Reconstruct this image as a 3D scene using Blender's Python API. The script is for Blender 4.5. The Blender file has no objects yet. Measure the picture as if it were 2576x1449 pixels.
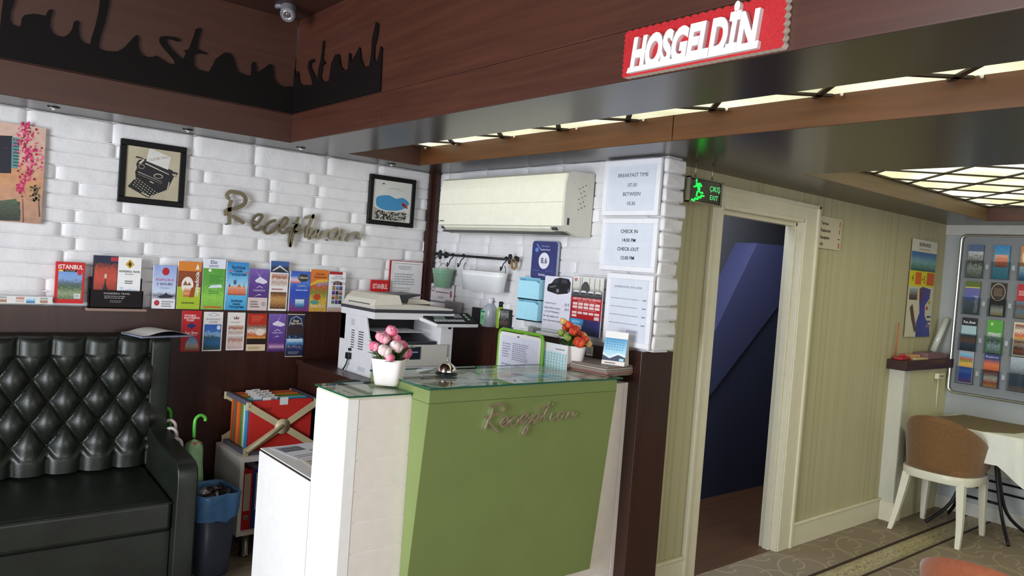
import bpy, bmesh, math, random
from mathutils import Vector, Matrix, noise
R_ = random.Random(7)
SC = bpy.context.scene
COL = SC.collection
# ---------------------------------------------------------------- camera, world, daylight, exposure
YAW, PITCH, ROLL, FPX = 0.692888742, -0.030162741, 0.0745744805, 1917.91767
IW, IH = 2576.0, 1449.0
CAM = Vector((0, 0, 1.62))
_d = Vector((math.sin(YAW)*math.cos(PITCH), math.cos(YAW)*math.cos(PITCH), math.sin(PITCH)))
_r0 = Vector((math.cos(YAW), -math.sin(YAW), 0)); _u0 = _r0.cross(_d)
_r = _r0*math.cos(ROLL) + _u0*math.sin(ROLL)
_u = -_r0*math.sin(ROLL) + _u0*math.cos(ROLL)
cam = bpy.data.cameras.new('camera'); co = bpy.data.objects.new('camera', cam); COL.objects.link(co)
cam.sensor_width = 36; cam.lens = FPX/IW*36; cam.clip_start = .05
m = Matrix((( _r.x,_u.x,-_d.x,CAM.x),(_r.y,_u.y,-_d.y,CAM.y),(_r.z,_u.z,-_d.z,CAM.z),(0,0,0,1)))
co.matrix_world = m; SC.camera = co

SC.view_settings.view_transform = 'Standard'; SC.view_settings.look = 'None'
SC.view_settings.gamma = 1; SC.view_settings.use_curve_mapping = False
SC.view_settings.exposure = 0.0
SC.cycles.use_denoising = True
SC.cycles.max_bounces = 10; SC.cycles.diffuse_bounces = 5; SC.cycles.glossy_bounces = 4
SC.cycles.sample_clamp_indirect = 6

w = bpy.data.worlds.new('world'); SC.world = w; w.use_nodes = True
w.node_tree.nodes['Background'].inputs[0].default_value = (.80, .88, 1, 1)
w.node_tree.nodes['Background'].inputs[1].default_value = 1.6

def area(name, loc, direction, sx, sy, power, color):
    l = bpy.data.lights.new(name, 'AREA'); l.shape = 'RECTANGLE'; l.size = sx; l.size_y = sy
    l.energy = power; l.color = color
    o = bpy.data.objects.new(name, l); COL.objects.link(o); o.location = loc
    o.rotation_euler = Vector(direction).to_track_quat('-Z', 'Z').to_euler()
    return o
# daylight that comes in through the street windows behind and to the left of the viewer
area('daylight_west_window', (-2.97, 1.3, 1.35), (1, 0, 0), 3.9, 1.9, 400, (.88, .94, 1))
area('daylight_south_window', (0.9, -3.15, 1.55), (0, 1, 0), 4.4, 1.9, 80, (1, .97, .93))
# added cool fill lamp, brightens the otherwise black lobby beyond the doorway
area('lobby_fill_light', (4.3, 2.95, 2.48), (0, .1, -1), 1.6, .6, 26, (.80, .84, 1))

# ---------------------------------------------------------------- measuring helpers: a sight line meets a real plane
def ray(px, py):
    return (_d*FPX + _r*(px-IW/2) - _u*(py-IH/2)).normalized()
def onx(px, py, v): r = ray(px, py); return CAM + r*((v-CAM.x)/r.x)
def ony(px, py, v): r = ray(px, py); return CAM + r*((v-CAM.y)/r.y)
def onz(px, py, v): r = ray(px, py); return CAM + r*((v-CAM.z)/r.z)
YL, XR, YD, XF, H, HU = 4.25, 2.82, 2.44, 6.36, 2.182, 2.83
LED = 1.258
# wall frames: local x = along the wall to the right, z = up, -y = out of the wall
WALL = {'L': (0.0, lambda u, off: (u, YL-off), lambda p: p.x, 'y', YL),
        'D': (0.0, lambda u, off: (u, YD-off), lambda p: p.x, 'y', YD),
        'R': (-math.pi/2, lambda u, off: (XR-off, -u), lambda p: -p.y, 'x', XR),
        'F': (-math.pi/2, lambda u, off: (XF-off, -u), lambda p: -p.y, 'x', XF)}
def wuv(wl, px, py, off=0):
    rz, f, g, ax, v = WALL[wl]
    p = (ony if ax == 'y' else onx)(px, py, v-off)
    return g(p), p.z
def wrect(wl, tl, tr, bl, br, off=0):
    a, b, c, e = [wuv(wl, *q, off) for q in (tl, tr, bl, br)]
    u0 = (a[0]+c[0])/2; u1 = (b[0]+e[0])/2; z0 = (c[1]+e[1])/2; z1 = (a[1]+b[1])/2
    return u0, u1, z0, z1

# ---------------------------------------------------------------- materials
MATS = {}
def srgb(c):
    if isinstance(c, str):
        c = c.lstrip('#'); c = tuple(int(c[i:i+2], 16) for i in (0, 2, 4))
    return tuple(((x/255)/12.92 if x/255 <= .04045 else ((x/255+.055)/1.055)**2.4) for x in c) + (1,)
def newmat(name):
    mt = bpy.data.materials.new(name); mt.use_nodes = True
    return mt, mt.node_tree, mt.node_tree.nodes['Principled BSDF']
def N(nt, t, **kw):
    n = nt.nodes.new(t)
    for k, v in kw.items():
        if k.startswith('i_'): n.inputs[k[2:].replace('_', ' ')].default_value = v
        else: setattr(n, k, v)
    return n
def mat(name, c, rough=.5, metal=0, spec=.5, nz=0, nscale=20, bump=0, bscale=60, coat=0, alpha=1, trans=0, emit=0, ior=1.45, stretch=None, sheen=0):
    if name in MATS: return MATS[name]
    mt, nt, b = newmat(name); col = srgb(c)
    b.inputs['Base Color'].default_value = col
    b.inputs['Roughness'].default_value = rough; b.inputs['Metallic'].default_value = metal
    b.inputs['Specular IOR Level'].default_value = spec; b.inputs['Coat Weight'].default_value = coat
    b.inputs['IOR'].default_value = ior; b.inputs['Transmission Weight'].default_value = trans
    if sheen: b.inputs['Sheen Weight'].default_value = sheen
    if emit:
        b.inputs['Emission Color'].default_value = col; b.inputs['Emission Strength'].default_value = emit
    L = nt.links
    tc = N(nt, 'ShaderNodeTexCoord'); mp = N(nt, 'ShaderNodeMapping'); L.new(tc.outputs['Object'], mp.inputs[0])
    if stretch: mp.inputs['Scale'].default_value = stretch
    if nz or True:
        n = N(nt, 'ShaderNodeTexNoise', i_Scale=nscale, i_Detail=5.0); L.new(mp.outputs[0], n.inputs[0])
        k = nz if nz else .03
        mr = N(nt, 'ShaderNodeMapRange'); mr.inputs[3].default_value = 1-k; mr.inputs[4].default_value = 1+k
        mr.inputs[1].default_value = .3; mr.inputs[2].default_value = .7
        L.new(n.outputs[0], mr.inputs[0])
        mx = N(nt, 'ShaderNodeMix', data_type='RGBA', blend_type='MULTIPLY'); mx.inputs[0].default_value = 1
        mx.inputs[6].default_value = col; L.new(mr.outputs[0], mx.inputs[7]); L.new(mx.outputs[2], b.inputs['Base Color'])
    if bump:
        n2 = N(nt, 'ShaderNodeTexNoise', i_Scale=bscale, i_Detail=4.0); L.new(mp.outputs[0], n2.inputs[0])
        bp = N(nt, 'ShaderNodeBump'); bp.inputs['Strength'].default_value = bump; bp.inputs['Distance'].default_value = .003
        L.new(n2.outputs[0], bp.inputs['Height']); L.new(bp.outputs[0], b.inputs['Normal'])
    MATS[name] = mt; return mt
def flat(c, rough=.45):
    """printed ink of one colour"""
    if not isinstance(c, str): c = '#%02x%02x%02x' % tuple(c)
    return mat('print_'+c.lstrip('#'), c, rough=rough, nz=.04, nscale=45)
def photo(name, bands, amp=.10, scale=5, speck=.35, sx=1):
    """a small printed picture: soft horizontal bands broken up by noise, in the print's own UV"""
    key = 'picture_'+name
    if key in MATS: return MATS[key]
    mt, nt, b = newmat(key); L = nt.links; b.inputs['Roughness'].default_value = .4
    tc = N(nt, 'ShaderNodeTexCoord'); sep = N(nt, 'ShaderNodeSeparateXYZ'); L.new(tc.outputs['UV'], sep.inputs[0])
    mp = N(nt, 'ShaderNodeMapping'); mp.inputs['Scale'].default_value = (sx, 1.7, 1); L.new(tc.outputs['UV'], mp.inputs[0])
    n = N(nt, 'ShaderNodeTexNoise', i_Scale=float(scale), i_Detail=5.0, i_Roughness=.5); L.new(mp.outputs[0], n.inputs[0])
    a = N(nt, 'ShaderNodeMath', operation='MULTIPLY_ADD'); a.inputs[1].default_value = amp*4; L.new(n.outputs[0], a.inputs[0])
    s = N(nt, 'ShaderNodeMath', operation='SUBTRACT'); s.inputs[1].default_value = amp*2
    L.new(sep.outputs['Y'], a.inputs[2]); L.new(a.outputs[0], s.inputs[0])
    cr = N(nt, 'ShaderNodeValToRGB'); e = cr.color_ramp.elements
    while len(e) > 1: e.remove(e[0])
    e[0].position = bands[0][0]; e[0].color = srgb(bands[0][1])
    for p, c in bands[1:]:
        q = e.new(p); q.color = srgb(c)
    L.new(s.outputs[0], cr.inputs[0])
    n2 = N(nt, 'ShaderNodeTexVoronoi', i_Scale=scale*3.2); L.new(mp.outputs[0], n2.inputs['Vector'])
    mr = N(nt, 'ShaderNodeMapRange'); mr.inputs[3].default_value = 1-speck*.55; mr.inputs[4].default_value = 1+speck*.55
    L.new(n2.outputs['Distance'], mr.inputs[0])
    mx = N(nt, 'ShaderNodeMix', data_type='RGBA', blend_type='MULTIPLY'); mx.inputs[0].default_value = 1
    L.new(cr.outputs[0], mx.inputs[6]); L.new(mr.outputs[0], mx.inputs[7]); L.new(mx.outputs[2], b.inputs['Base Color'])
    MATS[key] = mt; return mt

def wood(name, c1, c2, rough=.3, axis=0, spec=.5, coat=0.0):
    if name in MATS: return MATS[name]
    mt, nt, b = newmat(name); L = nt.links
    tc = N(nt, 'ShaderNodeTexCoord'); mp = N(nt, 'ShaderNodeMapping'); L.new(tc.outputs['Object'], mp.inputs[0])
    sc = [26, 26, 26]; sc[axis] = 1.2; mp.inputs['Scale'].default_value = sc
    n = N(nt, 'ShaderNodeTexNoise', i_Scale=1.6, i_Detail=7.0, i_Roughness=.6); L.new(mp.outputs[0], n.inputs[0])
    cr = N(nt, 'ShaderNodeValToRGB'); cr.color_ramp.elements[0].position = .3; cr.color_ramp.elements[1].position = .7
    cr.color_ramp.elements[0].color = srgb(c1); cr.color_ramp.elements[1].color = srgb(c2)
    L.new(n.outputs[0], cr.inputs[0]); L.new(cr.outputs[0], b.inputs['Base Color'])
    b.inputs['Roughness'].default_value = rough; b.inputs['Specular IOR Level'].default_value = spec
    b.inputs['Coat Weight'].default_value = coat; b.inputs['Coat Roughness'].default_value = .12
    MATS[name] = mt; return mt

# ---------------------------------------------------------------- mesh builder
class MB:
    def __init__(self):
        self.bm = bmesh.new(); self.uv = self.bm.loops.layers.uv.new('uv'); self.mats = []
    def mi(self, m_):
        if m_ not in self.mats: self.mats.append(m_)
        return self.mats.index(m_)
    def _mark(self, faces, m_, smooth=False):
        i = self.mi(m_)
        for f in faces: f.material_index = i; f.smooth = smooth
    def face(self, pts, m_, smooth=False, uv=None):
        vs = [self.bm.verts.new(p) for p in pts]
        f = self.bm.faces.new(vs); self._mark([f], m_, smooth)
        if uv:
            for l, q in zip(f.loops, uv): l[self.uv].uv = q
        return f
    def box(self, x0, x1, y0, y1, z0, z1, m_, r=0, seg=2, M=None):
        g = bmesh.ops.create_cube(self.bm, size=1)['verts']
        sx, sy, sz = x1-x0, y1-y0, z1-z0
        for v in g: v.co = Vector(((x0+x1)/2+v.co.x*sx, (y0+y1)/2+v.co.y*sy, (z0+z1)/2+v.co.z*sz))
        fs = list({f for v in g for f in v.link_faces})
        if r:
            es = list({e for v in g for e in v.link_edges})
            rr = min(r, abs(sx)*.49, abs(sy)*.49, abs(sz)*.49)
            res = bmesh.ops.bevel(self.bm, geom=es, offset=rr, segments=seg, affect='EDGES', profile=.5)
            fs = list(set(res['faces']) | {f for f in fs if f.is_valid})
            g = list({v for f in fs for v in f.verts})
        self._mark(fs, m_, bool(r) and seg > 1)
        if M is not None:
            for v in g: v.co = M @ v.co
        return fs
    def prism(self, pts, a0, a1, m_, axis='y', smooth=False, side=None):
        """2-D outline pushed along an axis. axis y: pts=(x,z); axis x: pts=(y,z); axis z: pts=(x,y)"""
        def P(p, a):
            return {'y': (p[0], a, p[1]), 'x': (a, p[0], p[1]), 'z': (p[0], p[1], a)}[axis]
        A = [self.bm.verts.new(P(p, a0)) for p in pts]; B = [self.bm.verts.new(P(p, a1)) for p in pts]
        n = len(pts); fs = []
        f1 = self.bm.faces.new(A); f2 = self.bm.faces.new(list(reversed(B)))
        sd = [self.bm.faces.new((A[(i+1) % n], A[i], B[i], B[(i+1) % n])) for i in range(n)]
        self._mark([f1, f2], m_); self._mark(sd, side or m_, smooth)
        bmesh.ops.recalc_face_normals(self.bm, faces=[f1, f2]+sd)
        return [f1, f2]+sd
    def lathe(self, prof, m_, seg=24, c=(0, 0, 0), smooth=True, M=None, sq=None):
        """profile (r,z) about z. sq = squareness of a rounded-square section"""
        rings = []
        for r, z in prof:
            ring = []
            for i in range(seg):
                a = 2*math.pi*i/seg
                k = 1
                if sq: k = 1/((abs(math.cos(a))**sq+abs(math.sin(a))**sq)**(1/sq))
                v = Vector((c[0]+r*k*math.cos(a), c[1]+r*k*math.sin(a), c[2]+z))
                ring.append(self.bm.verts.new(M @ v if M is not None else v))
            rings.append(ring)
        fs = []
        for a, b in zip(rings, rings[1:]):
            for i in range(seg):
                fs.append(self.bm.faces.new((a[i], a[(i+1) % seg], b[(i+1) % seg], b[i])))
        if prof[0][0] > 1e-6: fs.append(self.bm.faces.new(list(reversed(rings[0]))))
        if prof[-1][0] > 1e-6: fs.append(self.bm.faces.new(rings[-1]))
        self._mark(fs, m_, smooth); return fs
    def cyl(self, p0, p1, r, m_, seg=14, r1=None):
        p0, p1 = Vector(p0), Vector(p1); ax = (p1-p0); q = ax.to_track_quat('Z', 'Y').to_matrix().to_4x4()
        M = Matrix.Translation(p0) @ q
        return self.lathe([(r, 0), (r1 if r1 is not None else r, ax.length)], m_, seg, M=M)
    def tube(self, pts, r, m_, seg=10, closed=False):
        pts = [Vector(p) for p in pts]; n = len(pts); rings = []
        rr = r if isinstance(r, (list, tuple)) else [r]*n
        up = None
        for i, p in enumerate(pts):
            t = ((pts[(i+1) % n] if closed or i < n-1 else p) - (pts[i-1] if closed or i > 0 else p)).normalized()
            if up is None: up = Vector((0, 0, 1)) if abs(t.z) < .9 else Vector((1, 0, 0))
            s = t.cross(up).normalized(); up = s.cross(t).normalized()
            rings.append([self.bm.verts.new(p+(s*math.cos(2*math.pi*k/seg)+up*math.sin(2*math.pi*k/seg))*rr[i]) for k in range(seg)])
        fs = []
        for i in range(n if closed else n-1):
            a, b = rings[i], rings[(i+1) % n]
            for k in range(seg): fs.append(self.bm.faces.new((a[k], b[k], b[(k+1) % seg], a[(k+1) % seg])))
        if not closed: fs += [self.bm.faces.new(rings[0]), self.bm.faces.new(list(reversed(rings[-1])))]
        self._mark(fs, m_, True); bmesh.ops.recalc_face_normals(self.bm, faces=fs); return fs
    def ball(self, c, r, m_, sub=2, s=(1, 1, 1)):
        g = bmesh.ops.create_icosphere(self.bm, subdivisions=sub, radius=r)['verts']
        for v in g: v.co = Vector((c[0]+v.co.x*s[0], c[1]+v.co.y*s[1], c[2]+v.co.z*s[2]))
        fs = list({f for v in g for f in v.link_faces}); self._mark(fs, m_, True); return g
    def ribbon(self, pts, wd, y0, y1, m_):
        """flat metal stroke in the xz plane, thickness from y0 to y1"""
        pts = spline(pts, 5); n = len(pts); A = []
        for i, p in enumerate(pts):
            a = pts[max(0, i-1)]; b = pts[min(n-1, i+1)]
            t = Vector((b[0]-a[0], b[1]-a[1])); t = t.normalized() if t.length > 1e-9 else Vector((1, 0))
            nx, nz = -t.y, t.x; k = wd/2*(.75 if i in (0, n-1) else 1)
            A.append([self.bm.verts.new(q) for q in ((p[0]+nx*k, y0, p[1]+nz*k), (p[0]-nx*k, y0, p[1]-nz*k), (p[0]-nx*k, y1, p[1]-nz*k), (p[0]+nx*k, y1, p[1]+nz*k))])
        fs = []
        for a, b in zip(A, A[1:]):
            for k in range(4): fs.append(self.bm.faces.new((a[k], a[(k+1) % 4], b[(k+1) % 4], b[k])))
        fs += [self.bm.faces.new(A[0]), self.bm.faces.new(list(reversed(A[-1])))]
        self._mark(fs, m_); bmesh.ops.recalc_face_normals(self.bm, faces=fs)
    def quad(self, u0, v0, u1, v1, d, m_):
        """printed rectangle facing -y"""
        return self.face([(u0, -d, v0), (u1, -d, v0), (u1, -d, v1), (u0, -d, v1)], m_, uv=[(0, 0), (1, 0), (1, 1), (0, 1)])
    def poly(self, pts, d, m_):
        us = [p[0] for p in pts]; vs = [p[1] for p in pts]; w_ = max(us)-min(us) or 1; h_ = max(vs)-min(vs) or 1
        ar = sum(pts[i-1][0]*pts[i][1]-pts[i][0]*pts[i-1][1] for i in range(len(pts)))
        if ar < 0: pts = list(reversed(pts))
        return self.face([(p[0], -d, p[1]) for p in pts], m_, uv=[((p[0]-min(us))/w_, (p[1]-min(vs))/h_) for p in pts])
    def disc(self, u, v, ru, rv, d, m_, n=24):
        return self.poly([(u+ru*math.cos(2*math.pi*i/n), v+rv*math.sin(2*math.pi*i/n)) for i in range(n)], d, m_)
    def text(self, s, u, v, h, d, m_, align='CENTER', wmax=None, ext=0, bold=0, shear=0, rot=0, sx=1, M=None):
        cu = bpy.data.curves.new('t', 'FONT'); cu.body = s; cu.align_x = align; cu.size = h*1.38
        cu.extrude = ext; cu.offset = bold; cu.shear = shear; cu.resolution_u = 2 if h < .03 else 4
        o = bpy.data.objects.new('t', cu); COL.objects.link(o)
        dg = bpy.context.evaluated_depsgraph_get(); dg.update()
        me = bpy.data.meshes.new_from_object(o.evaluated_get(dg))
        xs = [q.co.x for q in me.vertices] or [0]
        k = sx
        if wmax and (max(xs)-min(xs))*k > wmax: k = wmax/(max(xs)-min(xs))
        ca, sa = math.cos(rot), math.sin(rot)
        vs = []
        for q in me.vertices:
            x, y, z = q.co.x*k, q.co.y, q.co.z
            p_ = Vector((u+x*ca-y*sa, -d-z-ext, v+x*sa+y*ca))
            vs.append(self.bm.verts.new(M @ p_ if M is not None else p_))
        i = self.mi(m_)
        for p_ in me.polygons:
            try:
                f = self.bm.faces.new([vs[j] for j in p_.vertices]); f.material_index = i
            except ValueError: pass
        bpy.data.objects.remove(o); bpy.data.curves.remove(cu); bpy.data.meshes.remove(me)
    def build(self, name, parent=None, loc=None, rz=0, bevel=0, subsurf=0):
        me = bpy.data.meshes.new(name); self.bm.normal_update(); self.bm.to_mesh(me); self.bm.free()
        for q in self.mats: me.materials.append(q)
        o = bpy.data.objects.new(name, me); COL.objects.link(o)
        if parent: o.parent = parent
        if loc is not None: o.location = loc
        if rz: o.rotation_euler = (0, 0, rz)
        if bevel:
            b = o.modifiers.new('b', 'BEVEL'); b.width = bevel; b.segments = 2; b.limit_method = 'ANGLE'
        if subsurf:
            b = o.modifiers.new('s', 'SUBSURF'); b.levels = subsurf; b.render_levels = subsurf
        return o
def spline(P, k=6, closed=False):
    if len(P) < 3: return [tuple(p) for p in P]
    out = []; n = len(P); D = len(P[0])
    rng = range(n if closed else n-1)
    for i in rng:
        p0 = P[(i-1) % n] if closed or i > 0 else P[0]; p1 = P[i]; p2 = P[(i+1) % n]; p3 = P[(i+2) % n] if closed or i < n-2 else P[-1]
        for j in range(k):
            t = j/k
            out.append(tuple(.5*((2*p1[q])+(-p0[q]+p2[q])*t+(2*p0[q]-5*p1[q]+4*p2[q]-p3[q])*t*t+(-p0[q]+3*p1[q]-3*p2[q]+p3[q])*t**3) for q in range(D)))
    if not closed: out.append(tuple(P[-1]))
    return out
def tag(o, label=None, cat=None, group=None, kind=None):
    if label: o['label'] = label
    if cat: o['category'] = cat
    if group: o['group'] = group
    if kind: o['kind'] = kind
    return o
def empty(name, label, cat, loc=(0, 0, 0), rz=0, group=None):
    o = bpy.data.objects.new(name, None); o.empty_display_size = .1; COL.objects.link(o)
    o.location = loc; o.rotation_euler = (0, 0, rz)
    return tag(o, label, cat, group)
def struct(name, mb, bevel=0): return tag(mb.build(name, bevel=bevel), kind='structure')
def copy_tree(o, parent=None):
    c = o.copy(); COL.objects.link(c); c.parent = parent if parent else o.parent
    for ch in list(o.children): copy_tree(ch, c)
    return c

# ---------------------------------------------------------------- shared materials
MAHOG = wood('mahogany_panel_along_x', '#3e241b', '#4a2c21', .4, 0, coat=.06)
MAHOGY = wood('mahogany_panel_along_y', '#3f2219', '#502d21', .36, 1, coat=.06)
MAHOGV = wood('mahogany_wainscot', '#2b120c', '#3a1b13', .38, 2, coat=.1)
SOFF = wood('dark_lacquered_soffit', '#261911', '#2d1f16', .28, 1, .45, coat=.08)
BLACKW = mat('black_cut_out_wood', '#0e0808', .6, nz=.1, spec=.2)
WHITEB = mat('white_painted_stone', '#dcdadb', .42, nz=.05, nscale=9, bump=.5, bscale=50)
WHITE = mat('white_lacquer', '#f5f2f0', .25)
WHITEM = mat('white_matt_board', '#e9e6e2', .5)
PAPER = mat('white_paper', '#e8e7ec', .6)
BLACK = mat('black_plastic', '#121214', .35)
BLACKI = mat('black_wrought_iron', '#151417', .5, bump=.3)
CHROME = mat('polished_chrome', '#d8d4cf', .08, 1)
STEEL = mat('brushed_steel', '#a9a9a9', .3, 1)
ALU = mat('anodised_aluminium', '#b9bbbb', .3, .9)
CREAM = mat('cream_painted_wood', '#d9d3ba', .4, bump=.1)
GREYT = mat('grey_toner_plastic', '#3a3a3e', .4)
GLASSG = mat('green_edged_glass', '#cfe8dc', .02, trans=.9, ior=1.45)
GEDGE = mat('glass_cut_edge', '#1f5a45', .15)
def pane_mat(name, tint, refl=1.0, rough=.02):
    mt = bpy.data.materials.new(name); mt.use_nodes = True; nt = mt.node_tree; nt.nodes.clear(); L = nt.links
    o = N(nt, 'ShaderNodeOutputMaterial'); t = N(nt, 'ShaderNodeBsdfTransparent'); t.inputs[0].default_value = srgb(tint)
    g = N(nt, 'ShaderNodeBsdfGlossy'); g.inputs['Roughness'].default_value = rough
    f = N(nt, 'ShaderNodeFresnel'); f.inputs[0].default_value = 1.28
    ge = N(nt, 'ShaderNodeNewGeometry'); iv = N(nt, 'ShaderNodeMath', operation='SUBTRACT'); iv.inputs[0].default_value = 1; L.new(ge.outputs['Backfacing'], iv.inputs[1])
    fm = N(nt, 'ShaderNodeMath', operation='MULTIPLY'); L.new(f.outputs[0], fm.inputs[0]); L.new(iv.outputs[0], fm.inputs[1])
    mx = N(nt, 'ShaderNodeMixShader'); L.new(fm.outputs[0], mx.inputs[0]); L.new(t.outputs[0], mx.inputs[1]); L.new(g.outputs[0], mx.inputs[2])
    L.new(mx.outputs[0], o.inputs[0]); return mt
PANE = pane_mat('clear_table_glass', '#f6fbf8')
ACRYL = pane_mat('clear_acrylic', '#e6eaec')

# ================================================================ SETTING
# ---- floor: patterned carpet with curling loops, and a flowered border band
def carpet(name, c1, c2, line):
    mt, nt, b = newmat(name); L = nt.links; b.inputs['Roughness'].default_value = .9
    tc = N(nt, 'ShaderNodeTexCoord')
    nz = N(nt, 'ShaderNodeTexNoise', i_Scale=260.0, i_Detail=3.0); L.new(tc.outputs['Object'], nz.inputs[0])
    nb = N(nt, 'ShaderNodeTexNoise', i_Scale=2.2, i_Detail=3.0); L.new(tc.outputs['Object'], nb.inputs[0])
    cr = N(nt, 'ShaderNodeMix', data_type='RGBA'); cr.inputs[6].default_value = srgb(c1); cr.inputs[7].default_value = srgb(c2)
    ad = N(nt, 'ShaderNodeMath', operation='MULTIPLY'); L.new(nz.outputs[0], ad.inputs[0]); L.new(nb.outputs[0], ad.inputs[1])
    mu = N(nt, 'ShaderNodeMath', operation='MULTIPLY'); mu.inputs[1].default_value = 2; L.new(ad.outputs[0], mu.inputs[0]); L.new(mu.outputs[0], cr.inputs[0])
    last = None
    for (s, off, r, wd, half) in ((.34, (0, 0), .27, .022, 1), (.34, (.17, .1), .20, .02, -1), (.34, (.1, .23), .34, .018, 1), (.68, (.2, .3), .40, .009, -1)):
        ma = N(nt, 'ShaderNodeMapping'); ma.inputs['Location'].default_value = (off[0], off[1], 0); L.new(tc.outputs['Object'], ma.inputs[0])
        sc = N(nt, 'ShaderNodeVectorMath', operation='SCALE'); sc.inputs['Scale'].default_value = 1/s; L.new(ma.outputs[0], sc.inputs[0])
        fr = N(nt, 'ShaderNodeVectorMath', operation='FRACTION'); L.new(sc.outputs[0], fr.inputs[0])
        sb = N(nt, 'ShaderNodeVectorMath', operation='SUBTRACT'); sb.inputs[1].default_value = (.5, .5, 0); L.new(fr.outputs[0], sb.inputs[0])
        sp = N(nt, 'ShaderNodeSeparateXYZ'); L.new(sb.outputs[0], sp.inputs[0])
        cb = N(nt, 'ShaderNodeCombineXYZ'); L.new(sp.outputs[0], cb.inputs[0]); L.new(sp.outputs[1], cb.inputs[1])
        ln = N(nt, 'ShaderNodeVectorMath', operation='LENGTH'); L.new(cb.outputs[0], ln.inputs[0])
        su = N(nt, 'ShaderNodeMath', operation='SUBTRACT'); su.inputs[1].default_value = r; L.new(ln.outputs['Value'], su.inputs[0])
        ab = N(nt, 'ShaderNodeMath', operation='ABSOLUTE'); L.new(su.outputs[0], ab.inputs[0])
        lt = N(nt, 'ShaderNodeMath', operation='LESS_THAN'); lt.inputs[1].default_value = wd; L.new(ab.outputs[0], lt.inputs[0])
        hf = N(nt, 'ShaderNodeMath', operation='GREATER_THAN'); hf.inputs[1].default_value = -.12
        hm = N(nt, 'ShaderNodeMath', operation='MULTIPLY'); hm.inputs[1].default_value = half; L.new(sp.outputs[0], hm.inputs[0]); L.new(hm.outputs[0], hf.inputs[0])
        an = N(nt, 'ShaderNodeMath', operation='MULTIPLY'); L.new(lt.outputs[0], an.inputs[0]); L.new(hf.outputs[0], an.inputs[1])
        if last is None: last = an
        else:
            mxx = N(nt, 'ShaderNodeMath', operation='MAXIMUM'); L.new(last.outputs[0], mxx.inputs[0]); L.new(an.outputs[0], mxx.inputs[1]); last = mxx
    hl = N(nt, 'ShaderNodeMath', operation='MULTIPLY'); hl.inputs[1].default_value = .42; L.new(last.outputs[0], hl.inputs[0])
    mx = N(nt, 'ShaderNodeMix', data_type='RGBA'); mx.inputs[7].default_value = srgb(line); L.new(cr.outputs[2], mx.inputs[6]); L.new(hl.outputs[0], mx.inputs[0])
    L.new(mx.outputs[2], b.inputs['Base Color'])
    bp = N(nt, 'ShaderNodeBump'); bp.inputs['Strength'].default_value = .4; bp.inputs['Distance'].default_value = .003; L.new(nz.outputs[0], bp.inputs['Height']); L.new(bp.outputs[0], b.inputs['Normal'])
    return mt
CARPET = carpet('loop_pattern_carpet', '#7d6f5e', '#978874', '#bdae92')
BAND = photo('carpet_border', [(0, '#8f8468'), (.42, '#b5a886'), (.5, '#7c7250'), (.6, '#b8ab88'), (1, '#978b6c')], .24, 3, .9, 26)
DBROWN = mat('dark_brown_carpet_line', '#3b2a22', .9)
PARQ = wood('orange_brown_parquet', '#4f3520', '#63452a', .5, 0)
fl = MB()
def fq(x0, x1, y0, y1, m_, z=0): fl.face([(x0, y0, z), (x1, y0, z), (x1, y1, z), (x0, y1, z)], m_, uv=[(0, 0), (1, 0), (1, 1), (0, 1)])
fq(-3.0, 6.5, -3.2, 1.945, CARPET); fq(2.9, 6.5, 1.945, 1.965, DBROWN); fq(2.9, 6.5, 1.965, 2.105, BAND)
fq(2.9, 6.5, 2.105, 2.13, DBROWN); fq(2.9, 6.5, 2.13, 2.46, CARPET); fq(-3.0, 2.9, 1.945, 4.4, CARPET); fq(2.9, 6.5, 2.46, 4.4, PARQ)
fl.box(-3.0, 6.5, -3.2, 4.4, -.1, -.002, CARPET)
struct('floor', fl)

# ---- painted split-stone brickwork: every brick is a lumpy slab on a backing plate
def bricks(mb, u0, u1, rows, P, seed, lmin=.26, lmax=.46, depth=.012, gap=.004):
    rg = random.Random(seed)
    for ri, (v0, v1) in enumerate(rows):
        u = u0 - rg.uniform(0, .2)
        while u < u1:
            L_ = rg.uniform(lmin, lmax); a, b = max(u, u0), min(u+L_, u1); u += L_
            if b-a < .03: continue
            g = gap*rg.uniform(.7, 1.6); t = depth*rg.uniform(.86, 1.1); tl = rg.uniform(-.001, .001)
            nu = max(6, int((b-a)/.02)); nv = 8; G = []
            for j in range(nv+1):
                row = []
                fv = [0, .035, .08, .3, .5, .7, .92, .965, 1][j]
                for i in range(nu+1):
                    fu = i/nu
                    if i == 0: fu = 0
                    uu = a+g/2+(b-a-g)*fu; e_u = min(fu, 1-fu)*(b-a)
                    wob = .004*noise.noise(Vector((uu*9, ri*3.1+seed, 0)))
                    wob2 = .004*noise.noise(Vector((uu*9, ri*3.1+3.1+seed, 0)))
                    lo = v0+g*.35+wob; hi = v1-g*.35+wob2
                    # rounded ends
                    endk = max(0, 1-e_u/.012)
                    lo += endk*.004; hi -= endk*.004
                    vv = lo+(hi-lo)*fv
                    edge = min(1, e_u/.008)*(1 if 0 < j < nv else 0)
                    d = t*(.9+.1*min(1, e_u/.04))*edge + .002*noise.noise(Vector((uu*14, vv*30, seed)))*edge + .0025*noise.noise(Vector((uu*50, vv*70, seed)))*edge + tl*(fv-.5)*edge
                    row.append(mb.bm.verts.new(P(uu, vv, max(d, -.001))))
                G.append(row)
            fs = []
            for j in range(nv):
                for i in range(nu):
                    fs.append(mb.bm.faces.new((G[j][i], G[j][i+1], G[j+1][i+1], G[j+1][i])))
            mb._mark(fs, WHITEB, True)
def rows_(z0, z1, top, n):
    hs = (z1-top-z0)/n; r = [(z0+i*hs, z0+(i+1)*hs) for i in range(n)]; r.append((z1-top, z1)); return r
BR = rows_(LED, H, .11, 12)
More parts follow.
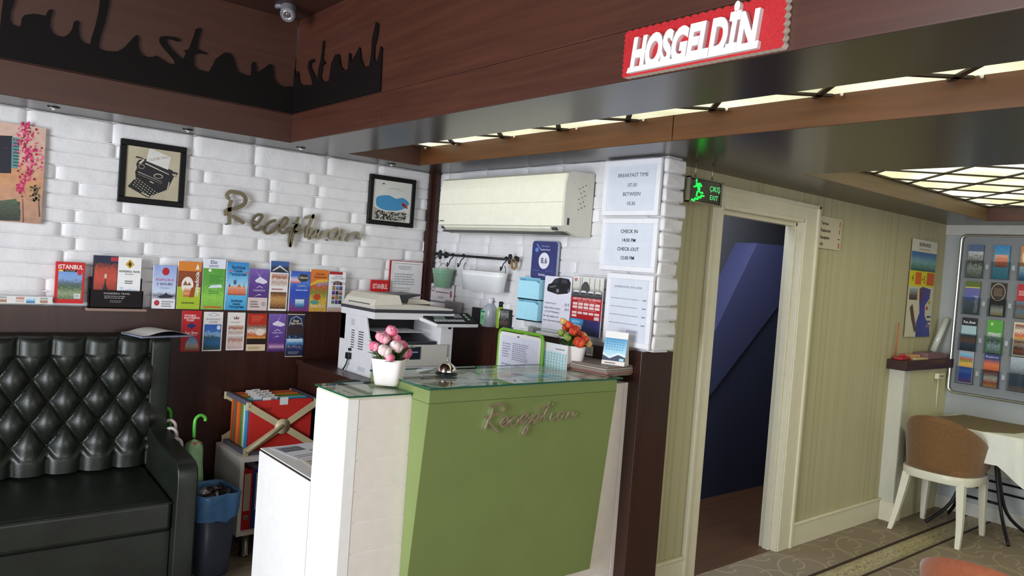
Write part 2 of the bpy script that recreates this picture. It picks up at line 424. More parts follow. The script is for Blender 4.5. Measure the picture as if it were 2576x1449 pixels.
wl = MB()
wl.box(-3.0, 2.9, YL, YL+.15, 0, HU+.1, WHITEB)
bricks(wl, -2.9, 2.775, BR, lambda u, v, d: (u, YL-d, v), 1)
struct('wall_left', wl)
wr = MB()
wr.box(XR, XR+.1, 2.37, YL, 0, H, WHITEB); wr.box(XR, XR+.1, 2.32, 2.38, LED, H, WHITEB)
bricks(wr, -4.22, -2.325, BR, lambda u, v, d: (XR-d, -u, v), 2, lmax=.42)
wr_end = MB()
# the free end of the wall: short quoin bricks wrapping the corner
rg = random.Random(5)
nq = 13
for i in range(nq):
    z0 = LED+.008+i*(H-LED-.01)/nq; z1 = z0+(H-LED-.01)/nq-.003
    o_ = rg.uniform(-.008, .010); o2 = rg.uniform(-.014, .016)
    fs = wr.box(XR-.020+o_*.4, XR+.130+o2, 2.305+o_*.5, 2.39, z0, z1, WHITEB, r=.012, seg=3)
    for v in {v for f in fs for v in f.verts}:
        v.co += Vector((noise.noise(v.co*22), noise.noise(v.co*22+Vector((9, 0, 0))), noise.noise(v.co*22+Vector((0, 9, 0)))))*.006
wr.box(XR+.01, XR+.11, 2.33, 2.44, LED, H, WHITEB)
struct('wall_right', wr)

# ---- dark wainscot with its ledge, on both brick walls and round the free end
wa = MB()
wa.box(-3.0, XR-.01, YL-.035, YL, 0, LED, MAHOGV); struct('trim_1', wa)
wa = MB(); wa.box(XR-.035, XR+.02, 2.44, YL-.035, 0, LED-.012, MAHOGV)
wa.box(XR-.035, 3.02, 2.36, 2.44, 0, LED-.004, MAHOGV); struct('trim_2', wa, .002)
wa = MB(); wa.box(XR-.045, XR-.015, YL-.06, YL-.0, LED, H, MAHOGV); wa.box(XR-.075, XR-.02, YL-.03, YL, LED, H, MAHOGV); struct('trim_3', wa)

# ---- papered wall with the doorway
WPAP, nt, b = newmat('cream_striped_wallpaper'); L = nt.links
tc = N(nt, 'ShaderNodeTexCoord'); sp = N(nt, 'ShaderNodeSeparateXYZ'); L.new(tc.outputs['Object'], sp.inputs[0])
cb = N(nt, 'ShaderNodeCombineXYZ'); L.new(sp.outputs[0], cb.inputs[0])
wv = N(nt, 'ShaderNodeTexNoise', i_Scale=3.6, i_Detail=0.0); L.new(cb.outputs[0], wv.inputs[0])
cr = N(nt, 'ShaderNodeValToRGB'); e = cr.color_ramp.elements
e[0].position = 0; e[0].color = srgb('#b2ab88'); e[1].position = 1; e[1].color = srgb('#b8b18e')
for p_, c_ in ((.375, '#b5ae8a'), (.382, '#a29b76'), (.392, '#bab390'), (.485, '#b4ad89'), (.492, '#a39c78'), (.502, '#bab390'), (.54, '#b2ab88'), (.546, '#aaa37f'), (.553, '#b9b28f'), (.62, '#b4ad89'), (.627, '#a29b77'), (.637, '#b7b08d')):
    q = e.new(p_); q.color = srgb(c_)
L.new(wv.outputs[0], cr.inputs[0])
nf = N(nt, 'ShaderNodeTexNoise', i_Scale=120.0, i_Detail=3.0); L.new(tc.outputs['Object'], nf.inputs[0])
mr = N(nt, 'ShaderNodeMapRange'); mr.inputs[3].default_value = .9; mr.inputs[4].default_value = 1.1; L.new(nf.outputs[0], mr.inputs[0])
mx = N(nt, 'ShaderNodeMix', data_type='RGBA', blend_type='MULTIPLY'); mx.inputs[0].default_value = 1; L.new(cr.outputs[0], mx.inputs[6]); L.new(mr.outputs[0], mx.inputs[7]); L.new(mx.outputs[2], b.inputs['Base Color'])
b.inputs['Roughness'].default_value = .6
wd = MB()
DX0, DX1, DZ = 3.43, 4.26, 2.023
wd.box(2.93, DX0, YD, YD+.1, 0, H, WPAP); wd.box(DX0, DX1, YD, YD+.1, DZ, H, WPAP); wd.box(DX1, XF, YD, YD+.1, 0, H, WPAP)
struct('wall_back', wd)
cs = MB()
def casing(x0, x1, z0, z1, vert):
    cs.box(x0, x1, YD-.016, YD+.001, z0, z1, CREAM, .003)
# left, right and head casings with a raised outer bead and inner step
casing(3.33, DX0, 0, DZ+.085, 1); casing(DX1, 4.405, 0, DZ+.085, 1); casing(DX0, DX1, DZ, DZ+.085, 0)
cs.box(3.325, 3.345, YD-.026, YD, 0, DZ+.095, CREAM, .004); cs.box(4.385, 4.41, YD-.026, YD, 0, DZ+.095, CREAM, .004)
cs.box(3.325, 4.41, YD-.026, YD, DZ+.072, DZ+.097, CREAM, .004)
cs.box(DX0-.012, DX0+.012, YD-.01, YD+.11, 0, DZ, CREAM, .003); cs.box(DX1-.012, DX1+.012, YD-.01, YD+.11, 0, DZ, CREAM, .003)
cs.box(DX0, DX1, YD-.01, YD+.11, DZ-.02, DZ+.012, CREAM, .003)
cs.box(DX1-.03, DX1-.012, YD+.03, YD+.075, 0, DZ, CREAM, .003); cs.box(DX0+.012, DX0+.03, YD+.03, YD+.075, 0, DZ, CREAM, .003)
cs.box(DX0, DX1, YD+.03, YD+.075, DZ-.045, DZ-.02, CREAM, .003)
struct('door_1', cs)
bs = MB(); bs.box(4.40, 5.60, YD-.018, YD, 0, .135, CREAM, .004); bs.box(4.40, 5.60, YD-.024, YD, .135, .152, CREAM, .005)
struct('baseboard_back', bs)
bs = MB(); bs.box(3.0, 3.33, YD-.018, YD, 0, .135, CREAM, .004); bs.box(3.0, 3.33, YD-.024, YD, .135, .152, CREAM, .005)
bs.box(2.78, 3.03, 2.335, 2.36, 0, .06, CREAM, .004); bs.box(3.02, 3.035, 2.335, YD, 0, .06, CREAM, .004)
struct('baseboard_back.001', bs)
# ---- unlit stair lobby beyond the doorway
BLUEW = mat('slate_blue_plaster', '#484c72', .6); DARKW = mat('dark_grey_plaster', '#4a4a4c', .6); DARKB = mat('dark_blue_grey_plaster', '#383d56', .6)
st = MB()
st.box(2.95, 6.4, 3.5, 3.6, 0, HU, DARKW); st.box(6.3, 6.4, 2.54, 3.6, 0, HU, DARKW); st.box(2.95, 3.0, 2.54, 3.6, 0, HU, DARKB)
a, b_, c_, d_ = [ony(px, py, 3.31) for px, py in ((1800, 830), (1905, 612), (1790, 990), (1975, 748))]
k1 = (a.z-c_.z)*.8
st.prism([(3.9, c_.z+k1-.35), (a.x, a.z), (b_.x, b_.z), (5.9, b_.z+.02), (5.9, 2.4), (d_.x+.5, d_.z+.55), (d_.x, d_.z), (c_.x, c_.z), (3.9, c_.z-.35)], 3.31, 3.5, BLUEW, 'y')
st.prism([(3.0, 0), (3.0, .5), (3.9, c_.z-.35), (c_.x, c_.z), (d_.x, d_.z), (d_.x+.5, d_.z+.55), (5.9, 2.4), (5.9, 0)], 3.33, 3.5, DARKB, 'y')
struct('wall_lobby', st)
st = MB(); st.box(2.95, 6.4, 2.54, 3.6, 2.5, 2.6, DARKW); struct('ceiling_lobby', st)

# ---- far grey wall
GREYW = mat('grey_blue_painted_wall', '#a4a8aa', .55)
wf = MB(); wf.box(XF, XF+.1, -3.2, YD+.1, 0, H+.1, GREYW); struct('wall_far', wf)
tr = MB(); tr.box(XF-.02, XF, -3.2, YD, 2.10, H, mat('pale_grey_moulding', '#b9b8b0', .5), .003); tr.box(XF-.012, XF, -3.2, YD, 0, .1, CREAM, .003); tr.box(XF-.018, XF, -3.2, YD, .34, .42, GREYW, .004)
struct('trim_4', tr)

# ---- walls with street windows behind and to the left of the viewer
PLAIN = mat('off_white_plaster', '#c9c2b8', .6)
ww = MB(); X0 = -3.0
ww.box(X0-.12, X0, -3.2, 4.4, 0, .4, PLAIN); ww.box(X0-.12, X0, -3.2, 4.4, 2.3, HU+.1, PLAIN); ww.box(X0-.12, X0, -3.2, -.65, .4, 2.3, PLAIN); ww.box(X0-.12, X0, 3.25, 4.4, .4, 2.3, PLAIN)
struct('wall_west', ww)
wn = MB()
for y in (-.62, .65, 1.95, 3.2): wn.box(X0-.08, X0-.03, y, y+.05, .4, 2.3, ALU)
for z in (.4, 1.9, 2.26): wn.box(X0-.08, X0-.03, -.62, 3.25, z, z+.04, ALU)
wn.box(X0-.06, X0-.052, -.62, 3.25, .44, 2.26, ACRYL); struct('window_1', wn)
ww = MB(); Y0 = -3.2
ww.box(-3.1, 6.5, Y0-.12, Y0, 0, .6, PLAIN); ww.box(-3.1, 6.5, Y0-.12, Y0, 2.5, HU+.1, PLAIN); ww.box(-3.1, -1.35, Y0-.12, Y0, .6, 2.5, PLAIN); ww.box(3.15, 6.5, Y0-.12, Y0, .6, 2.5, PLAIN)
struct('wall_south', ww)
wn = MB()
for x in (-1.32, .1, 1.6, 3.1): wn.box(x, x+.05, Y0-.08, Y0-.03, .6, 2.5, ALU)
for z in (.6, 2.46): wn.box(-1.32, 3.15, Y0-.08, Y0-.03, z, z+.04, ALU)
wn.box(-1.32, 3.15, Y0-.06, Y0-.052, .64, 2.46, ACRYL); struct('window_2', wn)

# ---- ceilings: dark lacquered soffit with two lit recesses, raised tray on the left
F1Y, F2X = 3.94, 1.663
sf = MB()
def sb_(x0, x1, y0, y1): sf.box(x0, x1, y0, y1, H, H+.018, SOFF)
sb_(-3.0, F2X, F1Y, YL+.1); sb_(F2X, 2.025, -3.2, YL+.1); sb_(2.025, 2.51, 3.99, YL+.1); sb_(2.025, 2.51, -3.2, -1.2)
sb_(2.51, 3.55, -3.2, YD+.1); sb_(2.51, 2.95, YD+.1, YL+.1); sb_(3.55, 6.03, 2.056, YD+.1); sb_(3.55, 6.03, -3.2, -1.4); sb_(6.03, 6.46, -3.2, YD+.1)
struct('ceiling', sf)
up = MB(); up.box(-3.1, F2X+.1, -3.3, F1Y+.1, HU, HU+.06, wood('mahogany_ceiling_tray', '#35201c', '#452a24', .4, 0)); struct('ceiling.001', up)
up = MB(); up.box(F2X+.02, 6.5, -3.3, 2.54, 2.40, 2.46, DARKW); up.box(F2X+.02, 2.95, 2.54, YL+.1, 2.40, 2.46, DARKW); struct('ceiling.002', up)
# fascias of the tray: lower band, groove, upper panel
BZ = 2.333
def fascia(name, x0, x1, y0, y1, z0, z1, m_): q = MB(); q.box(x0, x1, y0, y1, z0, z1, m_); return struct(name, q, .002)
fascia('trim_5', -3.0, F2X-.001, F1Y-.002, F1Y+.018, H+.0008, BZ-.002, MAHOG); fascia('trim_6', -3.0, F2X-.001, F1Y+.003, F1Y+.02, BZ+.001, HU, MAHOG)
for k, (ya, yb) in enumerate(((2.994, F1Y+.02), (-.05, 2.99), (-3.2, -.054))): fascia('trim_%d' % (7+k), F2X-.002, F2X+.018, ya, yb, H+.0008, BZ-.002, MAHOGY)
fascia('trim_10', F2X+.003, F2X+.02, -3.2, F1Y+.02, BZ+.001, HU, MAHOGY)
# recess sides
RB = wood('recess_board_lit_amber', '#57341a', '#694223', .4, 1); RT = wood('recess_board_lit_tan', '#5a462e', '#6c563a', .45, 0)  # brown boards, with the yellow glow of the panels painted into both colours
fascia('trim_11', 2.508, 2.525, 2.06, 3.99, H+.0008, 2.40, RB); fascia('trim_12', 2.508, 2.525, -1.2, 2.055, H+.0008, 2.40, RB)
fascia('trim_13', 2.025, 2.51, 3.988, 4.005, H+.0008, 2.40, MAHOG); fascia('trim_14', 2.01, 2.027, -1.2, 4.0, H+.0008, 2.40, MAHOGY)
fascia('trim_15', 3.55, 6.03, 2.054, 2.07, H+.0008, 2.40, RT); fascia('trim_16', 3.535, 3.552, -1.4, 2.07, H+.0008, 2.40, RT); fascia('trim_17', 6.028, 6.045, -1.4, 2.07, H+.0008, 2.40, MAHOGY)

# ---- lit ceilings inside the recesses: glowing diffuser and a dark diagonal lattice
def luminous(name, label, x0, x1, y0, y1, z, col, strength, x_off, barw):
    t = empty(name, label, 'ceiling light', ((x0+x1)/2, (y0+y1)/2, z))
    mt, nt, b = newmat('glowing_'+name+str(strength)); L = nt.links
    b.inputs['Base Color'].default_value = srgb('#e9e6c8'); b.inputs['Emission Strength'].default_value = strength
    tc = N(nt, 'ShaderNodeTexCoord'); n = N(nt, 'ShaderNodeTexNoise', i_Scale=2.6, i_Detail=1.0); L.new(tc.outputs['Object'], n.inputs[0])
    cr = N(nt, 'ShaderNodeValToRGB'); cr.color_ramp.elements[0].position = .38; cr.color_ramp.elements[1].position = .66
    cr.color_ramp.elements[0].color = tuple(x*.72 for x in srgb(col)[:3])+(1,); cr.color_ramp.elements[1].color = srgb('#ffffe6')
    L.new(n.outputs[0], cr.inputs[0]); L.new(cr.outputs[0], b.inputs['Emission Color'])
    d = MB(); cx, cy = (x0+x1)/2, (y0+y1)/2
    d.box(x0-cx, x1-cx, y0-cy, y1-cy, .004, .02, mt); d.build('diffuser', t)
    g = MB(); bar = mat('dark_bronze_lattice', '#2e2416', .5)
    s = .44
    def seg(ax, ay, bx, by):
        # clip to rect
        t0, t1 = 0, 1; dx, dy = bx-ax, by-ay
        for p_, q_ in ((-dx, ax-x0), (dx, x1-ax), (-dy, ay-y0), (dy, y1-ay)):
            if abs(p_) < 1e-9: continue
            r_ = q_/p_
            if p_ < 0: t0 = max(t0, r_)
            else: t1 = min(t1, r_)
        if t1-t0 < 1e-4: return
        A = Vector((ax+dx*t0, ay+dy*t0)); B = Vector((ax+dx*t1, ay+dy*t1)); tt = (B-A).normalized()*barw/2; nn = Vector((-tt.y, tt.x))
        g.prism([tuple(A+nn-Vector((cx, cy))), tuple(B+nn-Vector((cx, cy))), tuple(B-nn-Vector((cx, cy))), tuple(A-nn-Vector((cx, cy)))], -.004, .004, bar, 'z')
    for k in range(-30, 40):
        xa, xb = x_off[0]+k*s, x_off[1]+k*s; seg(xa, y1, xa-12, y1-12); seg(xb, y1, xb+12, y1-12)
    for (a0, a1, b0, b1) in ((x0, x0+.012, y0, y1), (x0, x1, y1-.012, y1)) + (((x1-.012, x1, y0, y1),) if x1 > 3 else ()):
        g.box(a0-cx, a1-cx, b0-cy, b1-cy, -.006, .004, bar)
    g.build('lattice', t)
    s2 = MB()
    for yy in [y for y in (3.6, 3.08, 2.62, 2.21, 1.79, 1.33, .9)] if x1 < 3 else []:
        s2.cyl((x1-cx-.012, yy-cy, -.012), (x1-cx-.012, yy-cy, .0), .006, CHROME, 10)
    if x1 < 3: s2.ball((x1-cx-.03, 3.89-cy, -.006), .012, CHROME); s2.build('fixing_studs', t)
    return t
luminous('luminous_ceiling_panel', 'narrow lit ceiling strip in the long slot above the desk side', 2.028, 2.508, -1.19, 3.89, 2.286, '#e4e5bd', 1.15, (2.325, 2.189), .022)
luminous('luminous_ceiling_panel', 'broad lit ceiling panel with diamond lattice over the breakfast corner', 3.552, 6.028, -1.39, 2.054, 2.283, '#eceab4', 1.45, (4.28, 4.49), .016)

# small recessed lamps along the soffit
pr = None
for px, py, wh in ((135, 270, 'leftmost, above the flower canvas'), (473, 327, 'above the typewriter picture'), (757, 372, 'above the metal lettering'), (985, 413, 'above the whale picture')):
    p = onz(px, py, H)
    if pr is None:
        pr = empty('recessed_spotlight', '', 'lamp', p, group='small spotlights in the soffit')
        q = MB(); q.lathe([(.010, -.001), (.026, -.002), (.028, -.006), (.020, -.008), (.012, -.004)], STEEL, 20); q.build('rim', pr)
        q = MB(); q.ball((0, 0, -.006), .009, mat('clear_lamp_glass', '#f4f2ea', .1), s=(1, 1, .7)); q.build('bulb', pr); o = pr
    else: o = copy_tree(pr); o.location = p
    o['label'] = 'small recessed spotlight in the dark soffit, '+wh
# ================================================================ CEILING LETTERING, CAMERA, WELCOME SIGN
sil1 = [(-60,60),(0,68),(4,30),(8,0),(10,-15),(40,-15),(35,10),(27,30),(26,50),(32,62),(42,66),(52,66),(55,45),(62,38),(85,35),(115,40),(120,28),(128,23),(134,28),(128,45),(126,65),(132,82),(145,91),(160,93),(173,86),(182,72),(186,55),(193,52),(200,56),(198,80),(202,98),(212,108),(227,112),(230,95),(240,65),(248,30),(252,0),(254,-20),(276,-20),(275,0),(270,30),(263,60),(253,90),(248,118),(252,124),(270,129),(295,130),(312,120),(325,106),(338,92),(345,88),(349,93),(348,110),(350,125),(358,138),(372,144),(385,143),(392,140),(405,148),(425,160),(440,163),(438,152),(428,140),(412,122),(402,108),(400,98),(405,92),(420,91),(440,94),(452,98),(454,104),(445,104),(432,99),(420,98),(420,108),(430,122),(448,140),(462,150),(465,140),(468,132),(462,128),(475,124),(480,110),(488,88),(492,74),(502,70),(506,76),(500,95),(496,118),(500,126),(521,134),(521,137),(500,134),(488,140),(488,165),(500,176),(525,181),(533,168),(543,148),(563,133),(578,134),(588,148),(592,167),(600,182),(621,190),(631,190),(633,159),(639,155),(642,160),(646,184),(665,171),(678,161),(686,166),(688,196),(697,211),(714,219),(725,217)]
sil2 = [(731,199),(738,147),(742,149),(743,174),(747,199),(750,179),(753,184),(754,206),(762,215),(789,214),(783,191),(776,171),(779,154),(789,148),(793,154),(784,159),(784,171),(796,196),(801,196),(804,171),(809,151),(815,102),(818,104),(814,149),(821,159),(813,164),(809,196),(814,205),(829,205),(836,159),(846,137),(855,137),(859,166),(866,176),(877,176),(880,134),(883,134),(885,156),(896,139),(906,119),(908,122),(910,149),(918,169),(931,166),(936,139),(938,99),(948,56),(954,60),(952,87),(944,119),(943,149),(950,159),(955,139),(960,117),(963,122),(958,233)]
ls = MB()
p1 = [ony(x, y, F1Y) for x, y in sil1]; P1 = [(p.x, min(p.z, HU-.01)) for p in p1]
P1 = [(-.9, BZ+.004), (-.9, P1[0][1])] + P1[0:] + [(F2X, P1[-1][1]), (F2X, BZ+.004)]
ls.prism(P1, F1Y-.006, F1Y+.002, BLACKW, 'y')
p2 = [onx(x, y, F2X) for x, y in sil2]; P2 = [(p.y, max(p.z, BZ+.004)) for p in p2]
P2 = [(F1Y-.007, BZ+.004), (F1Y-.007, P1[-2][1])] + P2[:-1] + [(P2[-1][0], BZ+.004)]
ls.prism(P2, F2X-.006, F2X+.002, BLACKW, 'x')
tag(ls.build('script_frieze'), 'black cut-out script lettering spelling the city name along the raised ceiling edge', 'wall lettering')

cp = ony(722, 30, 3.70)
t = empty('security_camera', 'grey bullet security camera hanging from the raised ceiling corner', 'camera', (cp.x, cp.y+.05, HU))
dirv = (CAM - cp).normalized(); dirv = Vector((dirv.x-.02, dirv.y+.05, dirv.z-.75)).normalized()
M = Matrix.Translation(Vector((.005, -.05, cp.z-HU-.012)) ) @ dirv.to_track_quat('Z', 'Y').to_matrix().to_4x4()
GREYM = mat('grey_camera_housing', '#77767c', .4)
q = MB(); q.lathe([(.030, -.16), (.036, -.155), (.037, .0), (.033, .012), (.031, .006)], GREYM, 26, M=M); hs_ = q.build('housing', t)
q = MB(); q.lathe([(.0305, .004), (.029, .010), (.017, .009), (.016, .002)], mat('led_ring', '#9a98a0', .3, .6), 26, M=M)
for k in range(14):
    a = 2*math.pi*k/14; q.ball(M @ Vector((.0235*math.cos(a), .0235*math.sin(a), .010)), .0028, mat('infrared_led', '#cfcad6', .15), 1)
q.build('led_ring', hs_)
q = MB(); q.lathe([(.015, .004), (.012, .008), (.006, .0105), (0, .011)], mat('camera_lens', '#5a4a42', .05, coat=1), 20, M=M); q.build('lens', hs_)
q = MB(); q.cyl(M @ Vector((0, 0, -.10)), (0, .03, -.004), .009, GREYM); q.cyl((0, .03, -.012), (0, .03, 0), .03, GREYM, 20); q.build('bracket', t)

# welcome sign standing on the tray edge
GLIT = mat('red_glitter_foam', '#b8141c', .35, nz=.25, nscale=400, bump=.8, bscale=420)
t = empty('welcome_sign', 'red glitter scallop-edged sign with raised white welcome letters', 'sign', (F2X-.002, 1.543, 2.187), -math.pi/2)
W_, H_ = .508, .128
pts = []
def scal(ax, ay, bx, by, n, amp):
    for k in range(n):
        for j in range(6):
            f = (k+j/6)/n; s_ = math.sin(math.pi*j/6)*amp; dx, dy = bx-ax, by-ay; l_ = math.hypot(dx, dy)
            pts.append((ax+dx*f+dy/l_*s_, ay+dy*f-dx/l_*s_))
scal(0, 0, W_, 0, 26, .001); scal(W_, 0, W_, H_, 7, .006); scal(W_, H_, 0, H_, 20, .006); scal(0, H_, 0, 0, 9, .005)
q = MB(); q.prism(pts, -.022, 0, GLIT, 'y', side=mat('cream_foam_edge', '#d8cdbf', .6)); q.build('backing', t)
q = MB(); FOAM = mat('white_foam', '#f2f0f2', .5)
q.prism([(.025, .006), (.45, .006), (.452, .024), (.030, .020)], -.0352, -.022, FOAM, 'y')
q.text('HOSGELDİN', .240, .014, .088, .022, FOAM, wmax=.415, ext=.0075, bold=.0062, shear=.18); q.build('letters', t)

# ================================================================ SCRIPT "RECEPTION" LETTERING
def strokes(data, sc, ox, oy, conv): return [[conv(ox+x/sc, oy+y/sc) for x, y in s_] for s_ in data]
wall_word = [[(220,290),(190,400),(185,520),(185,710)],[(190,280),(145,215),(200,150),(300,160),(400,190),(460,260),(450,340),(380,400),(250,450)],[(130,560),(125,480),(200,450),(250,450)],[(230,560),(330,620),(440,690)],
 [(600,740),(690,660),(745,570),(690,540),(610,590),(580,690),(600,780),(680,800),(780,740)],[(980,640),(900,660),(810,740),(790,830),(850,860),(960,800),(1030,700)],
 [(1080,770),(1150,700),(1180,620),(1130,600),(1070,680),(1040,780),(1080,850),(1170,830),(1250,760)],[(1370,580),(1330,700),(1280,850),(1220,1100)],[(1220,1090),(1210,950),(1270,790),(1340,720),(1390,740),(1360,800),(1300,840),(1400,840),(1450,790)],
 [(1620,540),(1560,700),(1510,800),(1490,940)],[(1480,600),(1560,570),(1650,600)],[(1600,760),(1560,850),(1550,950),(1640,880),(1700,790)],[(1640,540),(1600,560)],
 [(1710,800),(1690,900),(1720,940),(1800,860),(1890,800)],[(2040,770),(1940,830),(1900,920),(1980,960),(2060,880),(2050,790)],[(2140,800),(2100,900),(2090,990)],[(2180,1000),(2250,900),(2330,850),(2390,870),(2370,940),(2430,950)]]
st_ = strokes(wall_word, 6.779, 550, 460, lambda a, b: wuv('L', a, b, .045))
u0 = min(p[0] for s_ in st_ for p in s_); z0 = min(p[1] for s_ in st_ for p in s_)
BRUSH = mat('brushed_champagne_metal', '#a89f88', .22, 1)
t = empty('metal_lettering', 'brushed metal script word Reception mounted on the white brick wall', 'lettering', (u0, YL-.02, z0))
q = MB()
for i, s_ in enumerate(st_): q.ribbon([(a-u0, b-z0) for a, b in s_], .0165 if i > 3 else .021, -.026, -.018+.0004*i, BRUSH)
q.build('script', t)
q = MB()
for a, b in ((.012, .10), (.17, .13), (.40, .14), (.61, .06)): q.cyl((a, -.02, b), (a, .012, b), .003, BLACK, 8)
q.build('standoff_pins', t)

# ================================================================ RECEPTION DESK
DY = 2.43; DXL, DXR = 1.30, 2.80; DT = 1.107
desk = empty('reception_desk', 'white panelled reception desk with a leaning green front slab and lettering', 'desk', (DXL, DY, 0))
def dk(mb, name, bevel=0): return mb.build(name, desk, loc=(-DXL, -DY, 0), bevel=bevel) if False else _dk(mb, name, bevel)
def _dk(mb, name, bevel=0):
    for v in mb.bm.verts: v.co -= Vector((DXL, DY, 0))
    return mb.build(name, desk, bevel=bevel)
PLANK = mat('white_lacquer_planks', '#ebe1d8', .3)
# end post, planks and skirts
q = MB(); q.box(DXL, DXL+.045, DY, DY+.255, 0, DT-.010, WHITE); q.box(DXL+.045, 1.62, DY+.0045, DY+.255, 0, DT-.010, WHITE); _dk(q, 'end_block', .0015)
q = MB(); q.box(1.62, DXR-.04, DY+.0045, DY+.06, 0, DT-.01, WHITE); q.box(DXR-.04, DXR, DY, DY+.30, 0, DT-.008, PLANK); _dk(q, 'frame', .0015)
zs = [DT-.012]
for k in range(9): zs.append(.985-k*.1145)
for k in range(len(zs)-1):
    hi, lo = zs[k], max(zs[k+1], .0)
    q = MB(); q.box(DXL+.0465, 1.70, DY+.001, DY+.013, lo+.003, hi, PLANK); _dk(q, 'front_plank', .0025)
for k in range(len(zs)-1):
    hi, lo = zs[k], max(zs[k+1], .0)
    q = MB(); q.box(2.42, DXR-.0415, DY+.001, DY+.013, lo+.003, hi, PLANK); _dk(q, 'front_plank', .0025)
# leaning green slab
GREEN = mat('sage_green_lacquer', '#7b8a52', .33, nz=.05, nscale=4)
GX0, GX1, GT = 1.567, 2.578, 1.137
yt, yb = DY-.115, DY-.038
q = MB(); zb = .245
q.prism([(yt, GT), (yt, GT-.047), (yb, zb), (DY+.0, zb), (DY+.0, GT)], GX0, GX1, GREEN, 'x')
q.box(GX0-.0, GX1, DY, DY+.32, GT-.035, GT, GREEN)
_dk(q, 'green_slab', .002)
q = MB(); q.box(GX0-.0006, GX1+.0006, yt-.0006, DY, GT-.049, GT-.0475, mat('green_joint_line', '#3c4a20', .6)); _dk(q, 'slab_joint')
# lettering on the slab
front_word = [[(360,260),(330,400),(240,570),(155,790)],[(260,200),(420,170),(560,160),(640,210),(640,300),(540,370),(400,410),(300,450)],[(300,450),(190,470),(150,490)],[(240,580),(330,700),(430,800),(485,860)],[(560,640),(690,560),(730,480),(690,470),(600,550),(545,660),(590,710),(700,650),(780,540)],[(960,470),(900,480),(810,570),(790,670),(850,695),(960,620),(1020,500)],[(1040,600),(1170,500),(1225,410),(1180,400),(1080,480),(1030,580),(1080,620),(1190,570),(1300,460)],[(1360,400),(1310,550),(1240,720),(1140,930),(1110,890),(1170,740),(1300,600)],[(1310,570),(1400,440),(1500,380),(1500,470),(1430,540),(1340,570)],[(1340,630),(1500,560),(1620,420)],[(1760,200),(1680,340),(1640,460),(1630,590)],[(1480,320),(1560,250),(1680,200),(1780,150)],[(1780,100),(1790,160)],[(1850,360),(1810,480),(1790,560),(1850,550),(1940,440)],[(1860,130),(1850,190)],[(2110,330),(2030,370),(1970,480),(1980,540),(2040,540),(2110,450),(2110,340)],[(2260,340),(2250,400),(2170,530)],[(2200,480),(2300,390),(2390,340),(2370,430),(2390,490),(2470,370)]]
slope = (yb-yt)/(GT-.047-zb)
def slabxy(a, b):
    p = ony(a, b, yt+.03)
    for _ in range(3): p = ony(a, b, yt+slope*(GT-.047-p.z))
    return p.x, p.z
st_ = strokes(front_word, 9.908, 1200, 1000, slabxy)
q = MB(); CH2 = mat('mirror_bronze_chrome', '#f4ece6', .22, 1)
for i, s_ in enumerate(st_): q.ribbon(s_, .0092, -.013+.0003*i, -.001, CH2)
for v in q.bm.verts: v.co.y += yt+slope*(GT-.047-v.co.z)
_dk(q, 'script_lettering', .0016)
# glass tops
def glass(name, x0, x1, y0, y1, z, parent_=None):
    q = MB(); q.box(x0, x1, y0, y1, z, z+.0065, PANE)
    for f in q.bm.faces:
        if abs(f.normal.z) < .5: pass
    q.bm.normal_update(); i = q.mi(GEDGE)
    for f in q.bm.faces:
        if abs(f.normal.z) < .5: f.material_index = i
    return _dk(q, name)
glass('glass_top', DXL-.006, GX0-.002, DY-.008, DY+.262, DT-.002)
glass('glass_top', GX0-.004, GX1+.03, yt-.008, DY+.325, GT+.0045)
q = MB(); q.box(DXL+.003, GX0-.002, DY+.002, DY+.25, DT-.010, DT-.0035, CREAM); _dk(q, 'end_top')
q = MB(); q.box(GX0+.01, DXR, DY-.10+.1, DY+.31, GT-.003, GT+.001, mat('pale_stone_board', '#d8d0c8', .4)); _dk(q, 'counter_board')
# low side return with a dark-edged counter
ZC = .745
q = MB(); q.box(DXL, DXL+.022, DY+.25, 3.20, 0, ZC-.012, WHITE); _dk(q, 'side_panel', .0015)
q = MB(); q.box(DXL+.001, DXL+.55, DY+.25, 3.198, ZC-.010, ZC-.004, mat('dark_laminate_edge', '#2a1a16', .5)); q.box(DXL+.003, DXL+.55, DY+.25, 3.196, ZC-.004, ZC+.0, WHITEM); _dk(q, 'low_counter')
q = MB(); q.box(DXL+.02, DXR-.1, 2.95, 3.20, ZC-.03, ZC-.012, WHITEM); q.box(DXL+.02, DXR, DY+.3, 3.0, ZC-.04, ZC-.02, WHITEM); _dk(q, 'work_surface')

# leaflets on the low counter and under the glass
def sheet(name, label, cat, cx, cy, z, w_, h_, rot, cells, group=None, base=PAPER):
    o = MB(); o.box(-w_/2, w_/2, -h_/2, h_/2, 0, .0012, base)
    for (a, b_, c_, d_, m_) in cells:
        o.face([(-w_/2+a*w_, -h_/2+b_*h_, .0014), (-w_/2+c_*w_, -h_/2+b_*h_, .0014), (-w_/2+c_*w_, -h_/2+d_*h_, .0014), (-w_/2+a*w_, -h_/2+d_*h_, .0014)], m_, uv=[(0, 0), (1, 0), (1, 1), (0, 1)])
    e_ = o.build(name, loc=(cx, cy, z), rz=rot); return tag(e_, label, cat, group)
PGREY = photo('grey_shot', [(0, '#3a3f4c'), (.4, '#8d8f98'), (.6, '#4b4f5e'), (1, '#c4c6cc')], .15, 6)
PMIX = photo('mixed_shot', [(0, '#b9a58d'), (.35, '#8a4a3a'), (.6, '#d2c8ba'), (1, '#6f7f8f')], .2, 7)
PBLUE = photo('sea_shot', [(0, '#2c5a86'), (.35, '#5f95c2'), (.6, '#a8c8de'), (1, '#d6e4ec')], .12, 5)
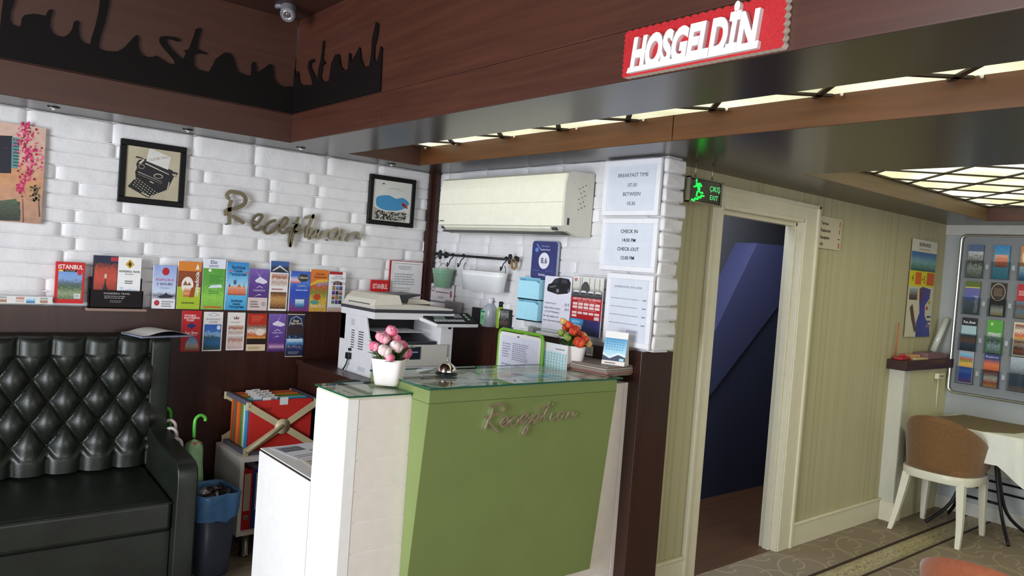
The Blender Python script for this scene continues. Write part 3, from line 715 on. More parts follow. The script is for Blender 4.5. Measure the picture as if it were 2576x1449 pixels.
PGOLD = photo('gold_shot', [(0, '#6b3f18'), (.4, '#c27a2c'), (.7, '#e3b765'), (1, '#8a4c20')], .2, 7)
PPINK = photo('pink_shot', [(0, '#c9a8a4'), (.4, '#e0c8c0'), (.7, '#b07a72'), (1, '#d8d2cc')], .2, 7)
p = onz(728, 1128, ZC); sheet('leaflet', 'open white leaflet with a dark photo on the low desk counter', 'leaflet', 1.45, 3.08, ZC+.001, .20, .22, .15, [(.08, .55, .6, .92, PGREY), (.62, .2, .95, .5, PMIX), (.08, .1, .5, .14, flat('#8a8a92')), (.08, .2, .5, .24, flat('#8a8a92'))])
sheet('leaflet', 'cream menu card with a brown photo beside the tall white desk end', 'leaflet', 1.50, 2.84, ZC+.001, .26, .21, -.08, [(.05, .45, .6, .85, PMIX), (.1, .12, .9, .17, flat('#6d6460')), (.1, .25, .75, .29, flat('#6d6460'))], base=mat('cream_card', '#e7ddcc', .5))
ZG = GT+.0022
for (cx, cy, w_, h_, rot, cells, lab) in (
    (1.68, 2.45, .15, .21, .35, [(.05, .1, .95, .9, PMIX)], 'brownish flyer under the desk glass at its left corner'),
    (1.80, 2.55, .21, .13, -.5, [(.05, .1, .45, .9, PPINK), (.5, .2, .95, .8, flat('#b8b8c2'))], 'two-photo card under the desk glass behind the bell'),
    (1.98, 2.44, .21, .10, -.35, [(.08, .2, .92, .8, flat('#9a9aa4'))], 'grey banded ticket under the desk glass right of the bell'),
    (2.10, 2.60, .15, .21, .3, [(.0, .0, 1, .5, PGOLD), (.1, .6, .9, .9, photo('green_shot', [(0, '#5d8a3a'), (.5, '#a9c46a'), (1, '#e6e9d0')], .2, 6))], 'green and gold flyer under the middle of the desk glass'),
    (2.26, 2.50, .21, .15, .1, [(.02, .05, .98, .95, PBLUE)], 'pale blue city map under the desk glass'),
    (2.42, 2.62, .14, .20, -.2, [(.05, .05, .95, .6, PPINK), (.1, .7, .9, .9, flat('#8fa7b5'))], 'pinkish leaflet under the glass near the orange flowers'),
    (2.50, 2.42, .14, .16, .5, [(.05, .05, .95, .95, photo('red_shot', [(0, '#a1392c'), (.4, '#d9cdc4'), (.6, '#b7493a'), (1, '#e8e2da')], .1, 5))], 'red and white leaflet under the right end of the desk glass')):
    sheet('glass_leaflet', lab, 'leaflet', cx, cy, ZG, w_, h_, rot, cells, group='prints under the desk glass')

# bell
p = onz(1127, 944, GT+.0135)
t = empty('reception_bell', 'chrome call bell on a black base on the glass desk top', 'bell', (p.x, p.y+.012, GT+.0135))
q = MB(); q.lathe([(.034, 0), (.046, .002), (.047, .007), (.040, .012), (.030, .013)], BLACK, 32); q.build('base', t)
q = MB(); q.lathe([(.041, .013), (.0415, .016), (.038, .028), (.030, .040), (.018, .048), (.006, .051), (0, .0515)], mat('bell_chrome', '#cfc6bf', .06, 1), 36); q.build('dome', t)
q = MB(); q.cyl((0, 0, .050), (0, 0, .068), .0022, CHROME); q.lathe([(.0015, .066), (.0055, .068), (.0055, .071), (0, .073)], CHROME, 16); q.build('plunger', t)

# potted artificial flowers
def rose(mb, c, r, m1, m2, seed):
    """a round many-petalled bloom: cupped shells wrapped round a core"""
    rg = random.Random(seed); mb.ball(c, r*.55, m2, 2, (1, 1, .95))
    up_ = Vector((rg.uniform(-.35, .35), -.45, 1)).normalized(); T = up_.to_track_quat('Z', 'Y').to_matrix()
    for n, el, rad, sz in ((3, 66, .60, .36), (4, 38, .74, .50), (5, 8, .86, .60), (6, -26, .84, .60)):
        for k in range(n):
            a = 2*math.pi*k/n+el+rg.uniform(-.15, .15); e_ = math.radians(el)
            d = Vector((math.cos(a)*math.cos(e_), math.sin(a)*math.cos(e_), math.sin(e_)))
            tt = Vector((-math.sin(a), math.cos(a), 0)); bb = d.cross(tt)
            g = bmesh.ops.create_uvsphere(mb.bm, u_segments=8, v_segments=6, radius=r*sz)['verts']
            for v in g:
                q_ = v.co.copy(); p_ = d*(r*rad+q_.x*.24-(q_.y*q_.y+q_.z*q_.z)/(r*sz)*.42)+tt*q_.y*.95+bb*q_.z*.95
                v.co = Vector(c)+T @ p_
            fs = list({f for v in g for f in v.link_faces}); mb._mark(fs, m1 if (k+n) % 2 else m2, True)
def leafm(mb, base, tip, wd, m_):
    b_, tp = Vector(base), Vector(tip); ax = tp-b_; s_ = ax.cross(Vector((0, 0, 1)))
    s_ = s_.normalized() if s_.length > 1e-6 else Vector((1, 0, 0)); up = s_.cross(ax).normalized()
    prev = None
    for i in range(6):
        f = i/5; c_ = b_+ax*f+up*math.sin(f*math.pi)*ax.length*.12; w_ = wd*math.sin(max(.06, f*.96+.04)*math.pi)**.7
        row = [mb.bm.verts.new(c_-s_*w_), mb.bm.verts.new(c_-up*w_*.35), mb.bm.verts.new(c_+s_*w_)]
        if prev:
            fs = [mb.bm.faces.new((prev[0], prev[1], row[1], row[0])), mb.bm.faces.new((prev[1], prev[2], row[2], row[1]))]; mb._mark(fs, m_, True)
        prev = row
def flowerpot(loc, rz, label, cols, heads, s, seed, sprd=1, drop=.024):
    t = empty('flower_pot', label, 'potted flowers', loc, rz); rg = random.Random(seed); heads = [(x*sprd, y*sprd, z-drop, r*1.06, c) for x, y, z, r, c in heads]
    POT = mat('white_ceramic_pot', '#efe6e2', .3, coat=.2)
    q = MB(); q.lathe([(.043*s, 0), (.048*s, .001), (.051*s, .012*s), (.066*s, .103*s), (.0665*s, .109*s), (.062*s, .109*s), (.060*s, .099*s)], POT, 40, sq=5.5); q.build('pot', t)
    q = MB(); q.lathe([(.060*s, .093*s), (.03*s, .099*s), (0, .101*s)], mat('green_foam', '#3e5230', .9), 24, sq=5.5); q.build('filling', t)
    G1, G2 = mat('leaf_green', '#4f7336', .5, nz=.2), mat('leaf_dark_green', '#2f4d2a', .5, nz=.2)
    lf = MB()
    for k in range(46):
        a = rg.uniform(0, 6.28); rr = rg.uniform(.0, .045)*s; z0 = .096*s; o_ = rg.uniform(.03, .075)*s
        leafm(lf, (rr*math.cos(a), rr*math.sin(a), z0), ((rr+o_)*math.cos(a+.3), (rr+o_)*math.sin(a+.3), z0+rg.uniform(.015, .085)*s), rg.uniform(.006, .013)*s, G1 if k % 3 else G2)
    for (x, y, z, r, c) in heads:
        lf.tube([(x*.2*s, y*.2*s, .09*s), (x*.7*s, y*.7*s, .09*s+(z-.09)*.6*s), (x*s, y*s, z*s)], .0016*s, G2, 5)
        for k in range(3):
            a = rg.uniform(0, 6.28); leafm(lf, (x*s, y*s, (z-.02)*s), ((x+.022*math.cos(a))*s, (y+.022*math.sin(a))*s, (z-.018)*s), .006*s, G1)
    lf.build('foliage', t)
    for i, (x, y, z, r, c) in enumerate(heads):
        q = MB(); rose(q, (0, 0, 0), r*s, cols[c][0], cols[c][1], i+seed); q.build('flower', t, loc=(x*s, y*s, z*s))
    return t
def pm(n, c): return mat('petal_'+n, c, .55, nz=.12, nscale=120)
pk = [(pm('pink', '#e5678a'), pm('rose', '#efa3b4')), (pm('pale_pink', '#eeb6bd'), pm('blush', '#e08a9c')), (pm('white', '#efe3e2'), pm('cream', '#e4c2c0'))]
p = onz(991, 972, DT+.009)
flowerpot((p.x, p.y+.045, DT+.0095), .78, 'white square pot of pink artificial roses on the lower desk end', pk,
 [(.00, .0, .262, .026, 0), (-.035, .02, .232, .026, 1), (.018, -.012, .232, .024, 0), (-.045, -.035, .205, .028, 2), (.002, -.045, .205, .027, 0), (.045, -.01, .215, .022, 0), (-.085, .0, .19, .028, 2), (.035, -.055, .175, .030, 0), (.078, .0, .195, .023, 0), (.085, -.01, .165, .024, 0), (-.01, .04, .235, .024, 0), (.055, .045, .22, .023, 1), (-.06, .05, .20, .024, 0), (-.08, -.02, .165, .02, 0)], .96, 3, 1, .042)
oc = [(pm('orange', '#e0552a'), pm('red_orange', '#c4381c')), (pm('apricot', '#e9b06a'), pm('yellow', '#e6c37e')), (pm('green_bud', '#9aa84e'), pm('bud', '#7f9340'))]
p = onz(1456, 926, GT+.0135)
flowerpot((p.x, p.y+.05, GT+.0135), .70, 'white square pot of orange and yellow artificial roses on the desk glass', oc,
 [(-.06, .0, .235, .020, 0), (.0, .0, .240, .026, 0), (.055, .03, .255, .026, 0), (.02, -.02, .215, .026, 0), (-.06, -.03, .185, .031, 0), (.045, -.03, .205, .026, 1), (.075, .01, .225, .026, 1), (.035, -.045, .19, .026, 1), (-.065, .02, .205, .02, 2), (.05, .0, .24, .022, 0), (.08, -.03, .205, .025, 1), (-.02, .05, .22, .02, 2), (-.03, -.05, .20, .02, 0), (-.03, .02, .262, .022, 0), (.0, -.06, .175, .022, 1), (.07, .04, .24, .024, 0), (.02, .05, .275, .02, 1)], .96, 9, 1.22, .052)

# stack of magazines and desk calendar at the right end of the desk
a = onz(1604, 944, GT+.02)
mg = None
for k in range(5):
    q = MB(); q.box(-.15, .15, -.105, .105, 0, .0085, flat(('#8d7f76', '#a4756a', '#9b8f86', '#b3a79c', '#857a74')[k]), r=.0015, seg=1)
    q.box(-.148, .1485, -.1055, .103, .0015, .007, mat('page_edges', '#a89c94', .8, nz=.2, nscale=200))
    o = q.build('magazine', loc=(2.665+.006*math.sin(k*2.1), 2.545+.005*math.cos(k*1.7), GT+.002+k*.0095), rz=math.pi/2+.12+.03*math.sin(k*3.3))
    tag(o, 'magazine in the pile at the right end of the desk, '+('lowest one', 'second from the bottom', 'middle one', 'second from the top', 'top one under the calendar')[k], 'magazine', 'magazines piled on the desk')
ZM = GT+.05
t = empty('desk_calendar', 'blue and white tent calendar standing on the magazine pile', 'calendar', (2.69, 2.438, ZM), -math.pi/2+.42)
q = MB(); cw, ch, cd = .112, .155, .07
q.face([(-cw/2, -cd/2, 0), (cw/2, -cd/2, 0), (cw/2, 0, ch), (-cw/2, 0, ch)], WHITEM)
q.prism([(-cd/2, 0), (-cd/2+.002, 0), (.001, ch), (-.001, ch)], -cw/2, cw/2, WHITEM, 'x'); q.prism([(cd/2, 0), (cd/2-.002, 0), (-.001, ch), (.001, ch)], -cw/2, cw/2, WHITEM, 'x')
q.prism([(-cd/2, 0), (cd/2, 0), (cd/2-.002, .002), (-cd/2+.002, .002)], -cw/2, cw/2, WHITEM, 'x'); q.build('stand', t)
SL = Matrix.Translation((0, -cd/2-.0008, 0)) @ Matrix.Rotation(-math.atan2(cd/2, ch), 4, 'X')
q = MB(); q.quad(-cw/2, .03, cw/2, ch, 0, photo('calendar_sky', [(0, '#cfe6ef'), (.35, '#8cc6df'), (.75, '#3a8fbe'), (1, '#2f86b8')], .03, 3, .15))
q.poly([(-cw/2, .045), (-.02, .03), (.02, .05), (cw/2, .04), (cw/2, .02), (-cw/2, .02)], .0004, flat('#1d2a44'))
q.poly([(-cw/2, .056), (-.02, .040), (.02, .060), (cw/2, .05), (cw/2, .045), (.02, .054), (-.02, .034), (-cw/2, .05)], .0006, flat('#e9eef2'))
q.text('2018', .03, .147, .009, .0006, flat('#e6f2f8'))
for i in range(5):
    for j in range(7): q.quad(-.045+j*.013, .072+i*.012, -.038+j*.013, .076+i*.012, .0006, flat('#3f7fa3'))
q.quad(.028, .022, .05, .034, .0007, flat('#9fd0e4')); q.quad(-cw/2, 0, cw/2, .02, .0003, flat('#e8dfd6')); q.quad(-.04, .007, .012, .012, .0005, flat('#6a605c'))
for v in q.bm.verts: v.co = SL @ v.co
q.build('month_page', t)
# ================================================================ PRINTED CARDS
def draw(mb, els, w_, h_, d):
    """els in card units 0..1 ; x centred"""
    X = lambda u: (u-.5)*w_
    Y = lambda v: v*h_
    for i, e_ in enumerate(els):
        k = e_[0]; dd = d+.00012*(i+1)
        if k == 'r': mb.quad(X(e_[1]), Y(e_[2]), X(e_[3]), Y(e_[4]), dd, flat(e_[5]))
        elif k == 'p': mb.quad(X(e_[1]), Y(e_[2]), X(e_[3]), Y(e_[4]), dd, e_[5])
        elif k == 't':
            mb.text(e_[1], X(e_[2]), Y(e_[3]), e_[4]*h_, dd, flat(e_[5]), align=(e_[6] if len(e_) > 6 else 'CENTER'), wmax=(e_[7]*w_ if len(e_) > 7 and e_[7] else None), rot=(e_[8] if len(e_) > 8 else 0), bold=(e_[9]*h_*.4 if len(e_) > 9 else 0))
        elif k == 'e': mb.disc(X(e_[1]), Y(e_[2]), e_[3]*w_, e_[4]*h_, dd, e_[5] if not isinstance(e_[5], str) else flat(e_[5]))
        elif k == 'g': mb.poly([(X(a), Y(b)) for a, b in e_[1]], dd, e_[2] if not isinstance(e_[2], str) else flat(e_[2]))
        elif k == 'l':   # block of unreadable small print: grey lines
            _, u0, v0, u1, v1, n, c = e_[:7]; rg = random.Random(int(u0*977+v0*131+n))
            for j in range(n):
                vv = v1-(v1-v0)*(j+.5)/n; hh = (v1-v0)/n*.26; x = u0
                end = u1-(u1-u0)*rg.uniform(0, .25)
                while x < end:
                    ln = rg.uniform(.03, .11)*(u1-u0)+.01; x2 = min(x+ln, end)
                    mb.quad(X(x), Y(vv-hh), X(x2), Y(vv+hh), dd, flat(c)); x = x2+.014
def card(wl_, name, label, cat, corners, els, off=.03, th=.004, base='#efeeec', group=None, lean=0, side=None, z0=None):
    u0, u1, z0_, z1 = wrect(wl_, *corners, off)
    if z0 is not None: z0_ = z0
    w_, h_ = u1-u0, z1-z0_; rz, f, g, ax, v = WALL[wl_]
    x, y = f((u0+u1)/2, off)
    q = MB(); q.box(-w_/2, w_/2, 0, th, 0, h_, side or flat(base))
    q.quad(-w_/2, 0, w_/2, h_, .0001, flat(base)); draw(q, els, w_, h_, .0001)
    if lean: 
        M = Matrix.Rotation(-lean, 4, 'X')
        for v_ in q.bm.verts: v_.co = M @ v_.co
    o = q.build(name, loc=(x, y, z0_), rz=rz); return tag(o, label, cat, group)
# small pictures
CITY = photo('city_view', [(0, '#4f6a48'), (.2, '#8d9a74'), (.45, '#3e5a3c'), (.62, '#5d6f86'), (.7, '#7f9fce'), (1, '#6f9ad8')], .14, 9, .5)
CURT = photo('red_curtain', [(0, '#241615'), (.25, '#8a2d20'), (.6, '#c0442f'), (.85, '#a93a2a'), (1, '#251a20')], .12, 5, .5, 3)
SKYB = photo('blue_haze', [(0, '#b9b4c0'), (.12, '#6c6f80'), (.2, '#c9d3ea'), (.6, '#aebde2'), (1, '#8ea4dc')], .04, 4, .15)
BERRY = photo('balloon', [(0, '#b04a20'), (.35, '#e2a070'), (.6, '#c97a3a'), (1, '#f0e6da')], .1, 5, .3)
GRN = photo('green_flyer', [(0, '#7cb54a'), (.3, '#8ecb4c'), (.6, '#63a844'), (1, '#59a13b')], .08, 4, .3)
TOWN = photo('toy_town', [(0, '#8f4a3c'), (.3, '#e07a52'), (.6, '#d98464'), (1, '#e6b49a')], .25, 7, .6)
PURP = photo('purple_dance', [(0, '#4f2f76'), (.4, '#5d3a8c'), (.7, '#6a4a9c'), (1, '#7a5cae')], .08, 4, .3)
FOOD = photo('food_table', [(0, '#3b1f16'), (.25, '#a9572a'), (.5, '#5c2d1c'), (.7, '#d8b49a'), (1, '#8a3a2a')], .22, 8, .6)
HALL = photo('golden_hall', [(0, '#4a2f1c'), (.3, '#a5743c'), (.6, '#c99858'), (.8, '#8a5a2c'), (1, '#5a3a22')], .2, 9, .6)
NEON = photo('aqua_show', [(0, '#7a2f6a'), (.3, '#3b56b0'), (.5, '#2d49b5'), (.75, '#4f7fd0'), (1, '#3a55b8')], .14, 7, .6)
MARK = photo('market', [(0, '#c99a4a'), (.25, '#d9b04a'), (.45, '#7a8a3c'), (.6, '#c9502c'), (.75, '#6fa8c8'), (1, '#8cc0dc')], .12, 7, .5)
LAKE = photo('lake', [(0, '#274a3a'), (.3, '#2f6aa0'), (.5, '#2d5a70'), (.62, '#8fb4d8'), (.75, '#3a6fc0'), (1, '#2d5cb4')], .1, 6, .5)
HAMM = photo('steam_bath', [(0, '#d8cfc8'), (.3, '#b89a90'), (.5, '#e0d4cc'), (.7, '#a5543c'), (1, '#d8c0b4')], .2, 7, .5)
KEBAB = photo('kebab', [(0, '#d8a04a'), (.3, '#c04a24'), (.6, '#e8d8c8'), (.8, '#8a7a6c'), (1, '#a03420')], .2, 7, .5)
NIGHT = photo('night_show', [(0, '#16203a'), (.2, '#2a3a6a'), (.35, '#6fa0d8'), (.45, '#22304e'), (.6, '#3a2a24'), (1, '#1c2a50')], .12, 8, .6)
DARKG = photo('dark_gate', [(0, '#23222c'), (.6, '#31303c'), (1, '#3d5f9c')], .1, 6, .5)
STR = flat('#2b1a16')

ed = 'tourist brochures on the wall ledge'
card('L', 'city_plan_booklet', 'red city plan booklet standing on the ledge left of the black brochure box', 'booklet', ((140,658),(213,661),(138,763),(211,763)),
 [('p', .09, .10, .92, .78, CITY), ('r', .05, .775, .95, .98, '#c4161c'), ('t', 'ISTANBUL', .5, .835, .105, '#f4ece8', 'CENTER', .86, 0, .006), ('r', .26, .765, .72, .81, '#1c1416'), ('t', 'CITY PLAN', .49, .775, .03, '#c9b59a', 'CENTER', .4), ('r', .09, .77, .24, .81, '#d8c83a'), ('e', .82, .745, .085, .055, '#c42a22'), ('r', .66, .12, .88, .24, '#dcdcd8'), ('l', .69, .14, .86, .22, 2, '#5a6070')], .045, .02, '#c8161d')
card('L', 'leaflet_tray_stack', 'low tray of overlapping white leaflets at the left end of the ledge', 'leaflets', ((-30,742),(132,748),(-30,763),(132,764)),
 [('p', .12, .1, .28, .9, PMIX), ('p', .42, .1, .55, .92, HAMM), ('p', .58, .08, .72, .9, PBLUE), ('p', .80, .1, .92, .85, PMIX)], .06, .03, '#dcd8d6')

# black acrylic brochure box with its two stacks
u0, u1, z0, z1 = wrect('L', (226,718), (361,724), (224,762), (359,765), .075)
t = empty('brochure_box', 'black open brochure box on the ledge with a white printed travel address', 'brochure holder', ((u0+u1)/2, YL-.035, LED))
w_ = u1-u0; BOXB = mat('black_acrylic_box', '#171214', .5, spec=.25)
q = MB(); hh = .088
q.box(-w_/2, w_/2, -.042, -.039, 0, hh, BOXB); q.box(-w_/2, w_/2, -.004, 0, 0, .15, BOXB); q.box(-w_/2, -w_/2+.004, -.042, 0, 0, hh+.0, BOXB); q.box(w_/2-.004, w_/2, -.042, 0, 0, hh, BOXB); q.box(-w_/2, w_/2, -.042, 0, 0, .004, BOXB)
q.build('box', t)
q = MB(); draw(q, [('t', 'WONDERFUL TRAVEL', .5, .78, .10, '#c9c4c0', 'CENTER', .52), ('l', .27, .52, .73, .72, 2, '#8f8a88'), ('l', .38, .3, .62, .46, 2, '#7f7a78')], w_, hh, .0421); q.build('print', t)
q = MB(); q.box(-w_/2-.012, w_/2+.02, -.055, -.001, -.016, -.001, mat('clear_beige_tray', '#8d7367', .3), .004); q.build('foot_tray', t)
card('L', 'curtain_brochure', 'brochure with a red curtain stage photo, left in the black box', 'brochure', ((236,642),(298,645),(234,722),(296,722)), [('p', .04, .12, .96, .86, CURT), ('r', 0, .86, 1, 1, '#1f2340'), ('r', .68, .90, .98, .98, '#b03040'), ('g', [(.35,.15),(.65,.15),(.6,.35),(.53,.45),(.5,.66),(.47,.45),(.4,.35)], '#2a2019'), ('e', .5, .60, .05, .05, '#c9c0a8'), ('r', .32, .04, .62, .26, '#c8503c'), ('r', .36, .05, .58, .11, '#e6d8cc'), ('l', .35, .15, .6, .24, 3, '#8f2d22')], .065, .02, '#2a1c20', 'brochures in the black box', z0=LED+.006)
card('L', 'travel_brochure', 'white travel brochure with a yellow badge, right in the black box', 'brochure', ((297,645),(355,650),(296,722),(354,722)), [('g', [(.3,.86),(.5,.96),(.7,.86),(.5,.77)], '#c9a020'), ('g', [(.42,.86),(.5,.92),(.58,.86),(.52,.8)], '#2a241c'), ('t', 'WONDERFUL TRAVEL', .5, .695, .04, '#3f3a2c', 'CENTER', .92, 0, .004), ('l', .3, .64, .7, .68, 1, '#8f8f96'), ('l', .32, .46, .7, .54, 2, '#3a3a3e'), ('t', 'Turkey', .5, .27, .13, '#a9c4d6', 'CENTER', .8, 0, .004), ('r', .12, .21, .9, .235, '#8fa9ba'), ('r', .05, .085, .95, .12, '#2a2a2e')], .066, .02, '#eeecec', 'brochures in the black box', z0=LED+.006)
TOPB = [
 ('pale blue brochure for a five hour boat tour with a red round badge', ((384,666),(444,669),(386,771),(441,771)), [('p', 0, .22, 1, 1, SKYB), ('e', .52, .86, .16, .09, '#b01c30'), ('t', 'BOSPHORUS', .5, .64, .055, '#b0447c', 'CENTER', .78, 0, .003), ('t', '5 HOURS', .5, .54, .06, '#3a4270', 'CENTER', .7, 0, .004), ('t', '25 EURO', .5, .46, .04, '#6a72a0', 'CENTER', .5), ('g', [(.2,.27),(.5,.33),(.58,.38),(.66,.33),(.95,.30),(.8,.25),(.35,.24)], '#2d2f40'), ('r', 0, 0, 1, .225, '#e6e4e8'), ('e', .2, .13, .12, .065, '#b0303c'), ('l', .4, .03, .95, .19, 3, '#7a7a84')]),
 ('orange and lime brochure with cappadocia printed up its side', ((447,657),(505,659),(447,771),(505,772)), [('r', 0, .8, 1, 1, '#d8812c'), ('r', 0, .77, 1, .8, '#8a3f1c'), ('p', 0, .45, 1, .77, photo('rust', [(0, '#7a3214'), (1, '#8f4420')], .1, 4)), ('r', 0, 0, 1, .47, '#a9bf2a'), ('e', .42, .50, .26, .18, '#efe4dc'), ('p', .26, .26, .6, .46, BERRY), ('g', [(.22,.5),(.32,.6),(.42,.52),(.5,.57),(.58,.5)], '#8a5a3c'), ('g', [(.5,.25),(.72,.25),(.78,.5),(.6,.45)], '#a04a18'), ('t', 'cappadocia', .90, .27, .085, '#f4ece6', 'LEFT', None, math.pi/2, .005), ('g', [(.72,.84),(.9,.84),(.86,.92),(.8,.97),(.78,.9)], '#f2e6d8'), ('l', .2, .10, .85, .16, 1, '#5f6c1c')]),
 ('green brochure with a white header card tucked behind it', ((510,650),(566,652),(509,772),(564,773)), [('r', 0, .82, 1, 1, '#e4e6f0'), ('t', 'Eliz', .45, .9, .07, '#2d3a6a', 'CENTER', .4, 0, .003), ('l', .25, .83, .7, .88, 2, '#4a5a88'), ('p', 0, 0, 1, .81, GRN), ('e', .3, .77, .07, .03, '#e8f0d8'), ('l', .3, .52, .9, .68, 5, '#3f8a3a'), ('g', [(.25,.42),(.9,.44),(.85,.5),(.4,.48)], '#d6e6ec'), ('l', .3, .3, .9, .38, 2, '#4f9a3c'), ('r', .1, .03, .92, .065, '#c9682c')]),
 ('sky blue brochure with Cyrillic words above a toy town drawing', ((570,658),(625,661),(567,772),(622,773)), [('p', 0, 0, 1, 1, photo('cyan', [(0, '#3f9cd0'), (.3, '#58b4e2'), (.5, '#9fd4ea'), (.75, '#4fa9de'), (1, '#2f86c8')], .03, 3, .1)), ('p', .1, .31, .92, .5, TOWN), ('g', [(.1,.48),(.16,.56),(.22,.48)], '#8a5a6c'), ('e', .4, .58, .07, .05, '#4f5a8c'), ('g', [(.5,.48),(.6,.55),(.7,.48)], '#c96a48'), ('g', [(.8,.48),(.82,.58),(.84,.48)], '#4a5a78'), ('t', 'Выбери', .52, .86, .065, '#173a70', 'CENTER', .6, 0, .004), ('t', 'Свою', .52, .79, .06, '#173a70', 'CENTER', .4, 0, .004), ('t', 'Экскурсию', .52, .72, .06, '#173a70', 'CENTER', .8, 0, .004), ('e', .18, .81, .07, .025, '#c06a80'), ('e', .88, .79, .07, .025, '#c06a80'), ('t', 'Выбери', .52, .17, .05, '#173a70', 'CENTER', .5, 0, .003), ('t', 'Свою', .52, .105, .05, '#173a70', 'CENTER', .35, 0, .003), ('t', 'Экскурсию', .52, .045, .05, '#173a70', 'CENTER', .7, 0, .003)]),
 ('purple brochure with a white whirling skirt above a pink strip', ((626,675),(675,678),(625,774),(673,775)), [('p', 0, .3, 1, 1, PURP), ('r', 0, 0, 1, .31, '#d9c4c0'), ('g', [(.3,.72),(.55,.82),(.92,.72),(.95,.68),(.75,.64),(.35,.68)], '#e2dcec'), ('g', [(.3,.95),(.52,.82),(.5,.85)], '#cfc6e0'), ('g', [(.7,.96),(.5,.82),(.55,.84)], '#cfc6e0'), ('g', [(.38,.54),(.55,.6),(.75,.54),(.7,.54),(.55,.58),(.42,.54)], '#d6cce6'), ('t', 'HODJAPASHA', .55, .465, .04, '#e2dcec', 'CENTER', .6), ('g', [(.3,.33),(.55,.40),(.7,.37),(.5,.37)], '#cfc6e0'), ('l', .12, .06, .6, .24, 3, '#7a6a70'), ('e', .8, .16, .1, .055, '#b4a4ac')]),
 ('white brochure with two interior photos in front of a blue one', ((677,655),(724,659),(680,775),(724,776)), [('r', 0, .76, 1, 1, '#3d5f9c'), ('p', .06, .78, 1, .93, DARKG), ('g', [(.12,.82),(.5,.92),(.95,.80),(.95,.78),(.5,.88),(.12,.79)], '#cfd6dc'), ('r', 0, 0, 1, .77, '#e9e2e0'), ('p', .08, .5, .95, .75, HAMM), ('p', .08, .04, .95, .38, HALL), ('l', .12, .41, .9, .46, 1, '#a05a5a')]),
 ('blue and violet show brochure with an oval title', ((730,681),(780,684),(728,777),(778,778)), [('p', 0, 0, 1, 1, NEON), ('p', .0, .7, .5, .86, photo('flag', [(0, '#c95a6a'), (.5, '#e2c4d0'), (1, '#7f9fd8')], .05, 4, .2)), ('e', .64, .84, .28, .10, '#3a3a3a'), ('t', 'Cabaret', .64, .82, .06, '#d8cfa8', 'CENTER', .5, 0, .003), ('t', 'ISTANBUL', .6, .62, .035, '#d8d0b0', 'CENTER', .6), ('p', .3, .1, .75, .3, PBLUE), ('l', .3, .50, .9, .56, 1, '#aab8e0')]),
 ('orange topped brochure with a skyline over red roofs', ((781,677),(825,680),(778,778),(822,779)), [('p', 0, 0, 1, 1, MARK), ('g', [(0,.6),(.4,.7),(1,.74),(1,1),(0,1)], '#d8782c'), ('g', [(0,.6),(.4,.68),(1,.72),(1,.78),(.4,.76),(0,.66)], '#e2b03a'), ('t', 'Göreme', .55, .87, .065, '#7a2c18', 'CENTER', .5, 0, .004), ('t', 'Restaurant', .55, .80, .055, '#7a2c18', 'CENTER', .7, 0, .004), ('e', .42, .35, .2, .08, '#c04a24'), ('e', .3, .22, .25, .05, '#4f9a8c'), ('t', 'Istanbul', .5, .1, .09, '#e8d8b0', 'CENTER', .8, 0, .004)]),
 ('white curved brochure with an arched window of tiny photos', ((828,682),(874,686),(824,778),(861,779)), [('r', 0, .93, .8, 1, '#a8202c'), ('t', 'Istanbul', .55, .87, .05, '#3a4460', 'CENTER', .5), ('t', 'DISCOVERY', .55, .81, .05, '#3a4460', 'CENTER', .8), ('g', [(.12,.74),(.5,.78),(1,.72),(1,.70),(.5,.76),(.12,.72)], '#8a8a94')]+[('p', .22+.21*i, .2+.115*j, .40+.21*i, .30+.115*j, (CITY, FOOD, PURP, HALL, DARKG)[(i*2+j) % 5]) for i in range(3) for j in range(4)]+[('g', [(.22,.67),(.28,.73),(.40,.76),(.40,.67)], '#5a3a3c'), ('g', [(.43,.67),(.43,.765),(.61,.765),(.61,.67)], '#7a5a4c'), ('g', [(.64,.67),(.64,.76),(.76,.73),(.82,.67)], '#3a2f3c'), ('p', 0, 0, 1, .12, photo('sand_fade', [(0, '#b98a70'), (1, '#c9c4c4')], .05, 4, .1))]),
]
for i, (lab, cr_, els) in enumerate(TOPB):
    card('L', 'brochure', lab, 'brochure', cr_, els, .052-.002*(i % 3), .012, '#ecebec', ed, z0=LED)
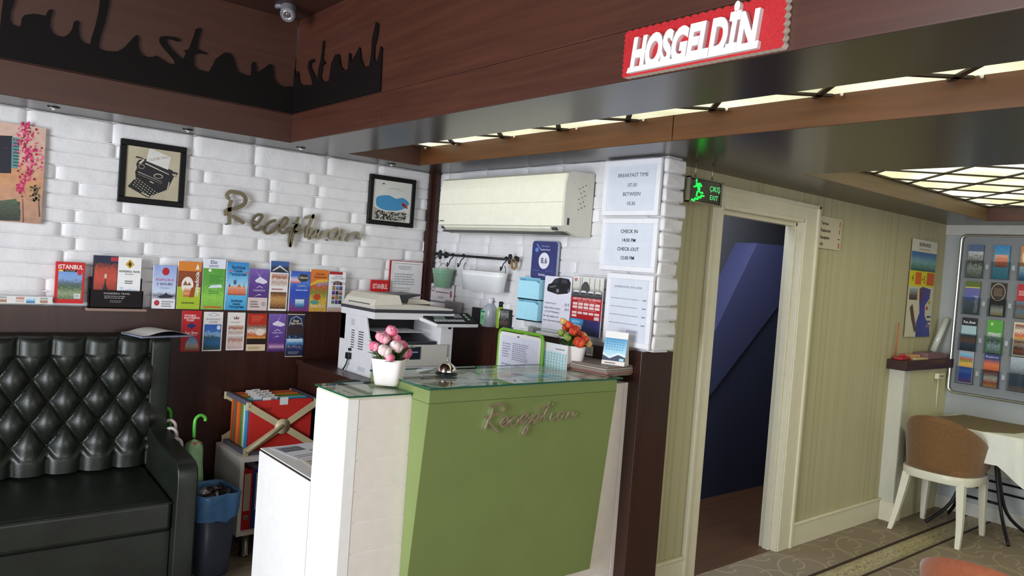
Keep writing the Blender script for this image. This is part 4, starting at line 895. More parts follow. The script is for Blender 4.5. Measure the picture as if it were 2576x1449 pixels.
LOWB = [
 ('red sightseeing tours leaflet with a domed photo, leftmost of the lower row', ((461,780),(509,783),(451,883),(501,885)), [('r', 0, 0, 1, 1, '#bd1f28'), ('t', 'ISTANBUL', .42, .86, .045, '#f2dada', 'CENTER', .6, 0, .004), ('t', 'SIGHTSEEING', .5, .80, .045, '#f2dada', 'CENTER', .8, 0, .004), ('t', 'TOURS', .42, .74, .045, '#f2dada', 'CENTER', .4, 0, .004), ('g', [(.25,.63),(.5,.70),(.76,.63),(.5,.55)], '#22306a'), ('t', 'Tur Şery', .52, .43, .06, '#f4e6e6', 'CENTER', .7, 0, .004), ('l', .3, .38, .8, .41, 1, '#e0b0b0'), ('g', [(.22+.36+.36*math.cos(math.pi*k/14), .03+.34*math.sin(math.pi*k/14)) for k in range(15)], photo('domed', [(0, '#6a5a4c'), (.3, '#b8a48c'), (.5, '#8fa9cc'), (1, '#5f86b8')], .1, 7, .5))]),
 ('white framed leaflet with a blue lake photo', ((513,784),(561,785),(508,882),(557,884)), [('p', .06, .03, .94, .68, LAKE), ('g', [(.2,.92),(.5,.98),(.8,.92),(.5,.88)], '#8a8f9c'), ('g', [(.28,.92),(.5,.965),(.72,.92),(.5,.895)], '#e9e9ec'), ('t', 'BOSPHORUS', .5, .79, .045, '#5a6a90', 'CENTER', .75), ('t', 'CRUISE', .5, .72, .045, '#5a6a90', 'CENTER', .5), ('e', .8, .6, .1, .06, '#d8e4f2')]),
 ('cream bath leaflet with a small crown', ((571,786),(617,786),(570,881),(613,881)), [('p', .07, .40, .93, .66, HAMM), ('p', .07, .04, .93, .38, PPINK), ('g', [(.36,.82),(.34,.9),(.43,.85),(.5,.92),(.57,.85),(.66,.9),(.64,.82)], '#8a6a60'), ('l', .2, .72, .8, .76, 1, '#b0a098')]),
 ('orange red restaurant leaflet with a plate photo', ((624,789),(672,789),(619,882),(666,883)), [('r', 0, .68, 1, 1, '#b52c1c'), ('l', .2, .78, .85, .95, 4, '#d8603c'), ('p', 0, .32, 1, .70, KEBAB), ('e', .68, .5, .24, .09, '#ead9cc'), ('r', 0, .17, 1, .33, '#241411'), ('r', 0, 0, 1, .175, '#e0c9a4'), ('l', .1, .04, .9, .12, 2, '#a08a68')]),
 ('purple whirling skirt leaflet with crowd below', ((677,790),(721,789),(673,884),(715,884)), [('p', 0, 0, 1, 1, PURP), ('g', [(.2,.74),(.5,.82),(.9,.74),(.95,.7),(.7,.66),(.25,.7)], '#e2dcec'), ('g', [(.3,.98),(.52,.82),(.48,.85)], '#cfc6e0'), ('g', [(.7,.98),(.5,.82),(.55,.84)], '#cfc6e0'), ('g', [(.32,.54),(.52,.6),(.72,.54),(.66,.54),(.52,.58),(.38,.54)], '#d6cce6'), ('t', 'HODJAPASHA', .52, .48, .04, '#e2dcec', 'CENTER', .6), ('g', [(.3,.36),(.5,.42),(.68,.40),(.45,.39)], '#cfc6e0'), ('p', .05, .06, .95, .24, photo('crowd', [(0, '#6a2f6a'), (.4, '#c9a4c4'), (.7, '#8a4a90'), (1, '#5a3a88')], .25, 9, .7))]),
 ('dark blue night show leaflet hanging lower than the rest, rightmost', ((722,790),(766,790),(719,897),(762,898)), [('p', 0, .02, 1, .98, NIGHT), ('r', 0, .98, 1, 1, '#cfc0aa'), ('r', 0, 0, 1, .022, '#c9b49c'), ('t', 'Boat', .5, .82, .055, '#d8ceb4', 'CENTER', .4, 0, .004), ('t', 'Night Show', .5, .76, .05, '#d8ceb4', 'CENTER', .75, 0, .004), ('g', [(.1,.72),(.2,.9),(.5,.96),(.8,.9),(.9,.72),(.86,.72),(.76,.88),(.5,.935),(.24,.88),(.14,.72)], '#8fa0b8'), ('p', .06, .28, .94, .42, PBLUE), ('r', .1, .22, .9, .235, '#b06a3a'), ('l', .15, .06, .85, .13, 2, '#8f90a0')]),
]
for lab, cr_, els in LOWB:
    card('L', 'leaflet', lab, 'leaflet', cr_, els, .0385, .0015, '#e9e3df', 'leaflets stuck on the dark wainscot')
card('L', 'city_plan_booklet', 'red city plan booklet standing behind the copier lid', 'booklet', ((931,703),(976,706),(936,748),(979,750)), [('p', .1, .0, .9, .55, CITY), ('r', 0, .6, 1, 1, '#c0181c'), ('t', 'ISTANBUL', .5, .74, .15, '#f0dcd8', 'CENTER', .84, 0, .008)], .06, .015, '#c0181c', z0=LED)
q_ = card('L', 'framed_certificate', 'white certificate in a thin red frame left of the wood corner post', 'certificate', ((980,654),(1062,660),(980,748),(1060,768)), [('r', .03, 0, .985, .985, '#e6e2e2'), ('r', .10, .0, .93, .94, '#dcd9da'), ('l', .25, .78, .75, .88, 2, '#8a9096'), ('l', .14, .4, .85, .7, 5, '#9a9ea4'), ('l', .14, .1, .8, .36, 4, '#b0b0b4')]+[('r', .06+.036*i, .93, .075+.036*i, .945, '#5a6a68') for i in range(25)]+[('r', .055, .03+.05*j, .075, .045+.05*j, '#5a6a68') for j in range(18)]+[('r', .935, .03+.05*j, .955, .045+.05*j, '#5a6a68') for j in range(18)], .035, .012, '#a01c22')
# elephant shaped cream card
u, z = wuv('L', 893, 735, .06)
q = MB(); pts = spline([(-.05, 0), (.04, 0), (.044, .03), (.03, .055), (.042, .07), (.046, .10), (.036, .108), (.03, .09), (.015, .10), (-.01, .118), (-.035, .11), (-.05, .08), (-.044, .04)], 4, True)
q.prism(pts, -.004, .004, mat('cream_cut_card', '#cdbfae', .6), 'y'); 
q.disc(-.008, .07, .012, .008, .0045, flat('#9a8a7c')); q.poly(spline([(.018, .07), (.034, .08), (.038, .098), (.032, .086), (.02, .076)], 3, True), .0046, flat('#4a3a2c')); q.disc(.036, .035, .004, .007, .0045, flat('#5a4a40'))
tag(q.build('ornament', loc=(u, YL-.05, LED)), 'cream animal shaped cut-out standing between the brochures and the copier', 'ornament')

# ================================================================ PICTURES ON THE BRICK WALL
def frame(wl_, name, label, cat, corners, off, fw, fd, fm, bg, els, rot=0, inner=None):
    u0, u1, z0_, z1 = wrect(wl_, *corners, off); w_, h_ = u1-u0, z1-z0_; rz, f, g, ax, v = WALL[wl_]
    x, y = f((u0+u1)/2, off); t = empty(name, label, cat, (x, y, z0_), rz)
    M = Matrix.Translation((0, 0, h_/2)) @ Matrix.Rotation(rot, 4, 'Y') @ Matrix.Translation((0, 0, -h_/2))
    q = MB()
    for (a, b_, c_, d_) in ((-w_/2, w_/2, 0, fw), (-w_/2, w_/2, h_-fw, h_), (-w_/2, -w_/2+fw, fw, h_-fw), (w_/2-fw, w_/2, fw, h_-fw)):
        q.box(a, b_, -.001, fd, c_, d_, fm, r=min(.0025, fw*.3), seg=1)
    for v_ in q.bm.verts: v_.co = M @ v_.co
    q.build('frame', t)
    q = MB(); q.box(-w_/2+fw*.9, w_/2-fw*.9, .006, fd-.001, fw*.9, h_-fw*.9, bg)
    W2, H2 = w_-2*fw, h_-2*fw
    q2 = MB(); draw(q2, els, W2, H2, -.0058)
    for v_ in q2.bm.verts: v_.co = M @ (v_.co+Vector((0, 0, fw)))
    for v_ in q.bm.verts: v_.co = M @ v_.co
    bk = q.build('backing', t); q2.build('print', bk); return t, w_, h_
BF = mat('black_picture_frame', '#0c0b0c', .5, spec=.3)
BEIGE = mat('beige_print_paper', '#b8ad93', .5, nz=.12, nscale=6)
keys = []
for r_i in range(4):
    for k in range(11):
        a0, b0 = .14+.047*k+.02*r_i, .245-.030*k+.042*r_i
        keys.append(('g', [(a0, b0), (a0+.026, b0-.015), (a0+.028, b0-.003), (a0+.004, b0+.012)], '#c9c0ac'))
tw = [('g', [(.05,.20),(.15,.34),(.19,.36),(.17,.50),(.20,.58),(.78,.36),(.78,.20),(.47,.02),(.40,.03)], '#17151a'),
 ('g', [(.17,.50),(.20,.58),(.18,.66),(.34,.72),(.84,.56),(.90,.50),(.78,.20),(.72,.20)], '#1b191e'),
 ('g', [(.18,.66),(.22,.74),(.36,.78),(.86,.62),(.90,.56),(.84,.54),(.34,.70)], '#232126'),
 ('g', [(.36,.74),(.40,.97),(.44,.99),(.82,.88),(.78,.62)], '#d4d1cb'),
 ('t', 'I LOVE YOU', .60, .80, .050, '#7a5648', 'CENTER', .36, .28),
 ('g', [(.22,.68),(.30,.76),(.33,.75),(.26,.67)], '#c9c0ac'), ('g', [(.16,.78),(.30,.77),(.30,.79),(.18,.81)], '#1b191e'),
 ('g', [(.88,.60),(.97,.58),(.94,.50),(.90,.50)], '#26242a'), ('e', .92, .53, .03, .025, '#a8a090'), ('g', [(.34,.68),(.80,.52),(.80,.535),(.35,.70)], '#c9c0ac'),
 ('e', .60, .47, .09, .05, '#a8a090'), ('e', .60, .465, .07, .035, '#1b191e'), ('e', .28, .62, .06, .05, '#8a8274'), ('e', .28, .62, .045, .035, '#1b191e'),
 ('g', [(.44,.34),(.52,.31),(.52,.325),(.46,.355)], '#c9c0ac'), ('g', [(.22,.50),(.68,.36),(.68,.365),(.22,.515)], '#bdb5a2'), ('g', [(.22,.46),(.68,.32),(.68,.328),(.22,.47)], '#8a8274'),
 ('g', [(.47,.03),(.79,.21),(.82,.38),(.805,.38),(.775,.215),(.46,.045)], '#d0c8b4'), ('g', [(.30,.10),(.44,.04),(.45,.055),(.31,.115)], '#c9c0ac')]+keys
frame('L', 'framed_print', 'black framed print of an old typewriter holding a typed sheet', 'picture', ((303,347),(470,371),(298,509),(463,522)), .03, .030, .022, BF, BEIGE, tw)
PALEP = mat('pale_grey_print_paper', '#c9c9c4', .5, nz=.05)
rg = random.Random(3)
wh = [('g', spline([(.08,.44),(.12,.58),(.40,.64),(.60,.58),(.78,.62),(.95,.50),(.84,.36),(.62,.28),(.30,.27),(.12,.34)], 4, True), '#3f86b4'),
 ('g', spline([(.74,.46),(.80,.50),(.90,.42),(.92,.36),(.84,.38)], 3, True), '#a8403a'), ('g', spline([(.77,.45),(.81,.47),(.87,.41),(.83,.40)], 3, True), '#5a1f28'),
 ('e', .25, .91, .035, .014, '#1a1a1c'), ('g', [(.30,.76),(.45,.83),(.65,.82),(.85,.74),(.65,.81),(.45,.82)], '#8a8a8a'),
 ('g', [(.04,.02),(.04,.33),(.12,.28),(.35,.22),(.60,.22),(.85,.28),(.88,.02)], '#9a968e')]+[('e', .08+.78*rg.random(), .03+.20*rg.random(), .012+.014*rg.random(), .009+.01*rg.random(), rg.choice(['#26262a', '#26262a', '#d6d2c8'])) for _ in range(150)]
frame('L', 'framed_print', 'black framed print of a big blue whale shape over a pebbled seabed', 'picture', ((933,438),(1048,452),(925,562),(1040,574)), .035, .028, .022, BF, PALEP, wh)

# canvas with a pink climbing plant on an ochre house wall
u0, u1, z0_, z1 = wrect('L', (-120,296), (116,315), (-120,548), (104,562), .03)
t = empty('canvas_print', 'canvas of pink bougainvillea climbing an ochre wall by a shuttered window', 'picture', ((u0+u1)/2, YL-.03, z0_))
w_, h_ = u1-u0, z1-z0_
PLAST = photo('ochre_plaster', [(0, '#a9806a'), (.25, '#b98a6c'), (.45, '#c48a5e'), (.7, '#c9a68f'), (1, '#c9a898')], .12, 4, .25)
q = MB(); q.box(-w_/2, w_/2, 0, .028, 0, h_, mat('canvas_side', '#b99a86', .8)); q.quad(-w_/2, 0, w_/2, h_, .0002, PLAST)
X = lambda px: wuv('L', px, 420, .03)[0]-(u0+u1)/2
Y = lambda px, py: wuv('L', px, py, .03)[1]-z0_
def cp_(pts, c, d): q.poly([(wuv('L', a, b, .03)[0]-(u0+u1)/2, wuv('L', a, b, .03)[1]-z0_) for a, b in pts], d, c if not isinstance(c, str) else flat(c))
cp_([(-60,338),(32,342),(28,436),(-60,434)], '#1d1c2c', .0004); cp_([(30,344),(50,348),(44,424),(28,422)], '#5f8a8c', .0006)
for k in range(9): cp_([(33,350+k*8),(48,352+k*8),(48,355+k*8),(33,353+k*8)], '#2d4a50', .0008)
cp_([(-60,500),(50,508),(48,556),(-60,552)], '#3b3a36', .0005); cp_([(0,505),(40,500),(52,530),(50,556),(-20,552)], photo('bush', [(0, '#1e241c'), (1, '#4c5a44')], .3, 9, .7), .0007)
cp_([(58,500),(60,560),(57,560),(56,500)], '#6a4034', .0006); cp_([(98,500),(101,545),(98,546),(96,505)], '#4a3a38', .0006)
rg = random.Random(11)
for k in range(330):
    f = rg.random(); ys = 305+f*180
    cx = 52+(12 if f < .3 else 30*math.sin(min(1, (f-.25)*1.6)*math.pi)); sp_ = 10+26*math.sin(math.pi*min(1, f*1.1)); x = cx+rg.gauss(0, .5)*sp_; y = ys+rg.gauss(0, 5)
    x = min(x, 108-rg.random()*6); s_ = rg.uniform(1.6, 4.2); a = rg.uniform(0, 6.28)
    cp_([(x+s_*math.cos(a+j*1.25)*(1.2 if j % 2 else .8), y+s_*math.sin(a+j*1.25)) for j in range(5)], ('#c2255a', '#a81d48', '#d84a7a', '#8f1c40', '#e06a90')[rg.randrange(5)], .0010+.000004*k)
for k in range(60):
    x, y = 88+rg.gauss(0, 5), 478+rg.uniform(-12, 28); s_ = rg.uniform(1.5, 3)
    cp_([(x-s_, y), (x, y-s_), (x+s_, y), (x, y+s_)], ('#4a5230', '#5f6a3c', '#3a3a28')[k % 3], .0024)
q.build('canvas', t)

# ================================================================ RIGHT BRICK WALL
WF = mat('white_picture_frame', '#e9e8ee', .4)
ACW = mat('ivory_plastic', '#ece9d8', .3); ACS = mat('ivory_plastic_grey', '#cfccc0', .4)
INK = '#3a3a42'
def wframe(label, corners, els, off=.035):
    return frame('R', 'framed_notice', label, 'notice', corners, off, .026, .018, WF, mat('white_notice_paper', '#d6dae6', .3), els)
wframe('white framed notice with breakfast times, topmost beside the air conditioner', ((1524,404),(1666,398),(1511,540),(1652,544)), [('t', 'BREAKFAST TIME', .52, .74, .085, INK, 'CENTER', .78), ('t', '07:30', .52, .52, .085, INK, 'CENTER'), ('t', 'BETWEEN', .52, .32, .085, INK, 'CENTER'), ('t', '10:30', .52, .11, .085, INK, 'CENTER')], .045)
wframe('white framed notice with check in and check-out hours, middle of the column', ((1516,550),(1656,548),(1506,676),(1645,689)), [('t', 'CHECK IN', .5, .78, .085, '#26262c', 'CENTER', None, 0, .004), ('t', '14:00 PM', .5, .57, .085, '#26262c', 'CENTER', None, 0, .004), ('t', 'CHECK-OUT', .5, .36, .085, '#26262c', 'CENTER', None, 0, .004), ('t', '12:00 PM', .5, .15, .085, '#26262c', 'CENTER', None, 0, .004)], .04)
wframe('white framed price list, lowest of the column above the dark wainscot', ((1532,688),(1645,692),(1510,859),(1630,882)), [('t', 'JUSTINN HOTEL FIYAT LISTESI', .46, .86, .032, '#5a5a66', 'CENTER', .75, 0, .001)]+[('l', .02, .67-.135*j, .78, .69-.135*j, 1, '#8a8a94') for j in range(4)]+[('r', .86, .672-.135*j, .95, .688-.135*j, '#7a7a84') for j in range(4)]+[('l', .5, .12, .8, .2, 1, '#b0a8c4')], .045)

# air conditioner
t = empty('air_conditioner', 'ivory wall-mounted split air conditioner above the hook rail', 'air conditioner', (XR-.02, 3.88, 1.79), -math.pi/2)
Wd = 1.105
q = MB(); prof = [(0, 0), (0, .325), (-.165, .318), (-.185, .305), (-.196, .25), (-.198, .12), (-.192, .045), (-.165, .018), (-.10, -.002)]
q.prism(prof, 0, Wd, ACS, 'x'); q.build('body', t)
q = MB(); pf = [(-.168, .319), (-.188, .307), (-.200, .25), (-.2025, .12), (-.197, .043), (-.193, .043), (-.196, .12), (-.194, .25), (-.183, .303)]
fs = q.prism(pf, .006, Wd-.012, ACW, 'x', smooth=False); q.box(.006, Wd-.012, -.2035, -.199, .162, .1635, mat('panel_seam', '#b5b2a4', .5))
q.build('front_panel', t, bevel=.002)
q = MB(); q.prism([(-.192, .038), (-.186, .036), (-.108, .004), (-.112, -.002), (-.165, .012), (-.19, .03)], .05, Wd-.10, ACW, 'x'); q.box(.02, .045, -.188, -.15, .02, .034, GREYT); q.box(Wd-.09, Wd-.06, -.19, -.16, .022, .036, GREYT); q.build('louvre', t)
q = MB(); q.box(.03, Wd-.03, -.182, -.11, .001, .012, mat('dark_vent_slot', '#4a4a48', .5)); q.build('vent', t)
q = MB(); q.quad(.02, .062, .062, .068, .2036, flat('#5a5a5a')); q.box(Wd, Wd+.001, -.172, -.158, .05, .085, flat('#2b2b2e')); [q.box(Wd, Wd+.0008, -.105+.014*((k*7) % 5)/4*3, -.098+.014*((k*7) % 5)/4*3, .13+.0105*k, .136+.0105*k, flat('#5a5a5c')) for k in range(13)]; q.build('badge', t)

# rail with hooks
a, b_ = wuv('R', 1100, 643, .05), wuv('R', 1304, 650, .05)
t = empty('hook_rail', 'black wrought iron rail with scroll ends on the white brick wall', 'rail', (XR-.02, -(a[0]+b_[0])/2, (a[1]+b_[1])/2), -math.pi/2)
hl = (b_[0]-a[0])/2
q = MB(); q.tube([(-hl, -.045, .003), (hl, -.045, -.003)], .0075, BLACKI, 10); q.build('bar', t)
for s_ in (-1, 1):
    q = MB(); q.ball((s_*(hl-.055), -.045, 0), .02, BLACKI, 2, (.55, .5, 1.35)); q.ball((s_*(hl-.055), -.045, .018), .012, BLACKI, 2); q.ball((s_*(hl-.055), -.045, -.018), .012, BLACKI, 2)
    q.ball((s_*hl, -.045, 0), .012, BLACKI, 2, (1.4, .8, .8)); q.cyl((s_*(hl-.055), -.045, 0), (s_*(hl-.055), .005, 0), .006, BLACKI); q.cyl((s_*(hl-.055), -.003, 0), (s_*(hl-.055), .004, 0), .02, BLACKI, 16); q.build('bracket', t)
RY = -(a[0]+b_[0])/2; RZ = (a[1]+b_[1])/2
hook0 = None
for i, (px, lab) in enumerate(((1100, 'leftmost hook on the black rail, holding the green bucket'), (1138, 'empty second hook on the black rail'), (1165, 'third hook on the black rail, holding the left of the white planter'), (1273, 'right hook on the black rail, holding the right of the white planter'))):
    u = wuv('R', px, 650, .06)[0]
    if hook0 is None:
        q = MB(); q.tube(spline([(.004, -.045, .012), (.012, -.036, .006), (.010, -.045, -.012), (.0, -.056, -.03), (-.006, -.060, -.055), (-.002, -.072, -.068), (.008, -.082, -.064), (.012, -.084, -.052)], 5), .0035, BLACKI, 8); q.ball((.012, -.084, -.050), .006, BLACKI, 1); q.tube(spline([(.004, -.0535, .0), (.004, -.045, .0095), (.004, -.0365, .0)], 4), .004, BLACKI, 8)
        o = hook0 = q.build('rail_hook', loc=(XR-.02, -u, RZ), rz=-math.pi/2); tag(o, lab, 'hook', 'hooks on the black rail')
    else: o = hook0.copy(); COL.objects.link(o); o.location = (XR-.02, -u, RZ); o['label'] = lab
# green bucket
u0, u1, z0_, z1 = wrect('R', (1089,674), (1137,677), (1096,722), (1132,725), .09); uc = (u0+u1)/2; hb = z1-z0_; rt_ = .068
GRB = mat('sage_enamel', '#7fa58a', .22, coat=.4)
t = empty('hanging_bucket', 'small sage green enamel bucket hanging from the rail', 'bucket', (XR-.09, -uc, z0_), -math.pi/2)
q = MB(); q.lathe([(rt_*.68, 0), (rt_*.7, .001), (rt_*.98, hb-.012), (rt_, hb-.01), (rt_, hb), (rt_*.95, hb), (rt_*.93, hb-.01), (rt_*.66, .004), (0, .004)], GRB, 36); q.build('pail', t)
q = MB(); q.lathe([(rt_*.965, hb-.03), (rt_*.985, hb-.027), (rt_*.985, hb-.024)], GRB, 36); q.tube(spline([(-rt_, 0, hb-.012), (-rt_*.5, .0, hb+.02), (0, .0, hb+.034), (rt_*.5, .0, hb+.02), (rt_, 0, hb-.012)], 5), .0016, STEEL, 6); q.build('handle', t)
# white planter
u0, u1, z0_, z1 = wrect('R', (1157,677), (1264,686), (1157,727), (1257,737), .11); uc = (u0+u1)/2; pw = (u1-u0)/2; hb = z1-z0_
t = empty('hanging_planter', 'white enamel trough planter hanging from two hooks of the rail', 'planter', (XR-.085, -uc, z0_), -math.pi/2)
q = MB(); ENW = mat('white_enamel', '#e9e9ea', .15, coat=.4)
def oval(w2, d2, n=40): return [(w2*(abs(math.cos(2*math.pi*i/n))**.55)*(1 if math.cos(2*math.pi*i/n) >= 0 else -1), d2*(abs(math.sin(2*math.pi*i/n))**.8)*(1 if math.sin(2*math.pi*i/n) >= 0 else -1)) for i in range(n)]
rings = []
for w2, d2, z in ((pw*.90, .045, 0), (pw*.97, .055, hb*.75), (pw*.985, .057, hb*.77), (pw*.97, .055, hb*.79), (pw*.99, .058, hb-.008), (pw*1.01, .061, hb-.004), (pw*1.0, .060, hb), (pw*.97, .054, hb-.006), (pw*.88, .042, .006)):
    rings.append([q.bm.verts.new((x, y, z)) for x, y in oval(w2, d2)])
fs = []
for A_, B_ in zip(rings, rings[1:]):
    for i in range(40): fs.append(q.bm.faces.new((A_[i], A_[(i+1) % 40], B_[(i+1) % 40], B_[i])))
fs.append(q.bm.faces.new(list(reversed(rings[0])))); fs.append(q.bm.faces.new(rings[-1])); q._mark(fs, ENW, True); q.build('trough', t)
q = MB()
for s_ in (-1, 1): q.tube(spline([(s_*pw*.98, 0, hb-.01), (s_*(pw*.98+.006), -.0, hb+.02), (s_*pw*.94, 0, hb+.04)], 4), .0022, BLACKI, 6)
q.build('hanger', t)
# raffia ring
u, z = wuv('R', 1295, 662, .06)
q = MB()
for k in range(5):
    q.tube([(.020*math.cos(2*math.pi*i/18)+.002*math.sin(k*2+i), -.045+.0035*(k-2), -.006+.030*math.sin(2*math.pi*i/18)+.002*math.cos(k*3)) for i in range(18)], .003, mat('straw_raffia', '#a58a62', .8, nz=.3, nscale=90), 6, closed=True)
tag(q.build('raffia_ring', loc=(XR-.02, -u, z), rz=-math.pi/2), 'loop of straw raffia hanging at the right end of the rail', 'raffia ring')

# rating plaque
u0, u1, z0_, z1 = wrect('R', (1342,606), (1408,607), (1339,701), (1402,704), .03); w_, h_ = u1-u0, z1-z0_
t = empty('rating_plaque', 'dark blue rounded plaque showing a guest score of 8,6', 'plaque', (XR-.03, -(u0+u1)/2, z0_), -math.pi/2)
def rr(w_, h_, r, n=6):
    P = []
    for cx, cy, a0 in ((w_/2-r, h_-r, 0), (-w_/2+r, h_-r, 90), (-w_/2+r, r, 180), (w_/2-r, r, 270)):
        for k in range(n+1): a = math.radians(a0+90*k/n); P.append((cx+r*math.cos(a), cy+r*math.sin(a)))
    return P
q = MB(); q.prism(rr(w_, h_, .022), -.010, .004, mat('clear_plaque_edge', '#a9aec4', .15), 'y'); q.build('plate', t)
q = MB(); q.poly([(a, b+.0) for a, b in rr(w_*.985, h_*.99, .020)], .0103, mat('plaque_navy', '#2c3370', .25, coat=.3)); draw(q, [('e', .5, .48, .21, .215, '#e6e4f0'), ('t', '8,6', .5, .415, .15, '#20203a', 'CENTER', .36, 0, .006), ('t', '2016 Award', .52, .84, .045, '#aab0dc', 'CENTER', .45), ('t', 'Review Score', .52, .75, .05, '#e0e2f2', 'CENTER', .5, 0, .002), ('g', [(.16,.9),(.2,.92),(.36,.78),(.34,.76)], '#6f8ad0'), ('e', .2, .76, .07, .06, '#6a86cc'), ('t', 'Booking', .45, .09, .055, '#e6e6f4', 'CENTER', .3, 0, .003), ('t', '.com', .68, .09, .045, '#7fa0d8', 'CENTER', .16), ('l', .1, .2, .4, .24, 1, '#5f6aa8'), ('l', .6, .2, .9, .24, 1, '#5f6aa8')], w_, h_, .0104); q.build('face_print', t)

# blue plastic letter rack
u0, u1, z0_, z1 = wrect('R', (1313,694), (1370,700), (1308,806), (1356,812), .05); w_, h_ = u1-u0, z1-z0_
t = empty('letter_rack', 'translucent sky blue plastic letter rack under the score plaque', 'letter rack', (XR-.02, -(u0+u1)/2, z0_), -math.pi/2)
BLP = mat('sky_blue_plastic', '#aee4f8', .2, coat=.3, trans=.0)
q = MB(); q.box(-w_/2, w_/2, -.004, 0, 0, h_, BLP); q.box(-w_/2, -w_/2+.003, -.05, 0, 0, h_*.98, BLP); q.box(w_/2-.003, w_/2, -.05, 0, 0, h_*.98, BLP); q.build('back', t)
for k in range(3):
    q = MB(); zb_ = h_*(.02+.47*k); q.box(-w_/2, w_/2, -.055, 0, zb_, zb_+.006, mat('blue_plastic_rib', '#86cbe4', .15))
    if k < 2: q.prism([(-w_/2, zb_), (w_/2, zb_), (w_/2, zb_+h_*.38), (w_/2-.03, zb_+h_*.42), (-w_/2, zb_+h_*.42)], -.055, -.052, BLP, 'y'); q.box(-w_/2+.006, w_/2-.01, -.02, -.008, zb_+.006, zb_+h_*.40, mat('blue_tinted_papers', '#cfe8f2', .6))
    q.build('tray', t)
card('R', 'van_flyer', 'white flyer with a black van photo and airport prices, behind the plaque', 'flyer', ((1372,699),(1442,693),(1362,825),(1428,833)),
 [('g', [(.10,.76),(.14,.84),(.26,.87),(.36,.95),(.55,.985),(.88,.97),(.96,.90),(.95,.74),(.86,.70),(.52,.665),(.30,.69),(.12,.71)], '#17171b'), ('g', [(.30,.87),(.38,.945),(.54,.955),(.50,.875)], '#34353c'), ('g', [(.62,.955),(.82,.955),(.85,.885),(.62,.88)], '#3c3d44'), ('g', [(.15,.80),(.30,.82),(.46,.84),(.42,.80),(.25,.775)], '#5a5b62'), ('e', .50, .735, .065, .045, '#4a4b50'), ('e', .50, .735, .035, .028, '#8a8a90'), ('e', .90, .755, .035, .035, '#6a6a70'),
  ('t', 'Atatürk Airport', .06, .475, .035, '#4a4a52', 'LEFT', .5), ('t', '25 €', .97, .465, .05, '#2a2a30', 'RIGHT', None), ('t', 'Sabiha Gökçen Airport', .05, .385, .035, '#4a4a52', 'LEFT', .72), ('t', '50 €', .97, .38, .045, '#2a2a30', 'RIGHT', None), ('t', '( 1-2-3-4 Persons )', .06, .31, .040, '#3a2a30', 'LEFT', .7), ('t', 'For vip transfer and', .04, .225, .038, '#3a3a44', 'LEFT', .9), ('t', 'tours, Reservation please', .04, .145, .036, '#3a3a44', 'LEFT', .84)], .060, .004, '#e2e0ee')
card('R', 'shuttle_flyer', 'red airport shuttle service flyer beside the van flyer', 'flyer', ((1443,693),(1521,701),(1432,838),(1506,849)),
 [('p', 0, .64, 1, 1, photo('white_sky_mosque', [(0, '#2a2a2c'), (.2, '#5a5a5c'), (.35, '#9a9890'), (.5, '#d2d0c8'), (1, '#dcdad6')], .06, 8, .3)), ('g', [(.28,.82),(.36,.90),(.42,.92),(.50,.90),(.58,.82),(.58,.72),(.28,.72)], '#4a4a4c')]+[('r', x, .76, x+.014, .98, '#5c5c58') for x in (.24, .30, .55, .72, .88)]+
 [('e', .14+.24*i, .735, .095, .025, '#d8d8dc') for i in range(4)]+[('r', .07+.24*i, .705, .21+.24*i, .725, '#2a2a30') for i in range(4)]+
 [('e', .1, .94, .05, .03, '#c87a7c'), ('r', 0, .27, 1, .64, '#b01820'), ('t', 'AIRPORT SHUTTLE SERVICE', .5, .595, .040, '#f0c4c4', 'CENTER', .92, 0, .003), ('l', .2, .56, .85, .58, 1, '#e09090'), ('l', .15, .415, .85, .435, 1, '#e09090')]+
 [('r', .06+.185*i, .505-.058*j, .215+.185*i, .55-.058*j, '#e6c8c8') for i in range(5) for j in range(2)]+[('r', .06+.185*i, .355, .215+.185*i, .395, '#e6c8c8') for i in range(5)]+[('r', .06, .30, .215, .34, '#e6c8c8'), ('r', .80, .28, .955, .335, '#d6c4c8'), ('p', 0, 0, 1, .27, photo('night_city', [(0, '#1d2344'), (.5, '#2a3a78'), (1, '#3a2a6c')], .1, 9, .7)), ('r', .02, .17, .46, .265, '#3aa0d8'), ('t', 'ISTANBUL', .24, .20, .035, '#dceefa', 'CENTER', .38), ('r', .02, .09, .42, .165, '#c9ccd8')], .062, .004, '#e8e6ea')
card('R', 'pinned_notice', 'white no smoking notice behind the green bucket', 'notice', ((1084,712),(1143,718),(1078,800),(1136,808)), [('e', .12, .84, .07, .07, '#3a3a3e'), ('e', .12, .84, .05, .05, '#e0d8dc'), ('l', .25, .74, .85, .80, 1, '#4a4a50'), ('l', .38, .60, .6, .65, 1, '#5a5a60'), ('l', .02, .46, .78, .53, 1, '#4a4a50'), ('l', .02, .30, .7, .37, 1, '#4a4a50'), ('r', .86, .66, .92, .84, '#8a3a44')], .03, .003, '#ddd3d6')
card('R', 'wall_folder', 'grey printed folder leaning on the wall beside the copier panel', 'folder', ((1120,752),(1160,764),(1116,796),(1156,800)), [('l', .05, .1, .95, .9, 8, '#5a5a60')], .05, .008, '#8a8486')
